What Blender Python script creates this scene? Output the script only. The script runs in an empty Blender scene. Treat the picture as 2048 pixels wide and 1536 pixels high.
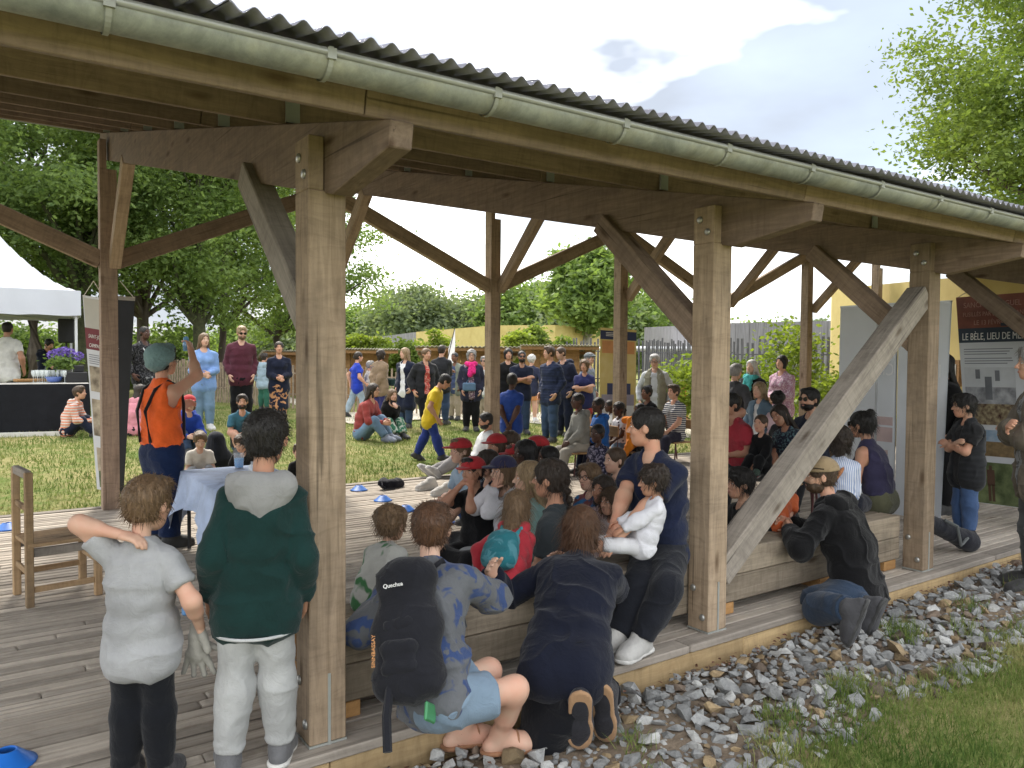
import bpy, bmesh, math, random
import numpy as np
from mathutils import Vector, Matrix, Quaternion
random.seed(7)
rng = np.random.default_rng(11)
sc = bpy.context.scene
COL = sc.collection
R_ = math.radians
# ------------------------------------------------------------------ camera
CAMH = 1.5
YAW, PIT, ROL, FPX = R_(34.70019), R_(1.97709), R_(0.40678), 1560.0
_f = Vector((math.sin(YAW) * math.cos(PIT), math.cos(YAW) * math.cos(PIT), -math.sin(PIT)))
_r = Vector((math.cos(YAW), -math.sin(YAW), 0))
_u = _r.cross(_f)
CR = _r * math.cos(ROL) + _u * math.sin(ROL)
CU = -_r * math.sin(ROL) + _u * math.cos(ROL)
CF = _f
cam_d = bpy.data.cameras.new('camera')
cam = bpy.data.objects.new('camera', cam_d)
COL.objects.link(cam)
cam_d.sensor_width = 36
cam_d.lens = 36 * FPX / 2048
cam_d.clip_start = 0.05
cam_d.clip_end = 2000
M = Matrix.Identity(4)
for i in range(3):
    M[i][0], M[i][1], M[i][2] = CR[i], CU[i], -CF[i]
M[2][3] = CAMH
cam.matrix_world = M
sc.camera = cam
# ------------------------------------------------------------------ sky, sun, exposure
SUN_EL, SUN_AZ = R_(47), R_(14)          # azimuth from +Y towards +X
world = bpy.data.worlds.new('World')
sc.world = world
world.use_nodes = True
wn, wl = world.node_tree.nodes, world.node_tree.links
wn.clear()
out = wn.new('ShaderNodeOutputWorld')
bg = wn.new('ShaderNodeBackground')
bg.inputs['Strength'].default_value = 0.13
sky = wn.new('ShaderNodeTexSky')
sky.sky_type = 'NISHITA'
sky.sun_disc = False
sky.sun_elevation = SUN_EL
sky.sun_rotation = SUN_AZ
sky.dust_density = 2.0
tc = wn.new('ShaderNodeTexCoord')
mp = wn.new('ShaderNodeMapping')
mp.inputs['Scale'].default_value = (1, 1, 2.4)
mp.inputs['Location'].default_value = (3.1, 1.4, 0.2)
nz = wn.new('ShaderNodeTexNoise')
nz.inputs['Scale'].default_value = 1.9
nz.inputs['Detail'].default_value = 5
nz.inputs['Roughness'].default_value = 0.55
rp = wn.new('ShaderNodeValToRGB')
rp.color_ramp.elements[0].position = 0.37
rp.color_ramp.elements[0].color = (10.5, 10.4, 10.2, 1)
rp.color_ramp.elements[1].position = 0.56
rp.color_ramp.elements[1].color = (1.5, 1.66, 1.92, 1)
nz2 = wn.new('ShaderNodeTexNoise')
nz2.inputs['Scale'].default_value = 2.6
nz2.inputs['Detail'].default_value = 5
rp2 = wn.new('ShaderNodeValToRGB')
rp2.color_ramp.elements[0].position = 0.36
rp2.color_ramp.elements[0].color = (0.78, 0.78, 0.78, 1)
rp2.color_ramp.elements[1].position = 0.62
rp2.color_ramp.elements[1].color = (0.97, 0.97, 0.97, 1)
mx = wn.new('ShaderNodeMix')
mx.data_type = 'RGBA'
wl.new(tc.outputs['Generated'], mp.inputs['Vector'])
wl.new(mp.outputs[0], nz.inputs['Vector'])
wl.new(mp.outputs[0], nz2.inputs['Vector'])
wl.new(nz.outputs['Fac'], rp.inputs['Fac'])
wl.new(nz2.outputs['Fac'], rp2.inputs['Fac'])
wl.new(rp2.outputs['Color'], mx.inputs[0])
wl.new(sky.outputs['Color'], mx.inputs[6])
wl.new(rp.outputs['Color'], mx.inputs[7])
wl.new(mx.outputs[2], bg.inputs['Color'])
wl.new(bg.outputs[0], out.inputs['Surface'])
sun_d = bpy.data.lights.new('sun', 'SUN')
sun_d.energy = 1.7
sun_d.angle = R_(11)
sun_d.color = (1.0, 0.93, 0.82)
sun = bpy.data.objects.new('sun', sun_d)
COL.objects.link(sun)
sdir = Vector((math.sin(SUN_AZ) * math.cos(SUN_EL), math.cos(SUN_AZ) * math.cos(SUN_EL), math.sin(SUN_EL)))
sun.rotation_euler = sdir.to_track_quat('Z', 'Y').to_euler()
sun.location = sdir * 60
vs = sc.view_settings
vs.view_transform = 'Standard'
vs.look = 'None'
vs.gamma = 1
vs.use_curve_mapping = False
vs.exposure = 1.7
sc.render.engine = 'CYCLES'
sc.cycles.max_bounces = 4
sc.cycles.diffuse_bounces = 3

# ------------------------------------------------------------------ pixel -> place
def cray(px, py):
    return CR * ((px - 1024) / FPX) - CU * ((py - 768) / FPX) + CF
def at_z(px, py, z=0.0):
    d = cray(px, py); t = (z - CAMH) / d.z
    return Vector((d.x * t, d.y * t, z))
def at_y(px, py, Y):
    d = cray(px, py); t = Y / d.y
    return Vector((d.x * t, Y, CAMH + d.z * t))
def at_x(px, py, X):
    d = cray(px, py); t = X / d.x
    return Vector((X, d.y * t, CAMH + d.z * t))
def at_d(px, py, depth):
    d = cray(px, py)
    return Vector((d.x * depth, d.y * depth, CAMH + d.z * depth))
def sst(a, b, x):
    t = min(1, max(0, (x - a) / (b - a))); return t * t * (3 - 2 * t)
def lawn_z(x, y):
    if y < 2.72:
        return -0.14 + 0.012 * max(0, min(x, 8) - 1) * sst(0, 2.4, y) + 0.03 * sst(1.9, 0.5, y)
    if y < 8.52:
        return -0.24
    z = -0.05 + 0.013 * (min(y, 20) - 8.5)
    z += 0.15 * sst(7.5, 2.5, x - 0.25 * (y - 12)) * sst(8.6, 12.5, y)
    return z
def at_lawn(px, py):
    z = 0.0
    for _ in range(30):
        p = at_z(px, py, z)
        if p.y < 0 or p.y > 120: break
        z = 0.5 * z + 0.5 * lawn_z(p.x, p.y)
    return Vector((p.x, p.y, lawn_z(p.x, p.y)))

# ------------------------------------------------------------------ object helpers
def link(o, parent=None):
    COL.objects.link(o)
    if parent is not None: o.parent = parent
    return o
def tag(o, label=None, cat=None, group=None, kind=None):
    if label: o['label'] = label
    if cat: o['category'] = cat
    if group: o['group'] = group
    if kind: o['kind'] = kind
    return o
def empty(name, loc=(0, 0, 0), rz=0, label=None, cat=None, group=None, kind=None):
    o = bpy.data.objects.new(name, None)
    o.empty_display_size = 0.1
    o.location = loc; o.rotation_euler = (0, 0, rz)
    link(o)
    return tag(o, label, cat, group, kind)
def np_mesh(name, V, Fq, mat=None, smooth=False, midx=None):
    """V (n,3); Fq (m,k) all the same k"""
    V = np.asarray(V, dtype=np.float32); Fq = np.asarray(Fq, dtype=np.int32)
    me = bpy.data.meshes.new(name)
    k = Fq.shape[1]
    me.vertices.add(len(V)); me.vertices.foreach_set('co', V.ravel())
    me.loops.add(Fq.size); me.loops.foreach_set('vertex_index', Fq.ravel())
    me.polygons.add(len(Fq))
    me.polygons.foreach_set('loop_start', np.arange(0, Fq.size, k, dtype=np.int32))
    me.polygons.foreach_set('loop_total', np.full(len(Fq), k, dtype=np.int32))
    if smooth: me.polygons.foreach_set('use_smooth', np.ones(len(Fq), dtype=bool))
    if midx is not None: me.polygons.foreach_set('material_index', np.asarray(midx, dtype=np.int32))
    me.update(calc_edges=True)
    if mat is not None:
        for m in (mat if isinstance(mat, (list, tuple)) else [mat]): me.materials.append(m)
    return me
def obj(name, me, parent=None, loc=None):
    o = bpy.data.objects.new(name, me)
    link(o, parent)
    if loc is not None: o.location = loc
    return o
class MB:
    """collects simple shapes into one mesh"""
    def __init__(s): s.v = []; s.f = []; s.m = []
    def add(s, vs, fs, m=0):
        b = len(s.v); s.v += [tuple(v) for v in vs]
        for f in fs: s.f.append([b + i for i in f]); s.m.append(m)
        return s
    def box(s, c, d, rot=None, m=0):
        c = Vector(c); hx, hy, hz = d[0] / 2, d[1] / 2, d[2] / 2
        P = [Vector((x, y, z)) for x in (-hx, hx) for y in (-hy, hy) for z in (-hz, hz)]
        if rot is not None: P = [rot @ p for p in P]
        return s.add([c + p for p in P], [(0, 1, 3, 2), (4, 6, 7, 5), (0, 4, 5, 1), (2, 3, 7, 6), (0, 2, 6, 4), (1, 5, 7, 3)], m)
    def tube(s, pts, r, n=8, m=0, cap=True):
        pts = [Vector(p) for p in pts]; rs = r if isinstance(r, (list, tuple)) else [r] * len(pts)
        rings = []; up = Vector((0, 0, 1))
        for i, p in enumerate(pts):
            a = pts[max(0, i - 1)]; b = pts[min(len(pts) - 1, i + 1)]
            t = (b - a).normalized()
            x = t.cross(up)
            if x.length < 1e-3: x = t.cross(Vector((1, 0, 0)))
            x.normalize(); y = t.cross(x)
            rings.append([p + (x * math.cos(2 * math.pi * k / n) + y * math.sin(2 * math.pi * k / n)) * rs[i] for k in range(n)])
        vs = [v for rg in rings for v in rg]
        fs = [(i * n + k, i * n + (k + 1) % n, (i + 1) * n + (k + 1) % n, (i + 1) * n + k) for i in range(len(pts) - 1) for k in range(n)]
        if cap: fs += [tuple(range(n))[::-1], tuple((len(pts) - 1) * n + k for k in range(n))]
        return s.add(vs, fs, m)
    def lathe(s, prof, c=(0, 0, 0), n=20, m=0):
        c = Vector(c)
        vs = [c + Vector((r * math.cos(2 * math.pi * k / n), r * math.sin(2 * math.pi * k / n), z)) for r, z in prof for k in range(n)]
        fs = [(i * n + k, i * n + (k + 1) % n, (i + 1) * n + (k + 1) % n, (i + 1) * n + k) for i in range(len(prof) - 1) for k in range(n)]
        return s.add(vs, fs, m)
    def mesh(s, name, mats, smooth=False, bevel=0):
        me = bpy.data.meshes.new(name)
        me.from_pydata(s.v, [], s.f)
        for m in (mats if isinstance(mats, (list, tuple)) else [mats]): me.materials.append(m)
        me.polygons.foreach_set('material_index', s.m)
        if bevel:
            bm = bmesh.new(); bm.from_mesh(me)
            bmesh.ops.bevel(bm, geom=bm.edges[:], offset=bevel, segments=1, affect='EDGES')
            bm.to_mesh(me); bm.free()
        if smooth: me.polygons.foreach_set('use_smooth', [True] * len(me.polygons))
        me.update()
        return me
    def build(s, name, mats, parent=None, smooth=False, bevel=0, loc=None):
        return obj(name, s.mesh(name, mats, smooth, bevel), parent, loc)

# ------------------------------------------------------------------ materials
MATS = {}
def nt(name):
    m = bpy.data.materials.new(name); m.use_nodes = True
    n, l = m.node_tree.nodes, m.node_tree.links
    return m, n, l, n['Principled BSDF']
def c4(c): return (c[0], c[1], c[2], 1)
def mul(c, k): return tuple(min(1, x * k) for x in c)
def coordnode(n, l, scale=(1, 1, 1), rnd=True, src='Object'):
    t = n.new('ShaderNodeTexCoord'); mpn = n.new('ShaderNodeMapping')
    mpn.inputs['Scale'].default_value = scale
    l.new(t.outputs[src], mpn.inputs['Vector'])
    if rnd:
        oi = n.new('ShaderNodeObjectInfo'); mm = n.new('ShaderNodeMath'); mm.operation = 'MULTIPLY'
        mm.inputs[1].default_value = 37.0
        l.new(oi.outputs['Random'], mm.inputs[0]); l.new(mm.outputs[0], mpn.inputs['Location'])
    return mpn.outputs[0], None
def noise(n, l, vec, w=None, scale=5, detail=4, rough=.55, dist=0):
    t = n.new('ShaderNodeTexNoise')
    t.inputs['Scale'].default_value = scale; t.inputs['Detail'].default_value = detail
    t.inputs['Roughness'].default_value = rough; t.inputs['Distortion'].default_value = dist
    l.new(vec, t.inputs['Vector'])
    if w is not None:
        t.noise_dimensions = '4D'; l.new(w, t.inputs['W'])
    return t.outputs['Fac']
def ramp(n, l, fac, stops):
    r = n.new('ShaderNodeValToRGB'); e = r.color_ramp.elements
    while len(e) < len(stops): e.new(0.5)
    for i, (p, c) in enumerate(stops): e[i].position = p; e[i].color = c4(c)
    l.new(fac, r.inputs['Fac']); return r.outputs['Color']
def mixc(n, l, fac, a, b, mode='MIX'):
    x = n.new('ShaderNodeMix'); x.data_type = 'RGBA'; x.blend_type = mode
    for s, v in ((0, fac), (6, a), (7, b)):
        if isinstance(v, (int, float)): x.inputs[s].default_value = v
        elif isinstance(v, tuple): x.inputs[s].default_value = c4(v)
        else: l.new(v, x.inputs[s])
    return x.outputs[2]
def bump(n, l, b, h, strength=.3, dist=.01):
    x = n.new('ShaderNodeBump'); x.inputs['Strength'].default_value = strength; x.inputs['Distance'].default_value = dist
    l.new(h, x.inputs['Height']); l.new(x.outputs[0], b.inputs['Normal'])
def plain(name, col, rough=.7, var=.12, scale=6, bs=0, bscale=60, metallic=0, stretch=(1, 1, 1), col2=None, spec=None, trans=0, alpha=1):
    if name in MATS: return MATS[name]
    m, n, l, b = nt(name)
    v, w = coordnode(n, l, stretch)
    f = noise(n, l, v, w, scale, 5)
    c = ramp(n, l, f, [(.3, mul(col, 1 - var)), (.7, col2 or mul(col, 1 + var))])
    l.new(c, b.inputs['Base Color'])
    b.inputs['Roughness'].default_value = rough; b.inputs['Metallic'].default_value = metallic
    if spec is not None: b.inputs['Specular IOR Level'].default_value = spec
    if bs: bump(n, l, b, noise(n, l, v, w, bscale, 3), bs, .004)
    if trans: b.inputs['Transmission Weight'].default_value = trans
    if alpha < 1: b.inputs['Alpha'].default_value = alpha
    MATS[name] = m; return m
def wood(name, light, dark, stain=None, rough=.85, grain=14, bs=.5):
    """grain runs along local X"""
    if name in MATS: return MATS[name]
    m, n, l, b = nt(name)
    v, w = coordnode(n, l, (1.1, grain, grain))
    g = noise(n, l, v, w, 2.2, 6, .65, 1.2)
    c = ramp(n, l, g, [(.28, dark), (.5, tuple((a + d) / 2 for a, d in zip(light, dark))), (.72, light)])
    v2, w2 = coordnode(n, l, (1.6, 4, 4))
    p = noise(n, l, v2, w2, 1.6, 4, .6)
    st = stain or mul(dark, .6)
    pr = ramp(n, l, p, [(.50, (0, 0, 0)), (.75, (1, 1, 1))])
    c = mixc(n, l, pr, c, mixc(n, l, .55, c, st))
    oi = n.new('ShaderNodeObjectInfo')
    hsv = n.new('ShaderNodeHueSaturation')
    mr = n.new('ShaderNodeMapRange'); mr.inputs['To Min'].default_value = .74; mr.inputs['To Max'].default_value = 1.22
    l.new(oi.outputs['Random'], mr.inputs['Value']); l.new(mr.outputs[0], hsv.inputs['Value']); l.new(c, hsv.inputs['Color'])
    # knots
    vk, _ = coordnode(n, l, (2.2, 7, 7)); vo = n.new('ShaderNodeTexVoronoi'); vo.inputs['Scale'].default_value = 1.0; l.new(vk, vo.inputs['Vector'])
    kn = ramp(n, l, vo.outputs['Distance'], [(.05, (.45, .40, .36)), (.17, (1, 1, 1))])
    vt, _ = coordnode(n, l, (13, 3.2, 3.2)); tr = ramp(n, l, noise(n, l, vt, None, 1.3, 5, .7, 1.6), [(.30, (.80, .79, .78)), (.52, (1, 1, 1)), (.75, (1.10, 1.09, 1.07))])
    # saw marks / cracks
    v3, w3 = coordnode(n, l, (.5, 30, 30))
    k = noise(n, l, v3, w3, 1.7, 2, .5, .6)
    kr = ramp(n, l, k, [(.66, (1, 1, 1)), (.74, (.5, .5, .5))])
    c = mixc(n, l, 1.0, mixc(n, l, 1.0, mixc(n, l, 1.0, hsv.outputs[0], kr, 'MULTIPLY'), kn, 'MULTIPLY'), tr, 'MULTIPLY')
    l.new(c, b.inputs['Base Color'])
    b.inputs['Roughness'].default_value = rough; b.inputs['Specular IOR Level'].default_value = .25
    bump(n, l, b, g, bs, .004)
    MATS[name] = m; return m
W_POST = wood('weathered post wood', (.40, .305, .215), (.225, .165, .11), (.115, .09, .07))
W_DARK = wood('dark brown beam wood', (.33, .245, .185), (.195, .14, .105), (.115, .088, .07))  # the roof timbers' own dark reddish-brown wood colour
W_GREY = wood('silver grey brace wood', (.35, .31, .265), (.20, .175, .15), (.12, .105, .09))
W_BOARD = wood('weathered deck board', (.54, .48, .41), (.35, .305, .255), (.22, .185, .15), grain=18)
W_FASC = wood('reddish fascia purlin', (.335, .25, .195), (.205, .15, .115), (.125, .095, .078))
W_YELL = wood('treated pine fascia', (.50, .37, .20), (.36, .25, .13), (.25, .18, .10))
W_BENCH = wood('grey squared bench timber', (.37, .31, .235), (.21, .17, .125), (.12, .10, .08))
W_BLOCK = wood('pale orange softwood block', (.50, .29, .12), (.36, .19, .075))
W_CHAIR = wood('worn beech chair wood', (.46, .32, .18), (.28, .18, .10), (.2, .16, .12))
W_HUT = wood('orange hut cladding', (.40, .24, .11), (.22, .12, .055))
M_BLACK = plain('matt black', (.012, .012, .014), .6)
M_STEEL = plain('bolt steel', (.42, .42, .40), .45, metallic=.8)
M_WHITE = plain('white plastic', (.8, .8, .8), .5, .03)

def timber(name, p0, p1, w, h, mat, parent, up=(0, 0, 1), bevel=.006):
    """squared timber from p0 to p1, width w sideways, height h along up"""
    p0, p1 = Vector(p0), Vector(p1); L = (p1 - p0).length
    x = (p1 - p0).normalized(); z = Vector(up); z = (z - x * z.dot(x)).normalized(); y = z.cross(x)
    o = MB().box((0, 0, 0), (L, w, h)).build(name, mat, parent, bevel=bevel)
    m = Matrix.Identity(4)
    for i in range(3): m[i][0], m[i][1], m[i][2], m[i][3] = x[i], y[i], z[i], (p0[i] + p1[i]) / 2
    if parent is not None: m = parent_inv(parent) @ m
    o.matrix_local = m
    return o
def parent_inv(p):
    return (Matrix.Translation(p.location) @ p.rotation_euler.to_matrix().to_4x4()).inverted()
# ================================================================== GROUND
def ground_material():
    m, n, l, b = nt('lawn soil and grass')
    v, _ = coordnode(n, l, (1, 1, 1), False)
    big = noise(n, l, v, None, .55, 5, .6)
    mid = noise(n, l, v, None, 5, 5, .65)
    fine = noise(n, l, v, None, 60, 3, .6)
    green = ramp(n, l, fine, [(.3, (.06, .10, .02)), (.7, (.16, .21, .055))])
    straw = ramp(n, l, fine, [(.3, (.21, .185, .08)), (.7, (.39, .33, .16))])
    mk = n.new('ShaderNodeMath'); mk.operation = 'ADD'
    l.new(big, mk.inputs[0]); l.new(mid, mk.inputs[1])
    mask = ramp(n, l, mk.outputs[0], [(.0, (0, 0, 0)), (1, (1, 1, 1))])
    mr = n.new('ShaderNodeMapRange'); mr.inputs['From Min'].default_value = .82; mr.inputs['From Max'].default_value = 1.22
    l.new(mk.outputs[0], mr.inputs['Value'])
    grass = mixc(n, l, mr.outputs[0], green, straw)
    soil = ramp(n, l, mid, [(.3, (.10, .075, .055)), (.7, (.24, .19, .14))])
    # soil strip along the deck front and under the deck
    sep = n.new('ShaderNodeSeparateXYZ'); l.new(v, sep.inputs[0])
    wob = n.new('ShaderNodeMath'); wob.operation = 'MULTIPLY_ADD'; wob.inputs[1].default_value = .7; l.new(mid, wob.inputs[0]); l.new(sep.outputs['Y'], wob.inputs[2])
    m1 = n.new('ShaderNodeMapRange'); m1.inputs['From Min'].default_value = 2.18; m1.inputs['From Max'].default_value = 2.36; l.new(wob.outputs[0], m1.inputs['Value'])
    m2 = n.new('ShaderNodeMapRange'); m2.inputs['From Min'].default_value = 8.98; m2.inputs['From Max'].default_value = 8.85; l.new(wob.outputs[0], m2.inputs['Value'])
    mm = n.new('ShaderNodeMath'); mm.operation = 'MULTIPLY'; l.new(m1.outputs[0], mm.inputs[0]); l.new(m2.outputs[0], mm.inputs[1])
    c = mixc(n, l, mm.outputs[0], grass, soil)
    l.new(c, b.inputs['Base Color']); b.inputs['Roughness'].default_value = .95; b.inputs['Specular IOR Level'].default_value = .1
    bump(n, l, b, fine, .6, .02)
    return m
def axis(lo, hi, flo, fhi, d):
    a = list(np.arange(flo, fhi + 1e-6, d)); s = d
    x = flo
    left = []
    while x > lo: s *= 1.35; x -= s; left.append(x)
    x = fhi; s = d; right = []
    while x < hi: s *= 1.35; x += s; right.append(x)
    return np.array(left[::-1] + a + right)
gx = axis(-250, 300, -6, 16, .25)
gy = np.unique(np.concatenate([axis(-40, 400, -1, 24, .25), [2.70, 2.76, 8.46, 8.54]]))
GV = np.array([(x, y, lawn_z(x, y) + (0.012 * math.sin(3.1 * x + 1.7 * y) * math.cos(2.3 * y - x) if not 2.6 < y < 8.7 else 0)) for y in gy for x in gx])
nx = len(gx)
GF = np.array([(j * nx + i, j * nx + i + 1, (j + 1) * nx + i + 1, (j + 1) * nx + i) for j in range(len(gy) - 1) for i in range(nx - 1)])
ground = obj('ground', np_mesh('ground', GV, GF, ground_material(), True))
tag(ground, 'grassy lawn with straw patches and bare soil by the deck', kind='structure')

# ---- grass blades (uncountable)
def blades(name, pts, lmin, lmax, w, mat, label, parent=None):
    n = len(pts)
    a = rng.uniform(0, 2 * np.pi, n); L = rng.uniform(lmin, lmax, n); lean = rng.uniform(.1, .95, n) ; b = rng.uniform(0, 2 * np.pi, n)
    side = np.stack([np.cos(a), np.sin(a), 0 * a], 1) * (w * rng.uniform(.6, 1.3, n))[:, None]
    tip = np.stack([np.cos(b) * lean, np.sin(b) * lean, np.sqrt(1.02 - lean ** 2)], 1) * L[:, None]
    mid = tip * .55; mid[:, 2] *= 1.25
    V = np.stack([pts - side, pts + side, pts + mid + side * .6, pts + mid - side * .6, pts + tip], 1).reshape(-1, 3)
    i = np.arange(n) * 5
    Fq = np.concatenate([np.stack([i, i + 1, i + 2, i + 3], 1), np.stack([i + 3, i + 2, i + 4, i + 4], 1)])
    T = np.concatenate([np.stack([i, i + 1, i + 2], 1), np.stack([i, i + 2, i + 3], 1), np.stack([i + 3, i + 2, i + 4], 1)])
    o = obj(name, np_mesh(name, V, T, mat), parent)
    return tag(o, label, kind='stuff')
def blade_mat(name, c1, c2, c3):
    m, n, l, b = nt(name)
    v, _ = coordnode(n, l, (1, 1, 1), False)
    f1 = noise(n, l, v, None, .9, 4, .6); f2 = noise(n, l, v, None, 45, 2, .5)
    ad = n.new('ShaderNodeMath'); ad.operation = 'MULTIPLY_ADD'; ad.inputs[1].default_value = .7; l.new(f2, ad.inputs[0]); l.new(f1, ad.inputs[2])
    mr = n.new('ShaderNodeMapRange'); mr.inputs['From Min'].default_value = .6; mr.inputs['From Max'].default_value = 1.12; l.new(ad.outputs[0], mr.inputs['Value'])
    c = ramp(n, l, mr.outputs[0], [(0.1, c1), (.5, c2), (.9, c3)])
    l.new(c, b.inputs['Base Color']); b.inputs['Roughness'].default_value = .7; b.inputs['Specular IOR Level'].default_value = .2
    tr = n.new('ShaderNodeBsdfTranslucent'); l.new(c, tr.inputs['Color'])
    ms = n.new('ShaderNodeMixShader'); ms.inputs[0].default_value = .35
    l.new(b.outputs[0], ms.inputs[1]); l.new(tr.outputs[0], ms.inputs[2])
    l.new(ms.outputs[0], n['Material Output'].inputs['Surface'])
    return m
M_GRASS = blade_mat('grass blades', (.065, .13, .025), (.18, .24, .06), (.40, .36, .16))
def scatter(n, x0, x1, y0, y1, test=None):
    P = np.stack([rng.uniform(x0, x1, n), rng.uniform(y0, y1, n)], 1)
    if test is not None: P = P[test(P)]
    z = np.array([lawn_z(x, y) for x, y in P]) - .004
    return np.concatenate([P, z[:, None]], 1)
front = scatter(75000, 1.2, 8.5, .75, 2.3, lambda P: P[:, 1] < 2.0 + .09 * np.sin(P[:, 0] * 4.1) + .05 * np.sin(P[:, 0] * 9.7) + rng.normal(0, .05, len(P)))
blades('front_grass', front, .03, .095, .0024, M_GRASS, 'blades of green and dry grass at the edge of the gravel')
tuf = [scatter(int(rng.integers(50, 170)), x - s, x + s, y - s, y + s) for x, y, s in
       [(rng.uniform(.9, 8), rng.uniform(1.85, 2.5), rng.uniform(.04, .1)) for _ in range(34)]]
blades('grass_tufts', np.concatenate(tuf), .05, .14, .0022, M_GRASS, 'tufts of grass growing up between the gravel stones')
def visible_lawn(P):
    ang = np.degrees(np.arctan2(P[:, 0], P[:, 1])) - 34.7
    return (np.abs(ang) < 36)
back = scatter(190000, -3, 20, 8.56, 21, visible_lawn)
keep = rng.uniform(0, 1, len(back)) < np.clip(1.25 - (np.hypot(back[:, 0], back[:, 1]) - 8) / 14, .25, 1)
blades('back_lawn_grass', back[keep], .03, .075, .006, M_GRASS, 'short sunlit grass of the lawn behind the deck')

# ================================================================== GRAVEL
gravel = empty('gravel_strip', (0, 0, 0), kind='structure', label='strip of broken grey stones along the deck front')
def stone_mat(name, c, c2):
    m, n, l, b = nt(name)
    v, w = coordnode(n, l, (1, 1, 1))
    f = noise(n, l, v, w, 1.3, 6, .65)
    c_ = ramp(n, l, f, [(.25, c), (.55, c2), (.8, mul(c2, 1.25))])
    oi = n.new('ShaderNodeObjectInfo'); hs = n.new('ShaderNodeHueSaturation'); mr = n.new('ShaderNodeMapRange')
    mr.inputs['To Min'].default_value = .6; mr.inputs['To Max'].default_value = 1.25
    l.new(oi.outputs['Random'], mr.inputs['Value']); l.new(mr.outputs[0], hs.inputs['Value']); l.new(c_, hs.inputs['Color'])
    l.new(hs.outputs[0], b.inputs['Base Color']); b.inputs['Roughness'].default_value = .8
    bump(n, l, b, noise(n, l, v, w, 4, 5, .7), .5, .1)
    return m
SM = [stone_mat('grey stone', (.19, .195, .195), (.35, .355, .35)), stone_mat('pale stone', (.32, .32, .31), (.52, .52, .50)),
      stone_mat('ochre stone', (.17, .115, .06), (.34, .25, .14)), stone_mat('blue grey stone', (.155, .158, .158), (.285, .29, .285)),
      stone_mat('brown stone', (.09, .065, .05), (.2, .15, .11))]
def rock(seed):
    r = random.Random(seed); bm = bmesh.new()
    for _ in range(r.randint(10, 15)):
        v = Vector((r.gauss(0, 1), r.gauss(0, 1), r.gauss(0, 1))).normalized() * r.uniform(.8, 1.1)
        bm.verts.new((v.x, v.y * r.uniform(.65, .85), v.z * .55))
    bmesh.ops.convex_hull(bm, input=bm.verts[:])
    bmesh.ops.delete(bm, geom=[v for v in bm.verts if not v.link_faces], context='VERTS')
    me = bpy.data.meshes.new('stone'); bm.to_mesh(me); bm.free(); return me
rocks = [rock(i) for i in range(16)]
rock_var = []
for me in rocks:
    row = []
    for m in SM: c = me.copy(); c.materials.append(m); row.append(c)
    rock_var.append(row)
cand = []
def rad_ok(): pass
cell = {}
for _ in range(32000):
    x = random.uniform(.2, 8.8); e = 1.97 + .09 * math.sin(x * 4.1) + .05 * math.sin(x * 9.7)
    y = random.uniform(1.84, 2.735)
    if y < e + random.gauss(0, .06) - .04: continue
    s = random.choice((.018, .026, .034, .042, .052, .062)) * random.uniform(.85, 1.2)
    ok = True
    for i in (-1, 0, 1):
        for j in (-1, 0, 1):
            for (a, b_, s2) in cell.get((int(x / .1) + i, int(y / .1) + j), ()):
                if (a - x) ** 2 + (b_ - y) ** 2 < (.60 * (s + s2)) ** 2: ok = False
    if not ok: continue
    cell.setdefault((int(x / .1), int(y / .1)), []).append((x, y, s)); cand.append((x, y, s))
def show(c): return c[2] / math.hypot(c[0], c[1], 1.6) if at_vis(c) else 0
def at_vis(c):
    d = Vector((c[0], c[1], -.13 - CAMH)); z = d.dot(CF)
    u, v = d.dot(CR) / z * FPX + 1024, 768 - d.dot(CU) / z * FPX
    return 0 < u < 2048 and 0 < v < 1560
cand.sort(key=show, reverse=True)
sv, sf, sm = [], [], []
for k, (x, y, s) in enumerate(cand):
    mi = random.choices(range(5), (40, 26, 14, 22, 8))[0]; vi = random.randrange(16)
    z = lawn_z(x, y) + s * .28
    e = Matrix.Rotation(random.uniform(0, 6.28), 3, 'Z') @ Matrix.Rotation(random.uniform(-.5, .5), 3, 'X') @ Matrix.Rotation(random.uniform(-.5, .5), 3, 'Y')
    if k < 290:
        o = obj('stone', rock_var[vi][mi], gravel, (x, y, z)); o.scale = (s, s, s); o.rotation_euler = e.to_euler()
    else:
        b0 = len(sv)
        sv += [e @ v.co * s + Vector((x, y, z)) for v in rocks[vi].vertices]
        for p in rocks[vi].polygons: sf.append([b0 + i for i in p.vertices]); sm.append(mi)
# fine chips and dead leaves between
for _ in range(2600):
    x = random.uniform(.2, 8.8); y = random.uniform(1.9, 2.74); s = random.uniform(.005, .013); vi = random.randrange(16)
    e = Matrix.Rotation(random.uniform(0, 6.28), 3, 'Z') @ Matrix.Rotation(random.uniform(-1, 1), 3, 'X')
    b0 = len(sv); z = lawn_z(x, y) + s * .3; mi = random.choice((0, 2, 4, 4, 4))
    sv += [e @ v.co * s + Vector((x, y, z)) for v in rocks[vi].vertices]
    for p in rocks[vi].polygons: sf.append([b0 + i for i in p.vertices]); sm.append(mi)
me = bpy.data.meshes.new('small_stones'); me.from_pydata([tuple(v) for v in sv], [], sf)
for m in SM: me.materials.append(m)
me.polygons.foreach_set('material_index', sm); me.update()
tag(obj('small_stones', me, gravel), kind='stuff')
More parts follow.
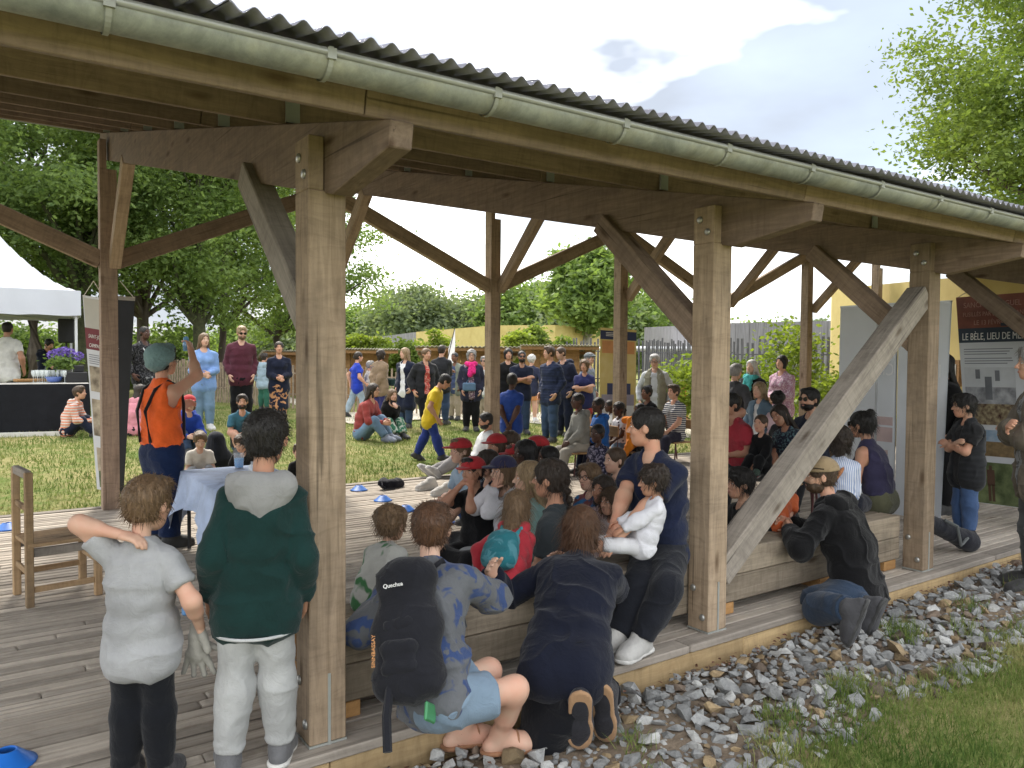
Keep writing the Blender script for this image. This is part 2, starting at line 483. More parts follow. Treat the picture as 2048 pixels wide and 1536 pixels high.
# dry leaves gathered against the fascia
lv = []; lf = []
for _ in range(500):
    x = random.uniform(.8, 8.5); y = 2.735 - abs(random.gauss(0, .06)); z = lawn_z(x, y) + random.uniform(.005, .04); s = random.uniform(.008, .02)
    e = Matrix.Rotation(random.uniform(0, 6.28), 3, 'Z') @ Matrix.Rotation(random.uniform(-.9, .9), 3, 'X')
    b0 = len(lv); lv += [tuple(e @ Vector(q) * s + Vector((x, y, z))) for q in ((-1, 0, 0), (0, -.5, .2), (1, 0, 0), (0, .5, .2))]; lf.append((b0, b0 + 1, b0 + 2, b0 + 3))
me = bpy.data.meshes.new('dry_leaves'); me.from_pydata(lv, [], lf); me.materials.append(plain('dry leaf', (.13, .06, .035), .8, .4, 20))
tag(obj('dry_leaves', me, gravel), kind='stuff')

# ================================================================== DECK
deck = empty('deck', (0, 0, 0), kind='structure', label='weathered timber deck of narrow boards under the shelter')
DX0, DX1, DY0, DY1 = -3.2, 13.2, 2.765, 8.47
bmesh_ = [MB().box((0, 0, -.014), (1, w_, .028)).mesh('board', W_BOARD, bevel=.003) for w_ in (.0625, .065, .060)]
row = 0; y = DY0 + .16
while y < DY1 - .04:
    cuts = sorted([DX0] + [DX0 + (DX1 - DX0) * (k + 1) / 4 + random.uniform(-1.4, 1.4) for k in range(3)] + [DX1])
    for a, b_ in zip(cuts[:-1], cuts[1:]):
        o = obj('board', random.choice(bmesh_), deck, ((a + b_) / 2, y + random.uniform(-.002, .002), random.uniform(-.004, .0)))
        o.scale = (b_ - a - .005, 1, 1); o.rotation_euler = (random.uniform(-.012, .012), 0, 0)
    y += .0795; row += 1
edge = MB().box((0, 0, -.02), (1, .115, .04)).mesh('edge_board', W_GREY, bevel=.005)
for yy in (DY0 + .058, DY1 + .06):
    x = DX0
    while x < DX1 - .1:
        L = min(random.uniform(2.6, 3.6), DX1 - x); o = obj('edge_board', edge, deck, (x + L / 2, yy, .003)); o.scale = (L - .006, 1, 1); x += L
x = DX0
while x < DX1 - .1:
    L = min(random.choice((1.9, 2.4, 3.1)), DX1 - x)
    timber('fascia_board', (x, DY0 + .035, -.112), (x + L - .004, DY0 + .035, -.112), .045, .14, W_YELL, deck, bevel=.006)
    timber('fascia_board', (x, DY1 + .10, -.09), (x + L - .004, DY1 + .10, -.09), .04, .1, W_YELL, deck, bevel=.004); x += L
MB().box((5, 5.6, -.16), (16.2, 5.4, .03)).build('gap_shade_sheet', plain('deck underlay', (.03, .025, .02), .9), deck)  # dark sheet added below the boards, painting shade into the gaps

# ================================================================== SHELTER
shelter = empty('open_timber_shelter', (0, 0, 0), label='long open timber shelter with corrugated roof and zinc gutter over the deck', cat='shelter')
SL = .223
def beam_top(y): return 2.25 + SL * (y - 2.27)
FX = [1.035 + 2.227 * k for k in range(-1, 6)]     # left faces of the front posts
BXc = [1.09 + 2.215 * k for k in range(-1, 7)]     # centres of the back posts
PW = .147
def front_post(x):
    y0, y1 = 2.828, 2.828 + PW; zt = beam_top(2.9) - .27
    # modelled lying along local X (grain), stood up by rotation
    mb = MB()
    mb.box((zt / 2 + .006, 0, 0), (zt - .012, PW, PW))
    mb.box((zt + .10, 0, -PW / 2 + .03), (.20, PW, .06))
    o = mb.build('post', W_POST, shelter, bevel=.004)
    m = Matrix(((0, 0, 1, x + PW / 2), (0, 1, 0, (y0 + y1) / 2), (1, 0, 0, 0), (0, 0, 0, 1)))
    m = Matrix(((0, 0, 1, x + PW / 2), (0, -1, 0, (y0 + y1) / 2), (1, 0, 0, 0), (0, 0, 0, 1)))
    o.matrix_local = m
    MB().box((x + PW / 2 + .004, y0 - .001, .14), (.011, .006, .28)).box((x + PW / 2, (y0 + y1) / 2, .008), (PW + .004, PW + .004, .008)).build('base_plate', plain('galvanised plate', (.42, .44, .42), .5, metallic=.5), shelter)
    for (yy, zz) in ((y0 + .108, .235), (y0 + .04, .085), (y0 + .10, zt + .13), (y0 + .045, zt + .06)):
        b = MB().lathe([(0, -.004), (.02, -.004), (.017, .006), (.008, .009), (0, .0095)], n=14).build('bolt', M_STEEL, shelter, True)
        b.matrix_local = Matrix.Translation((x - .002, yy, zz)) @ Matrix.Rotation(-math.pi / 2, 4, 'Y')
for x in FX: front_post(x)
for xc in BXc:
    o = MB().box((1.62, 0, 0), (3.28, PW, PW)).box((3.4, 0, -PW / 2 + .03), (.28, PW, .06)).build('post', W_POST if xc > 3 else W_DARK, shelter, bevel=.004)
    o.matrix_local = Matrix(((0, 0, 1, xc), (0, -1, 0, 8.42), (1, 0, 0, 0), (0, 0, 0, 1)))
for i, x in enumerate(FX):
    bx0 = x + .063; ys = [2.27, 2.285, 2.76, 8.95, 8.95]
    zs = [beam_top(2.27), beam_top(2.27) - .083, beam_top(2.76) - .265, beam_top(8.95) - .265, beam_top(8.95)]
    mb = MB(); n5 = 5
    vs_ = [(yy, -w_, zz) for w_ in (0, .084) for yy, zz in zip(ys, zs)]
    mb.add(vs_, [(0, 1, 2, 3, 4), (9, 8, 7, 6, 5)] + [(k, k + 5, (k + 1) % 5 + 5, (k + 1) % 5) for k in range(5)])
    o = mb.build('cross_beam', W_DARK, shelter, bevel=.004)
    o.matrix_local = Matrix(((0, -1, 0, bx0), (1, 0, 0, 0), (0, 0, 1, 0), (0, 0, 0, 1)))
    # knee braces to the beam
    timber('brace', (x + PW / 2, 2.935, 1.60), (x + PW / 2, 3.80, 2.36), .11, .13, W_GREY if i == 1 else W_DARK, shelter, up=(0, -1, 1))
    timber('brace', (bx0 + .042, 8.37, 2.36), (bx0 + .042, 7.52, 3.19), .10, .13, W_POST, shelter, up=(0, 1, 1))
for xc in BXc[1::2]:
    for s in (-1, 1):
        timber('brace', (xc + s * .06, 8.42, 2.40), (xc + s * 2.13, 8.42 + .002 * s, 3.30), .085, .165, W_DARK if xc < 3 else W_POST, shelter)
timber('diagonal_brace', (3.395, 2.905, .30), (5.50, 2.905, 1.955), .135, .15, W_GREY, shelter)
timber('diagonal_brace', (7.84, 2.905, .30), (9.95, 2.905, 1.955), .135, .15, W_GREY, shelter)
PY = [2.325, 3.35, 4.45, 5.55, 6.65, 7.75, 8.85]
cutx = [-3.2, 1.03, 3.30, 5.5, 9.95, 13.4]
for k, y in enumerate(PY):
    for a, b_ in zip(cutx[:-1], cutx[1:]):
        if k: a, b_ = a + .1 * (k % 2), b_ + .1 * (k % 2)
        zz = beam_top(y) + .077
        timber('purlin', (a, y, zz), (b_ - .004, y, zz), .065, .15, W_FASC if k == 0 else W_DARK, shelter, up=(0, -SL, 1), bevel=.004)
for i, x in enumerate(FX):
    for y in PY[1:]:
        MB().box((x + .063 + .042, y - .045, beam_top(y) + .06), (.06, .012, .12)).build('hanger_plate', plain('galvanised plate', (.42, .44, .42), .5), shelter)
# corrugated sheets
def roof_z(y): return beam_top(y) + .165
M_ROOF = plain('corrugated roof sheet', (.20, .20, .24), .55, .2, 3, metallic=.35)
pit = .064; per = 15; wsh = pit * per
def sheet_mesh():
    n = per * 10; X = np.linspace(0, wsh + pit * .5, n + 6); Z = .011 * np.cos(2 * np.pi * X / pit)
    V = []; 
    for off in (0, -.0025):
        for y in (2.03, 9.12):
            V += [(x, y, roof_z(y) + .012 + z + off) for x, z in zip(X, Z)]
    N = len(X); F = []
    for i in range(N - 1):
        F.append((i, i + 1, N + i + 1, N + i)); F.append((2 * N + i, 3 * N + i, 3 * N + i + 1, 2 * N + i + 1))
        F.append((i, 2 * N + i, 2 * N + i + 1, i + 1)); F.append((N + i, N + i + 1, 3 * N + i + 1, 3 * N + i))
    return np_mesh('roof_sheet', V, F, M_ROOF, True)
sm_ = sheet_mesh()
for k in range(17):
    obj('roof_sheet', sm_, shelter, (-3.3 + k * wsh, 0, .003 * (k % 2)))
# gutter
M_ZINC = None
def zinc():
    m, n, l, b = nt('weathered zinc')
    v, w = coordnode(n, l, (1, 1, 1), False)
    f = noise(n, l, v, None, 2.6, 6, .65, .5); g = noise(n, l, v, None, 14, 5, .7)
    c = ramp(n, l, f, [(.28, (.20, .22, .22)), (.48, (.36, .38, .36)), (.60, (.39, .385, .32)), (.78, (.20, .22, .235))])
    c = mixc(n, l, .4, c, ramp(n, l, g, [(.3, (.11, .12, .12)), (.7, (.46, .47, .44))]))
    v2, _ = coordnode(n, l, (5, 4, 3), False); st = ramp(n, l, noise(n, l, v2, None, 1, 7, .72, .8), [(.32, (.62, .63, .62)), (.6, (1.05, 1.05, 1.03))]); c = mixc(n, l, 1.0, c, st, 'MULTIPLY')
    l.new(c, b.inputs['Base Color']); b.inputs['Metallic'].default_value = .35; b.inputs['Roughness'].default_value = .5
    bump(n, l, b, g, .15, .004); return m
M_ZINC = zinc()
gc = (2.160, 2.345); gr = .057
prof = [(gc[0] - gr * math.cos(a), gc[1] - gr * math.sin(a)) for a in np.linspace(0, math.pi, 19)]
gx_ = np.arange(-3.3, 13.5, .4); V = []; F = []
for t in (0, .004):
    for x in gx_:
        for (y, z) in prof: V.append((x, gc[0] + (y - gc[0]) * (1 - t / gr), gc[1] + (z - gc[1]) * (1 - t / gr)))
n1, n2 = len(prof), len(gx_)
for s in (0, 1):
    for i in range(n2 - 1):
        for j in range(n1 - 1):
            q = s * n1 * n2 + i * n1 + j; f = (q, q + 1, q + n1 + 1, q + n1); F.append(f if s else f[::-1])
gut = obj('gutter', np_mesh('gutter', V, F, M_ZINC, True), shelter)
MB().tube([(-3.3, gc[0] - gr, gc[1]), (13.4, gc[0] - gr, gc[1])], .011, 10).build('bead', plain('zinc bead', (.36, .37, .36), .45, metallic=.4), gut, True)
x = -3.05
M_BRK = plain('gutter bracket zinc', (.33, .34, .31), .55, metallic=.2)
while x < 13.3:
    P = [(x, gc[0] - (gr + .006) * math.cos(a), gc[1] - (gr + .006) * math.sin(a)) for a in np.linspace(-.25, math.pi * .98, 16)]
    mb = MB(); vs_ = [(px_ + s, y, z) for (px_, y, z) in P for s in (-.007, .007)]
    mb.add(vs_, [(2 * i, 2 * i + 1, 2 * i + 3, 2 * i + 2) for i in range(15)])
    mb.box((x, gc[0] - gr - .006, gc[1] - .005), (.026, .010, .030))
    mb.build('bracket', M_BRK, gut)
    x += .555
timber('back_fascia', (-3.2, 9.06, roof_z(9.06) - .09), (13.3, 9.06, roof_z(9.06) - .09), .03, .16, plain('grey flashing', (.23, .24, .25), .6), shelter)

# ================================================================== BENCH
bench = empty('timber_bench', (3.3, 3.14, 0), label='long low bench of stacked squared timbers between the front posts', cat='bench')
for r in range(2):
    for c in range(2):
        y = 3.063 + c * .157; z = .148 + r * .1565
        cuts = (1.10, 5.47)
        timber('beam', (cuts[0] + .004 * r, y, z), (cuts[1] - .003 * c, y, z), .153, .153, W_BENCH, bench, bevel=.007)
for x in (1.24, 2.62, 3.60, 4.6, 5.36):
    for c in range(2):
        timber('block', (x - .075, 3.063 + c * .157 + .002, .035), (x + .075, 3.063 + c * .157 + .002, .035), .145, .066, W_BLOCK, bench, bevel=.003)
# end-grain cladding pieces at the bench end (fresh sawn faces)
for c in range(2):
    for r in range(2):
        MB().box((1.0975 - 3.3, 3.063 + c * .157 - 3.14, .148 + r * .1565), (.008, .146, .146)).build('end_face', W_BLOCK, bench, bevel=.003)
# ================================================================== TREES
def leaf_mat(name, dark, light, tr=.55):
    m, n, l, b = nt(name)
    v, _ = coordnode(n, l, (1, 1, 1), False)
    f = noise(n, l, v, None, .9, 3, .6); f2 = noise(n, l, v, None, 17, 1, .5)
    ad = n.new('ShaderNodeMath'); ad.operation = 'MULTIPLY_ADD'; ad.inputs[1].default_value = .8; l.new(f2, ad.inputs[0]); l.new(f, ad.inputs[2])
    mr = n.new('ShaderNodeMapRange'); mr.inputs['From Min'].default_value = .6; mr.inputs['From Max'].default_value = 1.2; l.new(ad.outputs[0], mr.inputs['Value'])
    c = ramp(n, l, mr.outputs[0], [(.1, dark), (.9, light)])
    l.new(c, b.inputs['Base Color']); b.inputs['Roughness'].default_value = .6; b.inputs['Specular IOR Level'].default_value = .3
    t = n.new('ShaderNodeBsdfTranslucent'); l.new(mixc(n, l, 1.0, c, (1.0, 1.0, .55), 'MULTIPLY'), t.inputs['Color'])
    ms = n.new('ShaderNodeMixShader'); ms.inputs[0].default_value = tr
    l.new(b.outputs[0], ms.inputs[1]); l.new(t.outputs[0], ms.inputs[2]); l.new(ms.outputs[0], n['Material Output'].inputs['Surface'])
    return m
LM = dict(oak=leaf_mat('oak leaves', (.10, .17, .05), (.29, .40, .125)), fresh=leaf_mat('fresh green leaves', (.09, .15, .03), (.26, .34, .08)),
          dark=leaf_mat('dark foliage', (.085, .15, .05), (.26, .36, .115)), far=leaf_mat('distant foliage', (.12, .17, .10), (.27, .33, .19)),
          lime=leaf_mat('lime young leaves', (.14, .21, .03), (.34, .42, .08)))
M_BARK = plain('tree bark', (.085, .068, .05), .9, .4, 5, .8, 30, stretch=(1, 1, .2))
M_BARKG = plain('ivy bark', (.06, .065, .03), .9, .45, 9, .9, 25)
def leaves_mesh(name, P, size, mat):
    n = len(P)
    a = rng.normal(size=(n, 3)); a[:, 2] *= .6; a /= np.linalg.norm(a, axis=1)[:, None]
    b = rng.normal(size=(n, 3)); b -= a * (a * b).sum(1)[:, None]; b /= np.linalg.norm(b, axis=1)[:, None]
    s = size * rng.uniform(.6, 1.35, n)[:, None]
    V = np.stack([P - a * s, P + b * s * .5 - a * s * .1, P + a * s, P - b * s * .5 - a * s * .1], 1).reshape(-1, 3)
    i = np.arange(n) * 4
    return np_mesh(name, V, np.stack([i, i + 1, i + 2, i + 3], 1), mat)
def crown_points(c, rad, ncl, nleaf, crad, shell=.55, seed=0):
    r = np.random.default_rng(seed)
    d = r.normal(size=(ncl, 3)); d /= np.linalg.norm(d, axis=1)[:, None]
    q = (shell + (1 - shell) * r.uniform(0, 1, ncl) ** .6)[:, None] * r.uniform(.75, 1.12, ncl)[:, None]
    C = np.asarray(c) + d * q * np.asarray(rad)
    w = r.uniform(.4, 1.5, ncl); idx = r.choice(ncl, nleaf, p=w / w.sum())
    g = r.normal(size=(nleaf, 3)); g *= np.array([1, 1, .62])
    return C, C[idx] + g * (crad * w[idx] ** .5)[:, None]
def tree(name, label, base, H, cz, rad, ncl, nleaf, leaf, mat, tr=.2, bark=None, crad=None, lean=(0, 0), group=None, shell=.5, seed=0, cat='tree', forks=2, limbs=14):
    base = Vector(base)
    t = empty(name, base, 0, label, cat, group)
    c = (lean[0], lean[1], cz)
    C, P = crown_points(c, rad, ncl, nleaf, crad or max(rad) * .22, shell, seed)
    P = P[P[:, 2] > cz - rad[2] * 1.1]
    obj('crown', leaves_mesh('crown', P, leaf, mat), t)
    r = random.Random(seed); mb = MB()
    top = cz + rad[2] * .35; pts = []; rs = []
    for k in range(8):
        u = k / 7; pts.append((lean[0] * u ** 1.5 + r.uniform(-.5, .5) * tr * u * 2, lean[1] * u ** 1.5 + r.uniform(-.5, .5) * tr * u * 2, -.1 + (top + .1) * u)); rs.append(tr * (1.25 if k == 0 else 1) * (1 - .82 * u))
    mb.tube(pts, rs, 9)
    order = list(range(len(C))); r.shuffle(order)
    for k in order[:limbs]:
        u = min(.9, max(.35, (C[k][2] - rad[2] * .5) / top)); j = int(u * 7); p0 = Vector(pts[j]); p1 = Vector(C[k])
        midp = p0.lerp(p1, .5) + Vector((r.uniform(-.2, .2), r.uniform(-.2, .2), .12)) * rad[0] * .35
        mb.tube([p0, midp, p1], [rs[j] * .55, rs[j] * .35, max(.01, rs[j] * .1)], 5, cap=False)
    mb.build('trunk', bark or M_BARK, t, True)
    return t
G_L = 'tall trees beyond the tent'
def tb(px, depth):
    p = at_d(px, 712, depth); return Vector((p.x, p.y, lawn_z(min(p.x, 8), min(p.y, 20))))
for k, (px, dp, H, cz, rad, nl, mt, lab, tr_, bk) in enumerate([
    (-70, 20, 13, 7.2, (4.2, 4.2, 5.0), 26000, 'dark', 'dark tree at the far left above the white gazebo', .35, M_BARKG),
    (70, 25, 14, 7.4, (4.2, 4.2, 5.2), 26000, 'dark', 'dark green tree right behind the white gazebo roof', .3, M_BARK),
    (165, 23, 14, 7.6, (4.0, 4.0, 5.2), 28000, 'dark', 'big tree with ivy-clad trunk left of the hanging banner', .38, M_BARKG),
    (285, 27, 14, 7.2, (4.2, 4.2, 5.2), 28000, 'oak', 'mid green tree above the man with the white lanyard', .25, M_BARK),
    (402, 24, 12, 6.2, (3.4, 3.4, 4.2), 26000, 'oak', 'tree with straight dark trunk above the woman in light blue', .24, M_BARKG),
    (440, 29, 12, 7.0, (3.8, 3.8, 4.4), 22000, 'fresh', 'bright green tree with a slanting forked trunk', .17, M_BARK),
    (555, 33, 11, 6.2, (4.4, 4.4, 4.3), 22000, 'oak', 'rounded tree left of the nearest post, beyond the lawn', .2, M_BARK)]):
    tree('broadleaf_tree', lab, tb(px, dp), H, cz, rad, 95, int(nl * 1.25), .082, LM[mt], tr_, bk, seed=20 + k, group=G_L, crad=.40, lean=(.6, 0) if k == 5 else (0, 0))
# undergrowth behind the tent
for k, (px, dp, w_) in enumerate([(-20, 27, 2.2), (60, 29, 2.4), (200, 30, 2.4), (330, 33, 2.4)]):
    tree('hedge_bush', ['low bush at the far left under the trees', 'low bush behind the man in the navy hoodie', 'low bush glimpsed behind the hanging banner', 'low bush under the trees behind the orange performer'][k],
         tb(px, dp), 2, 1.0, (w_, w_, 1.3), 40, 7000, .12, LM['oak' if k % 2 else 'dark'], .05, seed=50 + k, cat='bush', group='bushes under the trees', limbs=6)
# far tree line behind the ochre wall
G_F = 'trees of the far tree line'
far_spec = [(500, 95, 3.9, 4.6), (575, 90, 3.6, 4.4), (640, 88, 3.8, 5.0), (712, 86, 5.0, 5.2), (762, 92, 4.6, 5.0), (828, 80, 6.4, 6.6), (880, 84, 5.4, 5.8), (930, 86, 4.8, 6.0),
            (985, 78, 5.6, 5.4), (1050, 74, 6.6, 5.8), (1105, 78, 6.4, 5.6), (1160, 72, 6.6, 5.6), (1225, 76, 7.0, 5.6), (1300, 84, 5.6, 5.4), (1370, 88, 4.2, 5.0), (1510, 70, 3.0, 4.0), (1640, 60, 2.6, 3.0)]
for k, (px, dp, cz, rx) in enumerate(far_spec):
    tree('distant_tree', 'soft green tree, %s from the left in the far tree line' % ['first', 'second', 'third', 'fourth', 'fifth', 'sixth', 'seventh', 'eighth', 'ninth', 'tenth', 'eleventh', 'twelfth', 'thirteenth', 'fourteenth', 'fifteenth', 'sixteenth', 'seventeenth'][k],
         tb(px, dp), 10, cz * .68, (rx * .85, rx * .85, cz * .60), 80, 15000, .25, LM['far' if k % 3 else 'oak'], .25, seed=70 + k, group=G_F, crad=.95, limbs=8)
t_ = tree('gnarled_tree', 'tree with a pale bare lower trunk rising behind the right-hand hut', tb(1172, 44), 8, 4.9, (2.3, 2.3, 2.3), 46, 12000, .2, LM['oak'], .38, plain('pale bark', (.3, .28, .24), .9, .3, 4), seed=101, crad=.55)
for k, (px, dp, h_, w_, mt, lab) in enumerate([
    (868, 33, 2.5, .75, 'lime', 'lime green sapling behind the middle hut'), (815, 30, 1.9, 1.0, 'fresh', 'leafy shrub between the two left huts'), (790, 31, 1.6, .8, 'fresh', 'low shrub beside the left hut'),
    (1035, 34, 2.6, .55, 'lime', 'pale lime sapling against the ochre wall by the second back post'), (1068, 35, 2.9, .35, 'fresh', 'slim sapling in front of the ochre wall'), (1120, 35, 2.5, .4, 'fresh', 'small sapling above the right-hand hut roof'),
    (745, 36, 2.2, .8, 'lime', 'pale shrub above the left hut roof'), (710, 36, 2.3, .7, 'lime', 'pale shrub just right of the nearest post')]):
    tree('sapling', lab, tb(px, dp), h_, h_ * .62, (w_, w_, h_ * .42), 26, 2600, .11, LM[mt], .035, seed=120 + k, crad=.2, cat='shrub', limbs=8, group='young shrubs by the huts')
for k, (px, dp, h_, w_, lab) in enumerate([(1390, 15.5, 1.75, .8, 'pale green shrub left of the middle front post by the slatted fence'), (1475, 16.5, 1.75, .6, 'round shrub behind the woman with the teal scarf'),
                                           (1580, 16, 2.4, .85, 'tall yellowish shrub behind the woman in the floral blouse'), (1665, 14.5, 1.35, .6, 'sparse shrub at the foot of the ochre building')]):
    tree('garden_shrub', lab, tb(px, dp), h_, h_ * .52, (w_ * .75, w_ * .75, h_ * .40), 34, 2300, .06, LM['lime' if k != 1 else 'fresh'], .03, seed=140 + k, crad=.2, cat='shrub', limbs=10, group='shrubs by the slatted fence')
p = at_d(2230, 700, 13.5)
tree('oak_tree', 'leafy oak reaching in at the top right above the roof', (p.x, p.y, 0), 12, 6.4, (3.5, 3.5, 3.3), 150, 80000, .052, LM['fresh'], .3, M_BARK, seed=160, crad=.36, shell=.35, limbs=46)

# ================================================================== FAR BUILDINGS, HUTS, FENCES
def facade(name, label, pts, z0, tops, mats, cat, colw=1.2, seam=.012, group=None):
    """chain of upright panels following pts (px, depth); tops = wall-top pixel rows"""
    P = [at_d(px, 712, d) for px, d in pts]
    e = empty(name, (P[0].x, P[0].y, 0), 0, label, cat, group)
    inv = Vector((P[0].x, P[0].y, 0))
    for i in range(len(P) - 1):
        a, b_ = P[i], P[i + 1]
        za = at_d(pts[i][0], tops[i], pts[i][1]).z; zb = at_d(pts[i + 1][0], tops[i + 1], pts[i + 1][1]).z
        n = max(1, int((b_ - a).length / colw)); dirn = (b_ - a).normalized(); nor = Vector((dirn.y, -dirn.x, 0)).normalized() * .25
        for k in range(n):
            u0, u1 = k / n, (k + 1) / n - seam / max(.3, (b_ - a).length / n) / n
            q0, q1 = a.lerp(b_, u0), a.lerp(b_, u1); t0, t1 = za + (zb - za) * u0, za + (zb - za) * u1
            V = [Vector((q.x, q.y, z)) - inv + s for s in (Vector(), -nor) for (q, z) in ((q0, z0), (q1, z0), (q1, t1), (q0, t0))]
            MB().add(V, [(0, 1, 2, 3), (7, 6, 5, 4), (0, 4, 5, 1), (1, 5, 6, 2), (2, 6, 7, 3), (3, 7, 4, 0)]).build('panel', mats[i], e)
    return e
M_OCH = plain('ochre cladding', (.56, .44, .16), .8, .08, 2.5, .25, 30, col2=(.60, .49, .20))
M_GRYC = plain('grey timber cladding', (.24, .235, .25), .85, .3, 6, .3, 20, stretch=(6, 6, .3))
facade('ochre_clad_wall', 'long curved ochre wall with a grey section behind the huts', [(600, 58), (765, 52), (832, 50), (985, 43), (1110, 42), (1232, 46)], -.2, [676, 673, 664, 651, 650, 658], [M_OCH, M_GRYC, M_OCH, M_OCH, M_OCH], 'wall', 2.0)
facade('grey_clad_building', 'grey vertical-boarded building behind the slatted fence', [(1288, 30), (1470, 24), (1690, 21)], -.2, [655, 646, 641], [M_GRYC, M_GRYC], 'building', .5)
def slat_fence(name, label, pts, top, mat, pitch, w_, cat='fence'):
    P = [at_d(px, 712, d) for px, d in pts]
    e = empty(name, (P[0].x, P[0].y, 0), 0, label, cat)
    mb = MB(); rails = MB(); o = Vector((P[0].x, P[0].y, 0))
    for i in range(len(P) - 1):
        a, b_ = P[i], P[i + 1]; n = int((b_ - a).length / pitch); ang = math.atan2(b_.y - a.y, b_.x - a.x); rot = Matrix.Rotation(ang, 3, 'Z')
        for k in range(n):
            q = a.lerp(b_, (k + .5) / n) - o; z0 = lawn_z(min(q.x + o.x, 12), min(q.y + o.y, 20)); hh = top * random.uniform(.95, 1.05) if cat == 'fence' and w_ > .03 and pitch > .07 else top
            mb.box((q.x, q.y, z0 + hh / 2 - .05), (w_, .03, hh), rot @ Matrix.Rotation(random.uniform(-.03, .03), 3, 'Y') if pitch > .075 else rot)
        for zz in (.35, .8):
            q = (a + b_) / 2 - o; z0 = lawn_z(min(q.x + o.x, 12), min(q.y + o.y, 20))
            rails.box((q.x, q.y, z0 + top * zz), ((b_ - a).length, .02, .03), rot)
    s = mb.build('slats', mat, e); tag(s, kind='stuff')
    rails.build('rail', mat, e)
    return e
slat_fence('paling_fence', 'rustic chestnut paling fence across the lawn behind the standing people', [(300, 22), (560, 19.5), (720, 19), (1010, 19.5), (1140, 20)], 1.15, plain('chestnut pale', (.27, .21, .15), .9, .35, 9), .10, .045)
slat_fence('dark_slatted_fence', 'tall dark vertical-slatted fence on the right behind the shrubs', [(1130, 27), (1290, 25), (1470, 20), (1700, 18)], 2.02, plain('dark slat', (.10, .10, .11), .8, .25), .14, .055)
MB().box((0, 0, 0), (4.2, 1.6, .16)).build("white_vehicle_roof", plain("white lacquer", (.75, .76, .78), .4), None, bevel=.06)
o = bpy.data.objects['white_vehicle_roof']; o.location = at_d(1325, 698, 27); o.rotation_euler = (0, 0, -.5)
tag(o, 'white vehicle roof showing above the slatted fence', 'vehicle')
# ochre building on the right
ob = facade('ochre_building', 'tall ochre building with a window at right behind the white display boards', [(1660, 19), (1662, 17.6), (1850, 13.6), (1945, 12.2), (2200, 10.5)], -.2, [582, 579, 560, 553, 540], [M_OCH] * 4, 'building', 1.1, .008)
q0 = at_d(1683, 712, 16.6); q1 = at_d(1706, 712, 16.2); dv = (q1 - q0).normalized(); nv = Vector((dv.y, -dv.x, 0)) * .04
wi = MB(); za, zb = at_d(1683, 668, 16.6).z, at_d(1683, 800, 16.6).z
orig = Vector(ob.location)
def quadbox(mb, a, b_, z0, z1, off, th, m=0):
    a, b_ = Vector(a) - orig, Vector(b_) - orig; d = (b_ - a).normalized(); n_ = Vector((d.y, -d.x, 0))
    if (a + orig).dot(n_) > 0: n_ = -n_
    V = [Vector((q.x, q.y, z)) + n_ * o_ for o_ in (off, off + th) for (q, z) in ((a, z0), (b_, z0), (b_, z1), (a, z1))]
    return mb.add(V, [(0, 1, 2, 3), (7, 6, 5, 4), (0, 4, 5, 1), (1, 5, 6, 2), (2, 6, 7, 3), (3, 7, 4, 0)], m)
wf = quadbox(MB(), q0, q1, zb, za, .0, .05).build('window', plain('grey frame', (.3, .31, .33), .5), ob)
quadbox(MB(), q0.lerp(q1, .1), q0.lerp(q1, .9), zb + .05, za - .05, .05, .01).build('pane', plain('window glass', (.22, .26, .30), .15, .1), wf)
q0, q1 = at_d(1899, 712, 12.7), at_d(1925, 712, 12.3)
wf = quadbox(MB(), q0, q1, at_d(1905, 772, 12.6).z, at_d(1905, 720, 12.6).z, .0, .05).build('window', W_HUT, ob)
quadbox(MB(), q0.lerp(q1, .2), q0.lerp(q1, .8), at_d(1905, 764, 12.6).z, at_d(1905, 728, 12.6).z, .05, .01).build('pane', plain('bright pane', (.6, .6, .58), .3, .1), wf)
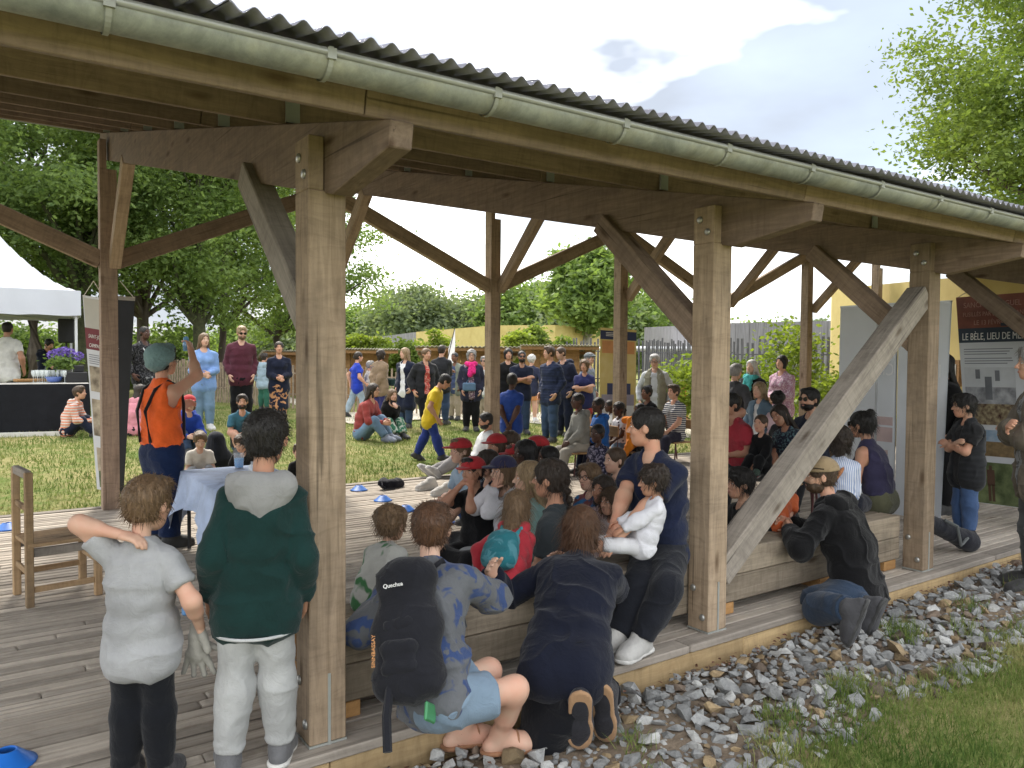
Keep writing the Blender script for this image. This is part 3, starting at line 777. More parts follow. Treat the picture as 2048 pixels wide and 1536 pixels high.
# huts
M_HROOF = plain('hut corrugated roof', (.50, .46, .38), .6, .2, 8)
def hut(label, xl, xr, depth, ytop, lean, depth2=2.2, low=-.42, rot=.42):
    a, b_ = at_d(xl, 712, depth), at_d(xr, 712, depth - lean); L = (b_ - a).length
    ang = math.atan2(b_.y - a.y, b_.x - a.x) + rot; L = L / (math.cos(rot) + .35 * math.sin(rot)); c = (a + b_) / 2; z0 = lawn_z(min(c.x, 12), min(c.y, 20)) - .05
    zt = at_d((xl + xr) / 2, ytop, depth - lean / 2).z - z0
    e = empty('timber_hut', (c.x, c.y, z0), ang, label, 'hut', 'market huts behind the paling fence')
    zb_ = zt - .52; W = L * .86
    n = int(W / .22)
    zf = zt - .14
    for k in range(n):
        if n * .55 < k < n * .8: continue
        MB().box((-W / 2 + (k + .5) * W / n, 0, zf / 2), (W / n - .015, .025 + .015 * (k % 2), zf)).build('board', W_HUT, e)
    MB().box((-W / 2 + W * .685, .0, zf * .82), (W * .25, .03, zf * .34)).build('lintel_panel', W_HUT, e)
    MB().box((-W / 2 + W * .685, .1, zf * .35), (W * .25, .03, zf * .6)).build('door', wood('dark hut door', (.25, .15, .08), (.14, .08, .04)), e)  # door in a darker wood tone than the hut boards
    MB().box((0, depth2 / 2 + .06, zb_ / 2), (W, depth2, zb_ - .02)).build('wall', W_HUT, e)
    V = []; X = np.linspace(-L / 2, L / 2, 100); pz = .022 * np.cos(np.arange(100) * 2 * math.pi / 4)
    for yy, dz in ((-.75, .0), (depth2 + .3, low)):
        V += [(x, yy, zt - .02 + z + dz) for x, z in zip(X, pz)]
    V += [(v[0], v[1], v[2] - .012) for v in V]
    F = [(i, i + 1, 101 + i, 100 + i) for i in range(99)] + [(200 + i, 300 + i, 301 + i, 201 + i) for i in range(99)] + [(i, 200 + i, 201 + i, i + 1) for i in range(99)]
    obj('roof', np_mesh('roof', V, F, M_HROOF), e)
    for yy in (-.62, .4): MB().box((0, yy, zt - .1 + low * (yy + .75) / (depth2 + 1)), (L * .98, .06, .09)).build('roof_beam', W_HUT, e)
    return e
hut('orange timber hut with corrugated roof at left, beside the nearest post', 640, 792, 24, 696, 0)
hut('wide orange timber hut in the middle behind the woman with the pink scarf', 838, 1040, 25, 692, 1.2)
hut('orange timber hut on the right behind the men in navy jackets', 1042, 1196, 24, 689, 1.0)
hut('small timber hut at left beside the woman in the navy sweater', 520, 640, 26, 700, 0)
# lamp post
p = tb(443, 40)
lp = empty('street_lamp', p, 0, 'thin grey street lamp beyond the lawn at left', 'lamp')
MB().tube([(0, 0, 0), (0, 0, 3.2)], [.05, .035], 8).build('pole', plain('lamp grey', (.45, .46, .47), .5), lp)
MB().box((.28, -.05, 3.2), (.62, .14, .06)).build('lamp_head', plain('lamp grey', (.45, .46, .47), .5), lp)
# pale path beyond the lawn
pts = [(560, 800), (700, 848), (860, 838), (1010, 842), (1130, 852), (1300, 868), (1420, 880)]
P = [at_lawn(x, y) for x, y in pts]
V = []; 
for q in P:
    d = Vector((q.x, q.y, 0)).normalized()
    for s in (-.15, 2.9):
        x, y = q.x + d.x * s, q.y + d.y * s; V.append((x, y, lawn_z(x, y) + .022))
tag(obj('path', np_mesh('path', V, [(2 * i, 2 * i + 2, 2 * i + 3, 2 * i + 1) for i in range(len(P) - 1)], plain('pale gravel path', (.47, .43, .36), .95, .15, 4, .5, 60))), 'pale gravel path crossing behind the lawn', kind='structure')
# ================================================================== IMPLICIT-SURFACE MODELLING (bodies, hair, clothes)
A3 = lambda *v: np.array(v, dtype=np.float64)
def unit(v): return v / (np.linalg.norm(v) + 1e-12)
def cap(a, b, ra, rb=None, k=.02, cut=None, sub=False): return dict(t='c', a=np.asarray(a, float), b=np.asarray(b, float), ra=ra, rb=ra if rb is None else rb, k=k, cut=cut or [], sub=sub)
def ell(c, r, B=None, k=.01, cut=None, sub=False): return dict(t='e', c=np.asarray(c, float), r=np.asarray(r, float), B=np.eye(3) if B is None else B, k=k, cut=cut or [], sub=sub)
def pbox(p):
    if p['t'] == 'c':
        a, b = p['a'], p['b']
        return np.minimum(a - p['ra'], b - p['rb']), np.maximum(a + p['ra'], b + p['rb'])
    e = np.sqrt(((p['B'] * p['r'][:, None]) ** 2).sum(0))
    return p['c'] - e, p['c'] + e
def pdist(p, X, Y, Z):
    if p['t'] == 'c':
        a, b = p['a'], p['b']; d = b - a; L = d @ d + 1e-12
        x, y, z = X - a[0], Y - a[1], Z - a[2]
        t = np.clip((x * d[0] + y * d[1] + z * d[2]) / L, 0, 1)
        F = np.sqrt((x - t * d[0]) ** 2 + (y - t * d[1]) ** 2 + (z - t * d[2]) ** 2) - (p['ra'] + (p['rb'] - p['ra']) * t)
    else:
        x, y, z = X - p['c'][0], Y - p['c'][1], Z - p['c'][2]; B, r = p['B'], p['r']
        k0 = 0; k1 = 0
        for i in range(3):
            u = x * B[i, 0] + y * B[i, 1] + z * B[i, 2]
            k0 = k0 + (u / r[i]) ** 2; k1 = k1 + (u / r[i] ** 2) ** 2
        k0 = np.sqrt(k0); F = k0 * (k0 - 1) / (np.sqrt(k1) + 1e-9)
    for (q, n) in p['cut']:
        F = np.maximum(F, (X - q[0]) * n[0] + (Y - q[1]) * n[1] + (Z - q[2]) * n[2])
    return F
def sdf_mesh(prims, c):
    adds = [p for p in prims if not p['sub']]
    bb = [pbox(p) for p in adds]
    km = .45 * max(p['k'] for p in adds)
    lo = np.min([b[0] for b in bb], 0) - 3 * c - km; hi = np.max([b[1] for b in bb], 0) + 3 * c + km
    n = np.maximum(np.ceil((hi - lo) / c).astype(int) + 1, 4)
    F = np.full(n, .3, dtype=np.float32)
    ax = [(lo[i] + c * np.arange(n[i])).astype(np.float32) for i in range(3)]
    for p in prims:
        b0, b1 = pbox(p); m = p['k'] + 3 * c
        i0 = np.clip(np.floor((b0 - m - lo) / c).astype(int), 0, n); i1 = np.clip(np.ceil((b1 + m - lo) / c).astype(int) + 1, 0, n)
        if (i1 <= i0).any(): continue
        s = tuple(slice(i0[i], i1[i]) for i in range(3))
        X, Y, Z = ax[0][s[0]][:, None, None], ax[1][s[1]][None, :, None], ax[2][s[2]][None, None, :]
        D = pdist(p, X, Y, Z).astype(np.float32); k = p['k']; G = F[s]
        if p['sub']:
            D = -D; h = np.maximum(k - np.abs(G - D), 0) / k; F[s] = np.maximum(G, D) + h * h * k * .25
        else:
            h = np.maximum(k - np.abs(G - D), 0) / k; F[s] = np.minimum(G, D) - h * h * k * .25
    ins = F < 0
    ids = []; pos = []; quads = []; cnt = 0
    n64 = n.astype(np.int64)
    for axn in range(3):
        sl0 = [slice(None)] * 3; sl1 = [slice(None)] * 3
        sl0[axn] = slice(0, -1); sl1[axn] = slice(1, None)
        for i in range(3):
            if i != axn: sl0[i] = slice(1, -1); sl1[i] = slice(1, -1)
        a = ins[tuple(sl0)]; b = ins[tuple(sl1)]
        I = np.argwhere(a != b)
        if not len(I): continue
        off = np.ones(3, int); off[axn] = 0; I = I + off
        J = I.copy(); J[:, axn] += 1
        fa = F[I[:, 0], I[:, 1], I[:, 2]]; fb = F[J[:, 0], J[:, 1], J[:, 2]]
        t = fa / (fa - fb)
        p = I.astype(np.float64); p[:, axn] += t
        u, v = [(1, 2), (2, 0), (0, 1)][axn]
        cs = []
        for du, dv in ((-1, -1), (0, -1), (0, 0), (-1, 0)):
            q = I.copy(); q[:, u] += du; q[:, v] += dv
            cs.append((q[:, 0] * n64[1] + q[:, 1]) * n64[2] + q[:, 2])
        cs = np.stack(cs, 1)
        flip = ~(fa < 0); cs[flip] = cs[flip][:, ::-1]
        quads.append(cs); ids.append(cs.ravel()); pos.append(np.repeat(p, 4, 0))
    ids = np.concatenate(ids); pos = np.concatenate(pos)
    uq, inv = np.unique(ids, return_inverse=True)
    num = np.bincount(inv, minlength=len(uq)).astype(float)
    V = np.stack([np.bincount(inv, pos[:, i], len(uq)) / num for i in range(3)], 1) * c + lo
    return V, inv.reshape(-1, 4)
def vnormals(V, Q):
    fn = np.cross(V[Q[:, 2]] - V[Q[:, 0]], V[Q[:, 3]] - V[Q[:, 1]])
    N = np.zeros_like(V)
    for i in range(4):
        for a in range(3): N[:, a] += np.bincount(Q[:, i], fn[:, a], len(V))
    return N / (np.linalg.norm(N, axis=1)[:, None] + 1e-12)
def vnoise(P, seed=0):
    i = np.floor(P).astype(np.int64); f = P - i; f = f * f * (3 - 2 * f)
    def hsh(a, b, c):
        h = (a * 374761393 + b * 668265263 + c * 2147483647 + seed * 974634721) & 0xffffffff
        h = ((h ^ (h >> 13)) * 1274126177) & 0xffffffff
        return ((h ^ (h >> 16)) & 0xffff) / 65535.0
    r = 0
    for dx in (0, 1):
        for dy in (0, 1):
            for dz in (0, 1):
                w = (f[:, 0] if dx else 1 - f[:, 0]) * (f[:, 1] if dy else 1 - f[:, 1]) * (f[:, 2] if dz else 1 - f[:, 2])
                r = r + w * hsh(i[:, 0] + dx, i[:, 1] + dy, i[:, 2] + dz)
    return r * 2 - 1
def join_meshes(parts):
    V = []; Q = []; o = 0
    for v, q in parts: V.append(v); Q.append(q + o); o += len(v)
    return np.concatenate(V), np.concatenate(Q)
def rotz(a): c, s = math.cos(a), math.sin(a); return A3(c, -s, 0, s, c, 0, 0, 0, 1).reshape(3, 3)
def rotx(a): c, s = math.cos(a), math.sin(a); return A3(1, 0, 0, 0, c, -s, 0, s, c).reshape(3, 3)
def roty(a): c, s = math.cos(a), math.sin(a); return A3(c, 0, s, 0, 1, 0, -s, 0, c).reshape(3, 3)
def ik(a, t, l1, l2, pole):
    d = t - a; L = np.linalg.norm(d)
    Lm = min(max(L, abs(l1 - l2) * 1.05 + 1e-4), (l1 + l2) * .999); d = d / (L + 1e-9); t = a + d * Lm
    x = (l1 * l1 - l2 * l2 + Lm * Lm) / (2 * Lm); hgt = math.sqrt(max(0, l1 * l1 - x * x))
    p = pole - d * (pole @ d); p = unit(p)
    return a + d * x + p * hgt, t

# ------------------------------------------------------------------ cloth, skin, hair materials
def skin_mat(name, c):
    if name in MATS: return MATS[name]
    m, n, l, b = nt(name)
    v, _ = coordnode(n, l, (1, 1, 1), False)
    f = noise(n, l, v, None, 9, 4, .6)
    red = (min(1, c[0] * 1.06), c[1] * .80, c[2] * .76)
    l.new(ramp(n, l, f, [(.3, c), (.75, red)]), b.inputs['Base Color'])
    b.inputs['Roughness'].default_value = .52; b.inputs['Specular IOR Level'].default_value = .35
    MATS[name] = m; return m
SKIN = dict(fair=(.57, .385, .285), light=(.55, .34, .235), tan=(.42, .245, .16), olive=(.36, .21, .135), brown=(.17, .088, .055), dark=(.075, .04, .027))
def SK(k): return skin_mat('skin ' + k, SKIN[k])
def cloth(col, pat=None, col2=None, sc_=1.0, rough=.9):
    name = 'cloth %.2f %.2f %.2f %s %s' % (col[0] * 9, col[1] * 9, col[2] * 9, pat or '', '' if col2 is None else '%.2f' % sum(col2))
    if name in MATS: return MATS[name]
    m, n, l, b = nt(name)
    v, _ = coordnode(n, l, (1, 1, 1))
    f = noise(n, l, v, None, 7, 4, .6)
    c = ramp(n, l, f, [(.28, mul(col, .80)), (.72, mul(col, 1.15))])
    if pat == 'stripes' or pat == 'vstripes':
        w_ = n.new('ShaderNodeTexWave'); w_.bands_direction = 'Z' if pat == 'stripes' else 'X'; w_.inputs['Scale'].default_value = 9 * sc_; w_.inputs['Distortion'].default_value = .6
        l.new(v, w_.inputs['Vector'])
        c = mixc(n, l, ramp(n, l, w_.outputs['Fac'], [(.45, (0, 0, 0)), (.55, (1, 1, 1))]), c, col2)
    elif pat in ('floral', 'dots', 'blotch'):
        if pat == 'dots':
            vo = n.new('ShaderNodeTexVoronoi'); vo.inputs['Scale'].default_value = 22 * sc_; l.new(v, vo.inputs['Vector']); fac = ramp(n, l, vo.outputs['Distance'], [(.24, (1, 1, 1)), (.32, (0, 0, 0))])
        else:
            s_ = (38 if pat == 'floral' else 12) * sc_
            fac = ramp(n, l, noise(n, l, v, None, s_, 2, .5, 1.0), [(.52, (0, 0, 0)), (.58, (1, 1, 1))])
        c = mixc(n, l, fac, c, col2)
    elif pat == 'quilt':
        w_ = n.new('ShaderNodeTexWave'); w_.bands_direction = 'Z'; w_.inputs['Scale'].default_value = 6.5 * sc_; l.new(v, w_.inputs['Vector'])
        bump(n, l, b, w_.outputs['Fac'], .35, .012)
    elif pat == 'denim':
        c = mixc(n, l, ramp(n, l, noise(n, l, v, None, 3.2, 3, .5), [(.4, (0, 0, 0)), (.7, (1, 1, 1))]), c, mul(col, 1.5))
    l.new(c, b.inputs['Base Color']); b.inputs['Roughness'].default_value = rough; b.inputs['Specular IOR Level'].default_value = .2
    b.inputs['Sheen Weight'].default_value = .12
    if pat != 'quilt': bump(n, l, b, noise(n, l, v, None, 16, 5, .65, .8), .45, .02)
    MATS[name] = m; return m
def hair_mat(col):
    name = 'hair %.3f %.3f %.3f' % col
    if name in MATS: return MATS[name]
    m, n, l, b = nt(name)
    v, _ = coordnode(n, l, (38, 38, 7))
    f = noise(n, l, v, None, 2.4, 4, .65, .6)
    l.new(ramp(n, l, f, [(.3, mul(col, .55)), (.55, col), (.8, mul(col, 1.7))]), b.inputs['Base Color'])
    b.inputs['Roughness'].default_value = .48; b.inputs['Specular IOR Level'].default_value = .4
    bump(n, l, b, f, .9, .012)
    MATS[name] = m; return m
BLACK, DKBR, BROWN, LTBR, BLOND, AUBURN, GREY, WHITEH = (.012, .010, .009), (.03, .02, .014), (.07, .042, .024), (.15, .092, .048), (.30, .21, .115), (.095, .045, .022), (.27, .26, .25), (.55, .54, .52)
M_EYE = plain('eye white', (.7, .68, .65), .3, .02); M_IRIS = plain('dark iris', (.02, .014, .01), .2, .1)
M_LIP = plain('lips', (.42, .17, .14), .5, .1); M_LIPD = plain('dark lips', (.13, .055, .045), .5, .1)
M_LENS = plain('dark lens', (.008, .008, .01), .12, .1); M_FRAME = plain('spectacle frame', (.02, .018, .018), .4)

# ------------------------------------------------------------------ skeleton
def skeleton(H, ps):
    hd = H / float(np.interp(H, [.62, .95, 1.15, 1.35, 1.6, 1.75], [4.2, 5.1, 5.8, 6.4, 7.1, 7.4]))
    leg = H * float(np.interp(H, [.62, 1.1, 1.75], [.36, .455, .485]))
    ank = .045 * H; th = (leg - ank) * .535; sh = (leg - ank) * .465
    T = H - hd - .048 * H - leg
    wd = ps.get('wide', 1.0) * float(np.interp(H, [.9, 1.4, 1.62], [.86, .88, 1]))
    sw, hw = .104 * H * wd, .050 * H * (wd ** .5)
    pz = ps['pel'] * H if 'pel' in ps else (ps['seat'] + .058 * H * wd if 'seat' in ps else leg)
    pel = A3(0, 0, pz) + np.asarray(ps.get('shift', (0, 0, 0)), float) * H
    lf, ls = math.radians(ps.get('lean', 0)), math.radians(ps.get('side', 0)); tw = math.radians(ps.get('twist', 0))
    B = roty(ls) @ rotx(-lf)                       # columns: right, fwd, up of the torso
    Bs = B @ rotz(-tw)
    up = B[:, 2]
    S0 = pel + up * T + B[:, 1] * ps.get('slouch', 0) * H
    mid = pel + up * T * .5 - B[:, 1] * (.012 + ps.get('slouch', 0) * .6) * H
    J = dict(H=H, hd=hd, pel=pel, S0=S0, mid=mid, B=B, Bs=Bs, sw=sw, hw=hw, T=T)
    hy, hp, hr = [math.radians(a) for a in (ps.get('head', (0, 0, 0)) + (0, 0, 0))[:3]]
    Hb = rotz(-hy) @ rotx(-hp) @ roty(hr)
    nb = S0 + up * .012 * H
    hb = nb + (unit(up * .7 + Hb[:, 2] * .3)) * .052 * H + Hb[:, 1] * .012 * H
    J['Hb'] = Hb; J['nb'] = nb; J['hb'] = hb; J['hc'] = hb + Hb[:, 2] * hd * .44 + Hb[:, 1] * hd * .10
    J['top'] = (J['hc'] + Hb[:, 2] * hd * .5)[2]
    for s, nm in ((1, 'R'), (-1, 'L')):
        sj = S0 + Bs[:, 0] * s * sw - up * .030 * H
        hj = pel + A3(s * hw, 0, 0)
        w = ps['hand' + nm]
        if w[0] == 'w': tgt = A3(w[1], w[2], 0) * H + A3(0, 0, w[3] * H)
        elif w[0] == 'p': tgt = pel + A3(w[1], w[2], w[3]) * H
        elif w[0] == 'h': tgt = J['hc'] + Hb @ A3(w[1], w[2], w[3]) * hd
        else: tgt = pel + Bs @ (A3(*w) * H)
        pole = np.asarray(ps.get('elb' + nm, (s * .55, -.6, -.55)), float)
        pole = Bs @ pole
        J['sh' + nm] = sj; J['hip' + nm] = hj
        J['el' + nm], J['wr' + nm] = ik(sj, tgt, .163 * H, .146 * H, pole)
        f = ps['foot' + nm]
        kp = np.asarray(ps.get('knee' + nm, (s * .12, 1, .25)), float)
        J['kn' + nm], J['an' + nm] = ik(hj, A3(f[0], f[1], f[2]) * H, th, sh, kp)
        toe = math.radians(ps.get('toe' + nm, s * 8)); tp = ps.get('tip' + nm, 0.0)
        J['td' + nm] = unit(A3(math.sin(toe), math.cos(toe), -tp))
        J['fb' + nm] = J['an' + nm] - A3(0, 0, .045 * H)
    return J
# arm presets: wrist in the torso frame
ARMS = dict(down=((.150, .030, .035), (-.150, .030, .035)), pockets=((.112, .04, .03), (-.112, .04, .03)),
            crossed=((-.052, .118, .205), (.055, .105, .185)), belly=((.025, .125, .10), (-.03, .125, .115)),
            back=((.02, -.105, .02), (-.02, -.11, .03)), chin=(('h', .10, .30, -.62), (.0, .13, .14)), face=(('h', .24, .36, -.45), ('h', -.24, .36, -.45)),
            lap=((.045, .155, .04), (-.045, .155, .05)), walk=((.14, .10, .05), (-.14, -.07, .05)), hug=(('w', .05, .26, .19), ('w', -.05, .26, .20)),
            mouth=(('h', .06, .34, -.55), ('h', -.06, .34, -.55)))
def POSE(kind='stand', arms='down', seat=None, **kw):
    d = dict()
    if kind == 'stand': d.update(footR=(.058, .0, .045), footL=(-.058, .01, .045))
    elif kind == 'walk': d.update(footR=(.04, .15, .045), footL=(-.04, -.16, .075), tipL=.5)
    elif kind == 'sit': d.update(footR=(.075, .235, .045), footL=(-.075, .25, .045), slouch=.012, seat=.42 if seat is None else seat)
    elif kind == 'cross': d.update(pel=.07, footR=(-.075, .165, .04), footL=(.08, .20, .04), kneeR=(1, .35, .12), kneeL=(-1, .35, .12), toeR=-70, toeL=70, slouch=.03)
    elif kind == 'kneesup': d.update(pel=.072, footR=(.055, .30, .045), footL=(-.055, .29, .045), kneeR=(.2, .4, 1), kneeL=(-.2, .4, 1), slouch=.03, lean=12)
    elif kind == 'legsout': d.update(pel=.072, footR=(.05, .41, .05), footL=(-.06, .37, .05), kneeR=(.1, 0, 1), kneeL=(-.1, 0, 1), tipR=-.9, tipL=-.9, lean=-22)
    a, b = ARMS[arms] if isinstance(arms, str) else arms
    d['handR'], d['handL'] = a, b
    if arms == 'crossed': d.update(elbR=(.9, -.1, -.6), elbL=(-.9, -.1, -.6))
    if arms in ('pockets',): d.update(elbR=(.35, -1, -.2), elbL=(-.35, -1, -.2))
    d.update(kw); return d

# ------------------------------------------------------------------ body parts as prims
def torso(J, g=0., fem=False, low=False, belly=0.):
    H, B, Bs = J['H'], J['B'], J['Bs']; x, xs = B[:, 0], Bs[:, 0]; k = .028 * H; p, m, S = J['pel'], J['mid'], J['S0']; wd = J['sw'] / (.104 * H)
    up = B[:, 2]; fw = Bs[:, 1]
    c = m * .45 + S * .55
    L = [cap(p - x * J['hw'] * .74, p + x * J['hw'] * .74, .060 * H + g, k=k),
         cap(m - x * .030 * H * wd, m + x * .030 * H * wd, .055 * H * wd ** .4 + g + belly * .3, k=k),
         cap(c - xs * .040 * H * wd + up * .005 * H, c + xs * .040 * H * wd + up * .005 * H, .064 * H * wd ** .4 + g, k=k),
         cap(S - xs * J['sw'] * .70 - up * .034 * H, S + xs * J['sw'] * .70 - up * .034 * H, .036 * H + g, k=k),
         cap(J['nb'] + up * .002 * H, S + xs * J['sw'] * .80 - up * .022 * H, .024 * H + g * .6, .020 * H + g * .7, k=.03 * H), cap(J['nb'] + up * .002 * H, S - xs * J['sw'] * .80 - up * .022 * H, .024 * H + g * .6, .020 * H + g * .7, k=.03 * H),
         cap(p + up * .02 * H, m, .058 * H + g, k=k), cap(m, c, .055 * H + g, k=k),
         cap(S - up * .03 * H, J['nb'] + up * .012 * H, .040 * H + g, .030 * H + g * .6, k=.03 * H)]
    if belly: L.append(cap(p * .5 + m * .5 + fw * belly * .8, m + fw * belly * .9, .055 * H + g, k=k))
    if fem:
        for s in (-1, 1): L.append(ell(c + xs * s * .042 * H + fw * .048 * H - up * .012 * H, A3(1, 1, 1) * (.036 * H + g), k=.03 * H))
    return L
def arm(J, nm, g=0., t0=0., t1=2., k=None, thick=1.):
    """t: 0 shoulder, 1 elbow, 2 wrist"""
    H = J['H']; s, e, w = J['sh' + nm], J['el' + nm], J['wr' + nm]; k = k or .03 * H; L = []
    r0, r1, r2, r3 = .0305 * H * thick + g * .7, .0265 * H * thick + g, .0245 * H * thick + g, .0170 * H + g
    if t1 <= 1:
        q = s + (e - s) * t1; d = unit(e - s)
        L.append(cap(s, e, r0, r1 + g * .3, k, [(q, d)]))
    else:
        L.append(cap(s, e, r0, r1, k)); u = t1 - 1; q = e + (w - e) * u; d = unit(w - e)
        L.append(cap(e, w, r2, r3, .02 * H, [(q, d)] if u < .99 else []))
        L.append(cap(e + (w - e) * .05, e + (w - e) * min(u, .4), r2 * 1.04, r2 * 1.02, .02 * H))
    return L
def leg(J, nm, g=0., t1=2., k=None, flare=0., thick=1.):
    H = J['H']; h, kn, an = J['hip' + nm], J['kn' + nm], J['an' + nm]; k = k or .035 * H; L = []; thick = thick * float(np.interp(H, [1.0, 1.4, 1.6], [.86, .88, 1]))
    r0, r1, r2 = .056 * H * thick + g, .036 * H * thick + g, .033 * H + g
    if t1 <= 1:
        q = h + (kn - h) * t1; L.append(cap(h, kn, r0, r1 + flare, k, [(q, unit(kn - h))]))
    else:
        u = t1 - 1; q = kn + (an - kn) * u; d = unit(an - kn)
        L.append(cap(h, kn, r0, r1, k))
        L.append(cap(kn, an, r2, .0215 * H + g + flare, .03 * H, [(q, d)] if u < 1.2 else []))
        bk = unit(-J['td' + nm] - d * ((-J['td' + nm]) @ d))
        L.append(cap(kn + (an - kn) * .12 + bk * .010 * H, kn + (an - kn) * .55 + bk * .006 * H, .030 * H + g, .026 * H + g, .03 * H))
    return L
def head(J, c=.006, chin=1., ears=True):
    h = J['hd']; C = J['hc']; Bm = J['Hb']; R = Bm.T
    P = lambda x, y, z: C + Bm @ (A3(x, y, z) * h)
    L = [cap(J['nb'] - J['B'][:, 2] * .03 * J['H'], J['hb'] + Bm[:, 2] * h * .12 - Bm[:, 1] * h * .06, .030 * J['H'], .0285 * J['H'], .02 * J['H']),
         ell(P(0, -.07, .13), A3(.335, .415, .37) * h, R, .05 * h), ell(P(0, .09, -.12), A3(.265, .275, .33) * h, R, .08 * h),
         ell(P(0, .20, -.37), A3(.12 * chin, .12, .10) * h, R, .10 * h), ell(P(0, .13, -.30), A3(.20, .19, .14) * h, R, .08 * h),
         cap(P(-.12, .295, .10), P(.12, .295, .10), .045 * h, k=.05 * h)]
    for s in (-1, 1): L.append(ell(P(s * .15, .24, -.10), A3(.09, .09, .08) * h, R, .06 * h))
    for s in (-1, 1): L.append(ell(P(s * .135, .385, .035), A3(.075, .06, .05) * h, R, .05 * h, sub=True))
    L.append(cap(P(0, .335, .06), P(0, .435, -.10), .026 * h, .045 * h, .03 * h))
    for s in (-1, 1): L.append(ell(P(s * .045, .385, -.115), A3(.035, .045, .03) * h, R, .02 * h))
    L.append(ell(P(0, .325, -.235), A3(.10, .05, .042) * h, R, .03 * h))
    if ears:
        for s in (-1, 1): L.append(ell(P(s * .335, -.055, -.02), A3(.035, .085, .125) * h, rotz(s * .35) @ R, .02 * h))
    return L
def hand(J, nm, curl=.5, dirn=None, pn=None, spread=.12):
    H = J['H']; s = 1 if nm == 'R' else -1; w, e = J['wr' + nm], J['el' + nm]; hl = .103 * H
    f = unit(w - e) if dirn is None else unit(np.asarray(dirn, float))
    # palm normal: towards the body by default
    pn = unit(np.asarray(pn, float)) if pn is not None else unit((J['mid'] - w) * .8 + A3(0, 0, -.25) * H * .2)
    pn = unit(pn - f * (pn @ f)); side = unit(np.cross(f, pn)) * (1)   # across the knuckles
    # thumb side: forward / up
    ts = side if (side @ (J['B'][:, 1] + A3(0, 0, .3))) > 0 else -side
    fr = .0078 * H * .62 + .0022; K = []
    L = [cap(w - f * .02 * H, w + f * hl * .10, .0165 * H, .015 * H, .012)]
    for i, o in enumerate((.155, .05, -.055, -.15)):
        b0 = w + f * hl * .12 + ts * o * hl * .8; kn = w + f * hl * (.50 - .03 * abs(i - 1)) + ts * o * hl
        L.append(cap(b0, kn, .0118 * H * .8, .0105 * H * .78, .010))
        ln = hl * (.42, .47, .44, .35)[i]; d = f + ts * (1.5 - i) * spread * .5
        p0 = kn; ang = 0
        for j, q in enumerate((.45, .32, .23)):
            ang += curl * (.55 if j == 0 else .75); dd = unit(unit(d) * math.cos(ang) + pn * math.sin(ang))
            p1 = p0 + dd * ln * q; L.append(cap(p0, p1, fr * (1 - .07 * j), fr * (.94 - .07 * j), .003)); p0 = p1
    t0 = w + f * hl * .16 + ts * .13 * hl; t1 = t0 + (f * .55 + ts * .75 + pn * .35) * hl * .24; t2 = t1 + (f * .85 + ts * .25 + pn * .5 * (curl + .3)) * hl * .26
    L += [cap(t0, t1, fr * 1.45, fr * 1.15, .008), cap(t1, t2, fr * 1.1, fr * .9, .004)]
    J['palm' + nm] = w + f * hl * .45 + pn * .02 * H
    return L
def foot(J, nm, g=0., bare=False):
    H = J['H']; a, d = J['an' + nm], J['td' + nm]; dn = A3(0, 0, -1) if abs(d[2]) < .95 else A3(0, 1, 0)
    upf = unit(A3(0, 0, 1) - d * d[2]); sd = np.cross(d, upf)
    heel = a - d * .030 * H - upf * .026 * H; toe = a + d * .105 * H - upf * .030 * H; ball = a + d * .07 * H - upf * .026 * H
    sole = [(a - upf * .047 * H, -upf)]
    L = [cap(heel, ball, .0225 * H + g, .025 * H + g, .02 * H, sole), cap(ball + sd * .008 * H, toe + sd * .006 * H, .023 * H + g, .018 * H + g, .02 * H, sole), cap(ball - sd * .010 * H, toe - sd * .012 * H - d * .008 * H, .021 * H + g, .016 * H + g, .02 * H, sole),
         cap(a + upf * .01 * H, a + d * .045 * H - upf * .02 * H, .024 * H + g, .021 * H + g, .03 * H, sole)]
    if not bare: L.append(cap(a + upf * .02 * H, a - upf * .02 * H, .0235 * H + g, .025 * H + g, .02 * H, sole + [(a + upf * .022 * H, upf)]))
    return L
def sole(J, nm, g):
    H = J['H']; a, d = J['an' + nm], J['td' + nm]; upf = unit(A3(0, 0, 1) - d * d[2]); sd = np.cross(d, upf)
    z = [(a - upf * .0475 * H, -upf), (a - upf * .034 * H, upf)]
    return [cap(a - d * .031 * H - upf * .04 * H, a + d * .10 * H - upf * .04 * H, .026 * H + g, .025 * H + g, .01, z), cap(a + d * .06 * H - upf * .04 * H, a + d * .085 * H - upf * .04 * H, .031 * H + g, .029 * H + g, .01, z)]
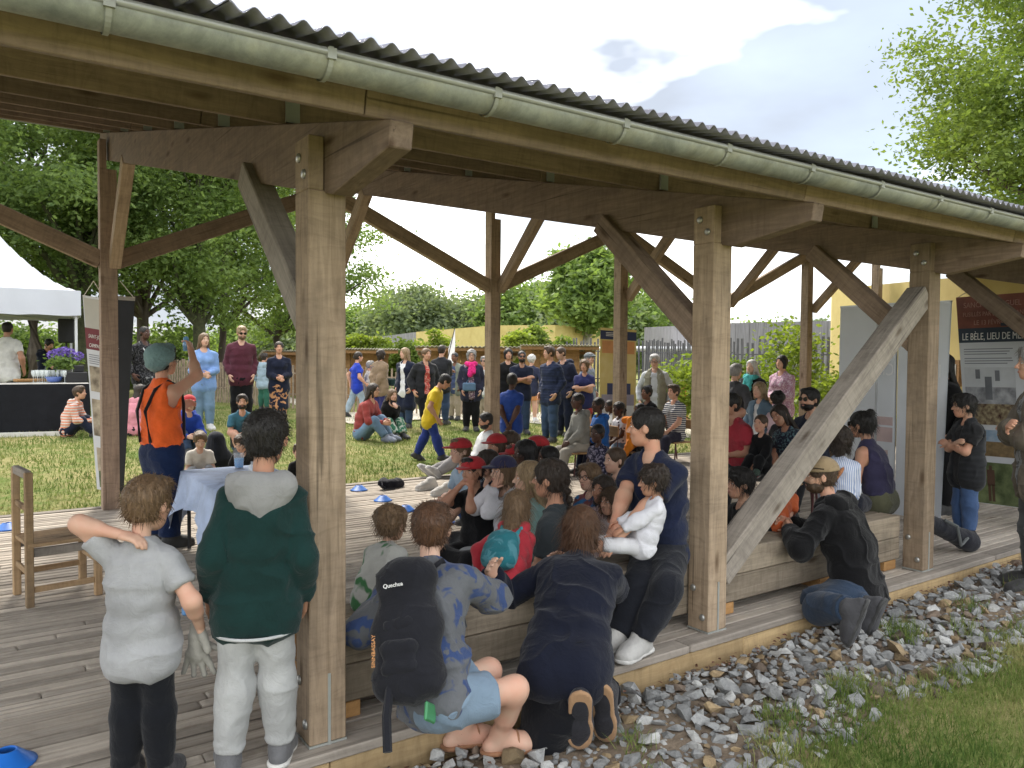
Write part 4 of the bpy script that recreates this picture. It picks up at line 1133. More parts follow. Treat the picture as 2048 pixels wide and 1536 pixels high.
def hair(J, style, g=.0):
    h = J['hd']; C = J['hc']; Bm = J['Hb']; R = Bm.T; P = lambda x, y, z: C + Bm @ (A3(x, y, z) * h); up = Bm[:, 2]; fw = Bm[:, 1]
    th = dict(crop=.018, buzz=.010, bald=.012).get(style, .045) + g
    L = [ell(P(0, -.075, .14), A3(.342 + th, .42 + th, .37 + th) * h, R, .03 * h)]
    nape = -.30 if style not in ('buzz', 'bald') else -.22
    if style != 'bald': L.append(ell(P(0, -.16, -.06), A3(.29 + th * .8, .30 + th * .6, .30) * h, R, .06 * h))
    if style in ('short', 'side', 'messy'):
        L.append(ell(P(.05, .15, .40), A3(.27, .22, .13) * h, R, .06 * h))
    if style == 'messy':
        L.append(ell(P(-.1, .28, .27), A3(.2, .12, .12) * h, R, .05 * h)); L.append(ell(P(.12, .27, .26), A3(.18, .12, .13) * h, R, .05 * h))
    if style in ('long', 'longwavy', 'half'):
        back = J['S0'] - J['B'][:, 1] * .055 * J['H']
        end = back - J['B'][:, 2] * (.10 if style != 'half' else .03) * J['H']
        L += [cap(P(0, -.25, .0), end, .27 * h, .20 * h, .08 * h), cap(P(-.24, -.12, .05), back + Bm[:, 0] * -.07 * J['H'] - up * .05 * J['H'], .15 * h, .10 * h, .08 * h), cap(P(.24, -.12, .05), back + Bm[:, 0] * .07 * J['H'] - up * .05 * J['H'], .15 * h, .10 * h, .08 * h)]
        for s in (-1, 1): L.append(cap(P(s * .29, .04, .12), P(s * .27, .05, -.50), .09 * h, .07 * h, .06 * h))
    if style in ('bob', 'curlymid'):
        L += [cap(P(0, -.25, .0), P(0, -.24, -.38), .27 * h, .22 * h, .08 * h)]
        for s in (-1, 1): L.append(cap(P(s * .29, -.02, .12), P(s * .27, .02, -.36), .13 * h, .11 * h, .08 * h))
    if style in ('curly', 'curlymid', 'afro'):
        L.append(ell(P(0, -.10, .16), A3(.44, .50, .43) * h, R, .06 * h))
    if style in ('pony', 'bunlow'): L += [cap(P(0, -.48, .12), P(0, -.62, -.1), .09 * h, .12 * h, .04 * h), cap(P(0, -.62, -.1), P(0, -.55, -.55), .12 * h, .04 * h, .04 * h)] if style == 'pony' else [ell(P(0, -.50, -.05), A3(.15, .13, .15) * h, R, .03 * h)]
    if style == 'bun': L += [ell(P(0, -.34, .46), A3(.17, .17, .15) * h, R, .02 * h), ell(P(.05, -.45, .1), A3(.12, .12, .2) * h, R, .05 * h)]
    if style == 'braid':
        q0 = P(0, -.46, -.05); q1 = J['S0'] - J['B'][:, 1] * .075 * J['H'] - J['B'][:, 2] * .08 * J['H']
        for i in range(7):
            u = i / 6; L.append(ell(q0 + (q1 - q0) * u + Bm[:, 0] * h * .03 * (-1) ** i, A3(.12, .11, .13) * h * (1 - .35 * u), R, .03 * h))
    # face opening
    fr = -.05 if style in ('bob', 'messy', 'fringe', 'curlymid') else 0
    face = [ell(P(0, .44, -.16 + fr), A3(.29, .30, .47) * h, R, .04 * h, sub=True)]
    if style not in ('long', 'longwavy', 'half', 'bob', 'curlymid', 'fringe'):
        for s in (-1, 1): face.append(ell(P(s * .40, .03, -.16), A3(.16, .16, .22) * h, R, .03 * h, sub=True))
        face.append(ell(P(0, -.05, nape - .32), A3(.6, .8, .34) * h, R, .03 * h, sub=True)) if style not in ('pony', 'braid', 'bunlow') else None
    else: face.append(ell(P(0, .30, -.55), A3(.22, .35, .40) * h, R, .04 * h, sub=True))
    if style == 'bald': face.append(ell(P(0, .1, .50), A3(.33, .45, .42) * h, R, .03 * h, sub=True))
    return L, [f for f in face if f]
def strands(V, N, n, L0, w_, seed, down=.6):
    r = np.random.default_rng(seed); i = r.integers(0, len(V), n); p = V[i]; nn = N[i]
    t = np.stack([r.normal(0, .45, n), r.normal(0, .45, n), -np.ones(n) * down], 1) + nn * r.uniform(.25, .9, n)[:, None]
    t /= np.linalg.norm(t, axis=1)[:, None]; L = L0 * r.uniform(.5, 1.3, n)[:, None]
    s = np.cross(t, nn); s /= np.linalg.norm(s, axis=1)[:, None] + 1e-9; s *= w_
    p = p - nn * .003
    m = p + t * L * .5; e = p + t * L * .95 + np.array([0, 0, -.28]) * L
    W = np.stack([p - s, p + s, m + s * .8, m - s * .8, e + s * .15, e - s * .15], 1).reshape(-1, 3)
    b = np.arange(n) * 6
    return W, np.concatenate([np.stack([b, b + 1, b + 2, b + 3], 1), np.stack([b + 3, b + 2, b + 4, b + 5], 1)])
TAN0 = lambda c: c
def add_child(root, name, V, Q, mat, smooth=True, label=None):
    o = obj(name, np_mesh(name, V, Q, mat, smooth), root)
    if label: o['label'] = label
    return o
def folds(V, Q, amp, seed, sc_=(9, 9, 5)):
    N = vnormals(V, Q); P = V * np.asarray(sc_) + 11.3
    d = .6 * vnoise(P, seed) + .4 * vnoise(P * 2.3, seed + 1)
    r = 1 - np.abs(vnoise(P * A3(.9, .9, 1.7), seed + 5)) * 2
    if amp > .0105:
        P2 = V * np.asarray(sc_) * 2.4 + 3.7; w1 = vnoise(P2 * .35, seed + 21); rr_ = 1 - np.abs(vnoise(P2 * A3(.8, .8, 1.5) + w1[:, None] * 1.3, seed + 22)) * 2.2
        V = V + N * (np.maximum(rr_, 0) ** 2 * np.clip(.5 + w1, 0, 1) * amp * .34)[:, None]
    return V + N * ((d * .5 + np.maximum(r, 0) ** 3 * .8 + .15) * amp)[:, None]
PEOPLE = []
def person(label, base, fa, pose, H=None, top=None, skin='fair', hairs=('short', BROWN), topw=('t', (.2, .2, .2)), over=None, bot=('long', (.03, .03, .05)), shoes=(.05, .05, .05),
           hat=None, fem=False, group=None, near=0, glasses=None, beard=None, face=True, belly=0., scarf=None, hands=(.5, .5), handdir=None, shoe=True, cat='person', loose=.010, brow=True, seed=None, exact_rz=None, pnorm=None, hem=None, solecol=None, fit=None):
    base = Vector(base); seed = seed if seed is not None else (len(PEOPLE) * 7 + 3)
    v = Vector((base.x, base.y, 0)).normalized(); rr = Vector((v.y, -v.x, 0)); a = math.radians(fa)
    f = -v * math.cos(a) + rr * math.sin(a); rz = math.atan2(-f.x, f.y) if exact_rz is None else exact_rz
    if H is None:
        d = cray(*top); t = math.hypot(base.x, base.y) / math.hypot(d.x, d.y); zt = CAMH + d.z * t - base.z
        H = 1.5
        for _ in range(12):
            J = skeleton(H, pose); H = min(2.05, max(.6, H + (zt - J['top']) * .8))
    if fit is not None:
        pose = dict(pose); lo_, hi_ = -15.0, 65.0
        for _ in range(14):
            pose['lean'] = (lo_ + hi_) / 2; J = skeleton(H, pose); q = base + Matrix.Rotation(rz, 3, 'Z') @ Vector(J['hc'] + J['Hb'][:, 2] * J['hd'] * .5) - Vector((0, 0, CAMH))
            if 768 - FPX * q.dot(CU) / q.dot(CF) < fit: lo_ = pose['lean']
            else: hi_ = pose['lean']
    J = skeleton(H, pose)
    dist = math.hypot(base.x, base.y)
    c = near or min(.020, max(.011, dist * .0013)); ch = min(c, max(.0055, c * .62)); chand = min(c, .0075 if dist < 9 else .010)
    root = empty('person', base, rz, label, cat, group)
    g = loose
    # --- skin
    bod = torso(J, 0, fem, belly=belly)
    for nm in 'RL': bod += arm(J, nm) + leg(J, nm) + foot(J, nm, bare=True)
    parts = [sdf_mesh(bod, c), sdf_mesh(head(J, ch), ch)]
    for i, nm in enumerate('RL'):
        parts.append(sdf_mesh(hand(J, nm, hands[i], None if not handdir else handdir[i], None if not pnorm else pnorm[i]), chand))
    V, Q = join_meshes(parts)
    add_child(root, 'body', V, Q, SK(skin))
    # --- clothes
    kind, col = topw[0], topw[1]; pm = topw[2:] 
    mt = cloth(col, *pm)
    pel, B = J['pel'], J['B']; up = B[:, 2]
    def garment(kind, g, hem, openf=False):
        L = torso(J, g, fem, belly=belly)
        cc = J['mid'] * .45 + J['S0'] * .55; wdd = J['sw'] / (.104 * H)
        for u_ in (0., .33, .66, .9):
            q = pel + (cc - pel) * u_; hx = J['hw'] * .80 + (.040 * H * wdd - J['hw'] * .80) * u_
            L.append(cap(q - B[:, 0] * hx, q + B[:, 0] * hx, (.061 + .003 * u_) * H + g + (.010 if u_ < .5 else 0), k=.015 * H))
        if hem > 0: L += [cap(pel - B[:, 0] * J['hw'] * .84 - up * hem * H, pel + B[:, 0] * J['hw'] * .84 - up * hem * H, .062 * H + g + .012, k=.02 * H)]
        if hem > 0:
            for nm in 'RL': L.append(cap(J['hip' + nm] + up * .02 * H, J['hip' + nm] - up * hem * H, .058 * H + g + .010, k=.015 * H))
        t1 = dict(t=.62, tank=0, long=1.97, hood=1.97, jacket=1.97, mid=1.35, cap=.35)[kind]
        if t1:
            for nm in 'RL': L += arm(J, nm, g * (1.1 if t1 > 1 else 1.5), t1=t1, k=.014 * H)
        S = [cap(J['nb'] + up * .055 * H - B[:, 1] * .01 * H, J['nb'] + up * .008 * H + B[:, 1] * .03 * H, .034 * H, .032 * H, .008, sub=True)]
        if kind == 'tank' and g < .02: L = [dict(p, cut=p['cut'] + [(pel + up * .045 * H, -up)]) for p in L]
        if kind == 'tank':
            for s in (-1, 1): S.append(cap(J['S0'] + J['Bs'][:, 0] * s * J['sw'] * 1.15 + up * .05 * H, J['S0'] + J['Bs'][:, 0] * s * J['sw'] * 1.02 - up * .075 * H, .045 * H, .035 * H, .01, sub=True))
        if hem < .02:
            q = pel - up * .035 * H; L2 = [dict(p, cut=p['cut'] + [(q, -up)]) for p in L[:1]]; L = L2 + L[1:]
        if openf:
            fw = J['Bs'][:, 1]; S.append(cap(J['S0'] + fw * .06 * H, pel + B[:, 1] * .085 * H - up * .1 * H, .030 * H, .040 * H, .012, sub=True))
        return L + S
    hem_ = hem if hem is not None else ((.03 if 'pel' not in pose and 'seat' not in pose else .0) + (.015 if kind == 'jacket' else 0))
    seated = 'pel' in pose or 'seat' in pose
    if kind != 'none':
        V, Q = sdf_mesh(garment(kind, g, hem_), c); V = folds(V, Q, max(.0106, .010 * H) if near else .009 * H, seed)
        add_child(root, 'top', V, Q, mt)
    if kind == 'hood' or (over and over[0] == 'hood'):
        hb_ = J['S0'] - J['Bs'][:, 1] * .045 * H + up * .012 * H; xs = J['Bs'][:, 0]
        L = [cap(hb_ - xs * .055 * H, hb_ + xs * .055 * H, .034 * H, k=.03 * H), cap(hb_ - xs * .04 * H - up * .045 * H, hb_ + xs * .04 * H - up * .045 * H, .030 * H, k=.04 * H), cap(hb_ - up * .04 * H, hb_ - up * .085 * H - J['Bs'][:, 1] * .012 * H, .034 * H, .022 * H, .03 * H),
             cap(hb_ - xs * .058 * H, J['nb'] + J['Bs'][:, 1] * .03 * H - xs * .05 * H, .024 * H, .016 * H, .03 * H), cap(hb_ + xs * .058 * H, J['nb'] + J['Bs'][:, 1] * .03 * H + xs * .05 * H, .024 * H, .016 * H, .03 * H)]
        V, Q = sdf_mesh(L, c); add_child(root, 'hood', folds(V, Q, .010 * H, seed + 9), Q, cloth(*(topw[1:] if kind == 'hood' else over[1:])))
    if over and over[0] != 'hood':
        V, Q = sdf_mesh(garment('jacket' if over[0] in ('jacket', 'open', 'coat') else ('tank' if over[0] == 'vest' else 'long'), g + .012, .20 if over[0] == 'coat' else (.0 if seated else .05), openf=over[0] in ('open', 'coat', 'vest')), c)
        add_child(root, 'jacket', folds(V, Q, .011 * H, seed + 3), Q, cloth(*over[1:]))
    bk, bc = bot[0], bot[1]
    gb = g * .9 + (.006 if bk == 'long' else .004) + (.014 if kind == 'tank' else 0)
    wst = .075 if kind == 'tank' else (-.012 if not seated else .02)
    L = [cap(pel - B[:, 0] * J['hw'] * .80, pel + B[:, 0] * J['hw'] * .80, .060 * H + gb * .6, k=.03 * H, cut=[(pel + up * wst * H, up)]), cap(pel, pel + up * .06 * H, .058 * H + gb * .5, k=.05 * H, cut=[(pel + up * wst * H, up)])]
    if bk in ('long', 'shorts', 'wide'):
        t1 = 1.93 if bk == 'long' else (.62 if bk == 'shorts' else 1.9)
        for nm in 'RL': L += leg(J, nm, gb, t1=t1, flare=.012 * H if bk == 'shorts' else (.006 * H if bk == 'long' else .03 * H))
    elif bk == 'skirt':
        kk = (J['knR'] + J['knL']) / 2; an = (J['anR'] + J['anL']) / 2
        L += [cap(pel, kk, .075 * H, .085 * H, .04 * H), cap(kk, an * .75 + kk * .25, .08 * H, .085 * H, .04 * H, [(an * .72 + kk * .28, unit(an - kk))])]
        for nm in 'RL': L += [cap(J['hip' + nm], J['kn' + nm], .06 * H, .05 * H, .04 * H)]
    V, Q = sdf_mesh(L, c); add_child(root, 'trousers' if bk in ('long', 'wide') else bk, folds(V, Q, .006 * H, seed + 4, (9, 9, 7)), Q, cloth(*bot[1:]))
    if shoe:
        cs = min(c, .010)
        for nm in 'RL':
            V, Q = sdf_mesh(foot(J, nm, .006), cs); so = add_child(root, 'shoe', V, Q, cloth(shoes, rough=.6))
            if dist < 11:
                V, Q = sdf_mesh(sole(J, nm, .008), min(cs, .008)); add_child(so, 'sole', V, Q, cloth(solecol or ((.62, .61, .58) if sum(shoes) > .2 else (.05, .05, .05))))
    # --- head
    h, C, Bm = J['hd'], J['hc'], J['Hb']; R = Bm.T; P = lambda x, y, z: C + Bm @ (A3(x, y, z) * h)
    if hairs:
        st, hc = hairs
        A, S = hair(J, st, -.035 if hat else 0.)
        V, Q = sdf_mesh(A + S, ch * 1.0); N = vnormals(V, Q)
        amp = dict(curly=.07, curlymid=.075, afro=.035, longwavy=.05, messy=.05, buzz=.004, crop=.012, bald=.005).get(st, .03) * h
        sc_ = 26 / h * .22 if st in ('curly', 'curlymid', 'afro') else 3.2 / h
        lay = A3(1, 1, 1) if st in ('curly', 'curlymid', 'afro') else A3(2.1, 2.1, .55)
        V = V + N * (amp * (vnoise(V * sc_ * lay, seed + 2) * .7 + vnoise(V * sc_ * lay * 2.7, seed + 8) * .45))[:, None]
        if near or dist < 7:
            n_ = {True: 1300, False: 420}[bool(near)]
            if st in ('buzz', 'bald'): n_ = 0
            if st == 'crop': n_ = 1400 if near else 0
            if n_:
                W, WQ = strands(V, N, n_, h * (.06 if st == 'crop' else .13 if st == 'short' else .20 if st not in ('long', 'longwavy', 'bob') else .34), .0013 if near else .0026, seed, .35 if st in ('short', 'crop') else .7); V, Q = join_meshes([(V, Q), (W, WQ)])
        add_child(root, 'hair', V, Q, hair_mat(hc))
    if hat:
        hk, hcol = hat[0], hat[1]
        if hk in ('cap', 'flat'):
            q = P(0, -.05, .16); A = [ell(P(0, -.06, .16), A3(.43, .50, .41) * h, R, .02 * h, cut=[(q, -Bm[:, 2])])]
            if hat[0] == 'cap': A.append(ell(P(0, .47, .185), A3(.27, .34, .045) * h, R, .04 * h))
            else: A.append(ell(P(0, .30, .24), A3(.33, .30, .10) * h, R, .06 * h))
        elif hk == 'bonnet':
            A = [ell(P(0, -.20, .22), A3(.47, .50, .42) * h, R, .06 * h), ell(P(0, -.36, -.02), A3(.36, .32, .32) * h, R, .08 * h), ell(P(0, .12, .42), A3(.28, .28, .2) * h, R, .06 * h), ell(P(0, .52, -.2), A3(.33, .34, .40) * h, R, .04 * h, sub=True)]
        V, Q = sdf_mesh(A, ch)
        if hk == 'bonnet': V = folds(V, Q, .035 * h, seed, (40, 40, 40))
        add_child(root, 'hat', V, Q, cloth(hcol, rough=.8))
    if face:
        mb = MB()
        def blob(c_, r_, m, n=8, B_=None):
            vs_ = []; 
            for i in range(n // 2 + 1):
                t_ = math.pi * i / (n // 2)
                for k in range(n):
                    p_ = 2 * math.pi * k / n; vs_.append(P(c_[0] + r_[0] * math.sin(t_) * math.cos(p_), c_[1] + r_[1] * math.sin(t_) * math.sin(p_), c_[2] + r_[2] * math.cos(t_)))
            mb.add(vs_, [(i * n + k, (i + 1) * n + k, (i + 1) * n + (k + 1) % n, i * n + (k + 1) % n) for i in range(n // 2) for k in range(n)], m)
        for s in (-1, 1):
            blob((s * .135, .318, .030), (.044, .028, .019), 0); blob((s * .135, .337, .030), (.024, .012, .018), 1)
            if brow: blob((s * .138, .338, .115), (.075, .020, .016), 2)
        blob((0, .372, -.222), (.085, .016, .016), 3); blob((0, .366, -.258), (.07, .016, .018), 3)
        if near:
            def piece(nm_, lst, mats_):
                nonlocal mb
                mb = MB()
                for a_ in lst: blob(*a_, n=12)
                mb.build(nm_, mats_, root, True)
            for s in (-1, 1):
                piece('eye', [((s * .135, .318, .030), (.044, .028, .019), 0), ((s * .135, .337, .030), (.024, .012, .018), 1)], [M_EYE, M_IRIS])
                if brow: piece('eyebrow', [((s * .138, .338, .115), (.075, .020, .016), 0)], [hair_mat(hairs[1] if hairs else BROWN)])
            piece('mouth', [((0, .372, -.222), (.085, .016, .016), 0), ((0, .366, -.258), (.07, .016, .018), 0)], [M_LIP if skin in ('fair', 'light', 'tan') else M_LIPD])
        else: mb.build('face', [M_EYE, M_IRIS, hair_mat(hairs[1] if hairs else BROWN), M_LIP if skin in ('fair', 'light', 'tan') else M_LIPD], root, True)
    if glasses:
        mb = MB(); dk = glasses == 'sun'
        for s in (-1, 1):
            pts = [P(s * .145 + .105 * math.cos(t_), .392, .03 + .085 * math.sin(t_)) for t_ in np.linspace(0, 2 * math.pi, 15)]
            mb.tube(pts, .012 * h, 5)
            if dk: mb.add([P(s * .145 + .10 * math.cos(t_), .394, .03 + .08 * math.sin(t_)) for t_ in np.linspace(0, 2 * math.pi, 13)[:-1]], [tuple(range(12))], 1)
            mb.tube([P(s * .25, .38, .05), P(s * .345, .02, .04)], .011 * h, 5)
        mb.tube([P(-.04, .40, .05), P(.04, .40, .05)], .012 * h, 5)
        mb.build('glasses', [M_FRAME, M_LENS], root)
    if beard:
        A = [ell(P(0, .11, -.27), A3(.275, .275, .22) * h, R, .05 * h), ell(P(0, .33, -.19), A3(.12, .07, .035) * h, R, .03 * h), ell(P(0, .36, -.235), A3(.08, .10, .03) * h, R, .02 * h, sub=True), ell(P(0, .42, -.02), A3(.24, .22, .15) * h, R, .05 * h, sub=True)]
        V, Q = sdf_mesh(A, ch); add_child(root, 'beard', folds(V, Q, .02 * h, seed, (60, 60, 30)), Q, hair_mat(beard))
    if scarf:
        A = [cap(J['nb'] + J['B'] @ (A3(.05 * math.cos(t_), .02 + .05 * math.sin(t_), .01) * H), J['nb'] + J['B'] @ (A3(.05 * math.cos(t_ + .8), .02 + .05 * math.sin(t_ + .8), .012) * H), .022 * H, k=.02) for t_ in np.arange(0, 6.3, .79)]
        A.append(cap(J['nb'] + J['Bs'] @ (A3(.01, .08, -.01) * H), J['nb'] + J['Bs'] @ (A3(.02, .095, -.12) * H), .022 * H, .028 * H, .02)); A.append(cap(J['nb'] + J['Bs'] @ (A3(-.02, .08, -.01) * H), J['nb'] + J['Bs'] @ (A3(-.03, .095, -.09) * H), .02 * H, .024 * H, .02))
        V, Q = sdf_mesh(A, min(c, .012)); add_child(root, 'scarf', folds(V, Q, .012 * H, seed, (30, 30, 14)), Q, cloth(scarf))
    root['H'] = H
    PEOPLE.append((root, J, H))
    return root, J, H
def head_at(px, py, z0, pose, H):
    """base point on a floor at z0 for somebody whose top of the head is seen at (px, py)"""
    J = skeleton(H, pose); p = at_z(px, py, z0 + J['top']); return Vector((p.x, p.y, z0))
def to_world(root, p):
    return Vector(root.location) + Matrix.Rotation(root.rotation_euler.z, 3, 'Z') @ Vector(p)

def custom(label, base, fa, H, ps, pel=None, feet=None, hands_w=None, knees=None, **kw):
    """pose given by world-space targets: pelvis, ankles, wrists (right, left)"""
    base = Vector(base)
    v = Vector((base.x, base.y, 0)).normalized(); rr = Vector((v.y, -v.x, 0)); a = math.radians(fa)
    f = -v * math.cos(a) + rr * math.sin(a); rz = math.atan2(-f.x, f.y)
    inv = Matrix.Rotation(-rz, 3, 'Z')
    def loc(p): return tuple((inv @ (Vector(p) - base)) / H)
    ps = dict(ps)
    if pel is not None: q = loc(pel); ps['pel'] = 0; ps['shift'] = q
    if feet:
        for nm, p in zip('RL', feet): ps['foot' + nm] = loc(p)
    if hands_w:
        for nm, p in zip('RL', hands_w):
            if p is not None: q = loc(p); ps['hand' + nm] = ('w', q[0], q[1], q[2])
    if knees:
        for nm, p in zip('RL', knees): ps['knee' + nm] = tuple(inv @ Vector(p))
    return person(label, base, fa, ps, H=H, **kw)
# ================================================================== PEOPLE
NAVY, BLK, CHAR, DENIM, LDEN = (.010, .014, .032), (.006, .006, .007), (.020, .021, .024), (.032, .055, .105), (.12, .19, .28)
WHT, GRY, BEIGE, RED, TEAL = (.68, .68, .68), (.27, .28, .29), (.36, .30, .22), (.42, .03, .035), (.05, .15, .21)
G1 = 'standing onlookers on the lawn'; G2 = 'people sitting on the lawn'; G3 = 'children sitting on the deck'; G4 = 'people seated in the audience rows'; G5 = 'people at the front bench'; G6 = 'people behind the drinks counter'
def on(px, dp): 
    p = at_d(px, 712, dp); return Vector((p.x, p.y, lawn_z(p.x, p.y)))
S = POSE
# --- far left
person('waiter in white short-sleeved shirt seen from behind at the far left', on(14, 14.9), 150, S('stand', 'down'), top=(14, 644), skin='tan', hairs=('crop', BLACK), topw=('t', (.66, .65, .62)), bot=('long', BLK), group=G6, face=False)
person('bearded man in navy hoodie behind the drinks counter, hand at his mouth', on(93, 16.6), 35, S('stand', 'chin', head=(0, 28)), top=(94, 680), skin='light', hairs=('short', BLACK), topw=('hood', NAVY), group=G6, beard=BLACK)
person('smiling man in black patterned jacket with white lanyard and grey trousers', on(287, 14.6), 40, S('stand', 'down'), top=(288, 653), skin='dark', hairs=('buzz', BLACK), topw=('long', BLK, 'floral', (.07, .07, .075)), bot=('long', (.22, .22, .22)), group=G1)
person('woman in light blue shirt and jeans with long hair, hands at her waist', at_lawn(408, 860), 8, S('stand', 'belly', head=(-12, 0)), top=(412, 667), fem=True, skin='fair', hairs=('long', LTBR), topw=('long', (.20, .33, .62)), bot=('long', LDEN, 'denim'), shoes=(.6, .6, .58), group=G1)
person('blond man in maroon jumper and sunglasses, hands in his pockets', at_lawn(483, 852), 5, S('stand', 'pockets', head=(-8, 12)), top=(484, 653), skin='fair', hairs=('short', BLOND), topw=('long', (.085, .022, .035)), bot=('long', BLK), glasses='sun', beard=LTBR, group=G1)
person('woman in navy jumper and navy skirt with orange zigzags', at_lawn(558, 852), 5, S('stand', 'belly'), top=(556, 684), fem=True, skin='light', hairs=('bunlow', DKBR), topw=('long', NAVY), bot=('skirt', NAVY, 'blotch', (.5, .25, .12)), group=G1)
person('child in pale blue hooded top behind the woman in the zigzag skirt', on(527, 18.5), 150, S('stand', 'down'), top=(529, 706), skin='light', hairs=('short', DKBR), topw=('hood', (.32, .42, .5)), bot=('long', (.03, .12, .08)), group=G1, face=False)
# --- performer
pf, pfJ, pfH = person('performer in orange sleeveless top, braces and green-grey bouffant cap, arm raised', at_z(326, 1092, 0), 122, S('stand', (('h', .22, .95, .30), (-.10, .16, .22)), head=(-6, -4), elbR=(.6, .3, -.8), elbL=(-.6, -.3, -.8)), top=(322, 694), skin='light', hairs=('short', DKBR), hat=('bonnet', (.17, .27, .27)), topw=('tank', (.80, .13, .025)), bot=('long', (.008, .02, .065)), near=.009, glasses='clear', loose=.012, hands=(.9, .7))
# --- seated on the left lawn
person('person in white and orange striped hoodie sitting by the drinks counter', at_lawn(136, 874), 70, S('kneesup', 'hug'), top=(150, 772), skin='light', hairs=('short', BROWN), topw=('hood', (.62, .55, .5), 'stripes', (.62, .22, .13), .8), bot=('long', NAVY), group=G2)
person('long-haired person in pink hoodie sitting with back turned', at_lawn(266, 872), 140, S('kneesup', 'hug'), top=(268, 770), fem=True, skin='light', hairs=('long', DKBR), topw=('hood', (.62, .25, .30)), bot=('long', CHAR), group=G2, face=False)
person('child in red cap and bright blue jacket sitting behind the performer', at_lawn(372, 905), 15, S('kneesup', 'hug'), top=(366, 790), skin='fair', hairs=('bob', LTBR), hat=('cap', RED), topw=('hood', (.02, .06, .36)), bot=('long', DENIM, 'denim'), group=G2)
person('bearded man in teal tee sitting with knees up on the lawn', at_lawn(484, 902), 2, S('kneesup', 'hug'), top=(482, 788), skin='light', hairs=('short', DKBR), topw=('t', TEAL), bot=('shorts', CHAR), beard=DKBR, group=G2)
person('boy in white tee behind the small table, looking down', at_lawn(398, 975), 5, S('kneesup', 'hug', head=(0, 22)), top=(400, 862), skin='fair', hairs=('short', LTBR), topw=('t', (.62, .58, .52)), bot=('long', GRY), group=G2)
person('tousle-haired boy in black tee right of the blue cup', at_lawn(492, 978), -12, S('kneesup', 'hug', head=(12, 20)), top=(490, 868), skin='fair', hairs=('messy', BROWN), topw=('t', BLK), bot=('long', CHAR), group=G2)
person('child in dark tee half hidden behind the boy in green', at_lawn(600, 985), -5, S('kneesup', 'hug'), top=(598, 885), skin='fair', hairs=('short', BROWN), topw=('t', BLK), bot=('long', NAVY), group=G2)
# --- middle lawn
person('woman in bright blue top and pale jeans walking right', at_lawn(714, 836), 105, S('walk', 'walk'), top=(714, 704), fem=True, skin='light', hairs=('bunlow', DKBR), topw=('t', (.02, .05, .42)), bot=('long', (.30, .38, .44), 'denim'), group=G1)
person('woman in tan jacket with dark wavy hair seen from behind', at_lawn(760, 842), 140, S('stand', 'back'), top=(762, 700), fem=True, skin='light', hairs=('curlymid', DKBR), topw=('t', (.03, .02, .1)), over=('jacket', (.24, .17, .11)), bot=('long', (.03, .03, .12)), group=G1)
person('elderly person in pale clothes half hidden behind the woman in tan', on(738, 18), 100, S('stand', 'down'), top=(742, 722), skin='fair', hairs=('short', GREY), topw=('long', (.45, .42, .38)), bot=('long', BEIGE), group=G1)
person('woman in long open navy coat over a white blouse', at_lawn(812, 856), -38, S('stand', 'pockets', head=(25, 0)), top=(808, 696), fem=True, skin='fair', hairs=('half', BLOND), topw=('long', WHT), over=('coat', NAVY), bot=('long', DENIM), group=G1)
person('woman in dark cardigan and red patterned blouse striding', at_lawn(850, 868), 20, S('walk', 'down', head=(-15, 0)), top=(852, 697), fem=True, skin='light', hairs=('bunlow', LTBR), topw=('long', (.5, .06, .05), 'floral', (.6, .3, .25)), over=('open', CHAR), bot=('long', BLK), group=G1)
person('balding man in dark jumper and jeans with his back turned', at_lawn(882, 850), 160, S('stand', 'crossed'), top=(882, 690), skin='light', hairs=('crop', DKBR), topw=('long', CHAR), bot=('long', DENIM, 'denim'), group=G1, face=False)
person('man in olive jacket and beige trousers beside the woman with the pink scarf', at_lawn(910, 840), -25, S('stand', 'pockets'), top=(907, 705), skin='brown', hairs=('buzz', CHAR), topw=('long', (.05, .07, .14)), over=('open', (.19, .21, .17)), bot=('long', BEIGE), group=G1)
person('grey curly-haired woman with bright pink scarf and navy jacket', at_lawn(942, 862), 2, S('stand', 'pockets'), top=(942, 700), fem=True, skin='fair', hairs=('curlymid', GREY), topw=('long', (.14, .08, .12), 'floral', (.5, .4, .45)), over=('open', (.025, .026, .05)), bot=('long', BLK), scarf=(.75, .03, .22), glasses='clear', group=G1)
person('elderly man in denim jacket and beige trousers by the second back post', at_lawn(968, 842), -15, S('stand', 'down'), top=(966, 713), skin='fair', hairs=('short', GREY), topw=('long', WHT), over=('open', (.22, .30, .38)), bot=('long', BEIGE), glasses='sun', group=G1)
person('woman in red cardigan and jeans sitting hugging her knees', at_lawn(724, 880), 62, S('kneesup', 'hug'), top=(744, 767), fem=True, skin='light', hairs=('long', DKBR), topw=('long', (.30, .055, .05)), bot=('long', LDEN, 'denim'), shoes=(.2, .22, .27), glasses='clear', group=G2)
person('girl in black jacket and green leaf trousers sitting with hand at mouth', at_lawn(774, 874), 30, S('kneesup', 'chin'), top=(783, 778), fem=True, skin='fair', hairs=('long', LTBR), topw=('long', BLK), bot=('wide', (.04, .16, .09), 'blotch', (.45, .5, .42)), group=G2)
person('boy in yellow tee and blue trousers stepping off the lawn, head bent', at_lawn(860, 924), 78, S('walk', 'walk', lean=14, head=(-20, 38)), top=(896, 752), skin='tan', hairs=('crop', BLACK), topw=('t', (.66, .47, .03)), bot=('long', (.025, .045, .22)), group=G1)
person('young man in white tee sitting with legs stretched out in grey trousers', at_z(950, 950, 0), -72, S('legsout', ((.16, -.16, -.02), (-.16, -.16, -.02)), head=(0, 12)), top=(960, 826), skin='tan', hairs=('crop', BLACK), topw=('t', WHT), bot=('long', (.27, .26, .26)), shoes=(.45, .44, .43), beard=BLACK, group=G4)
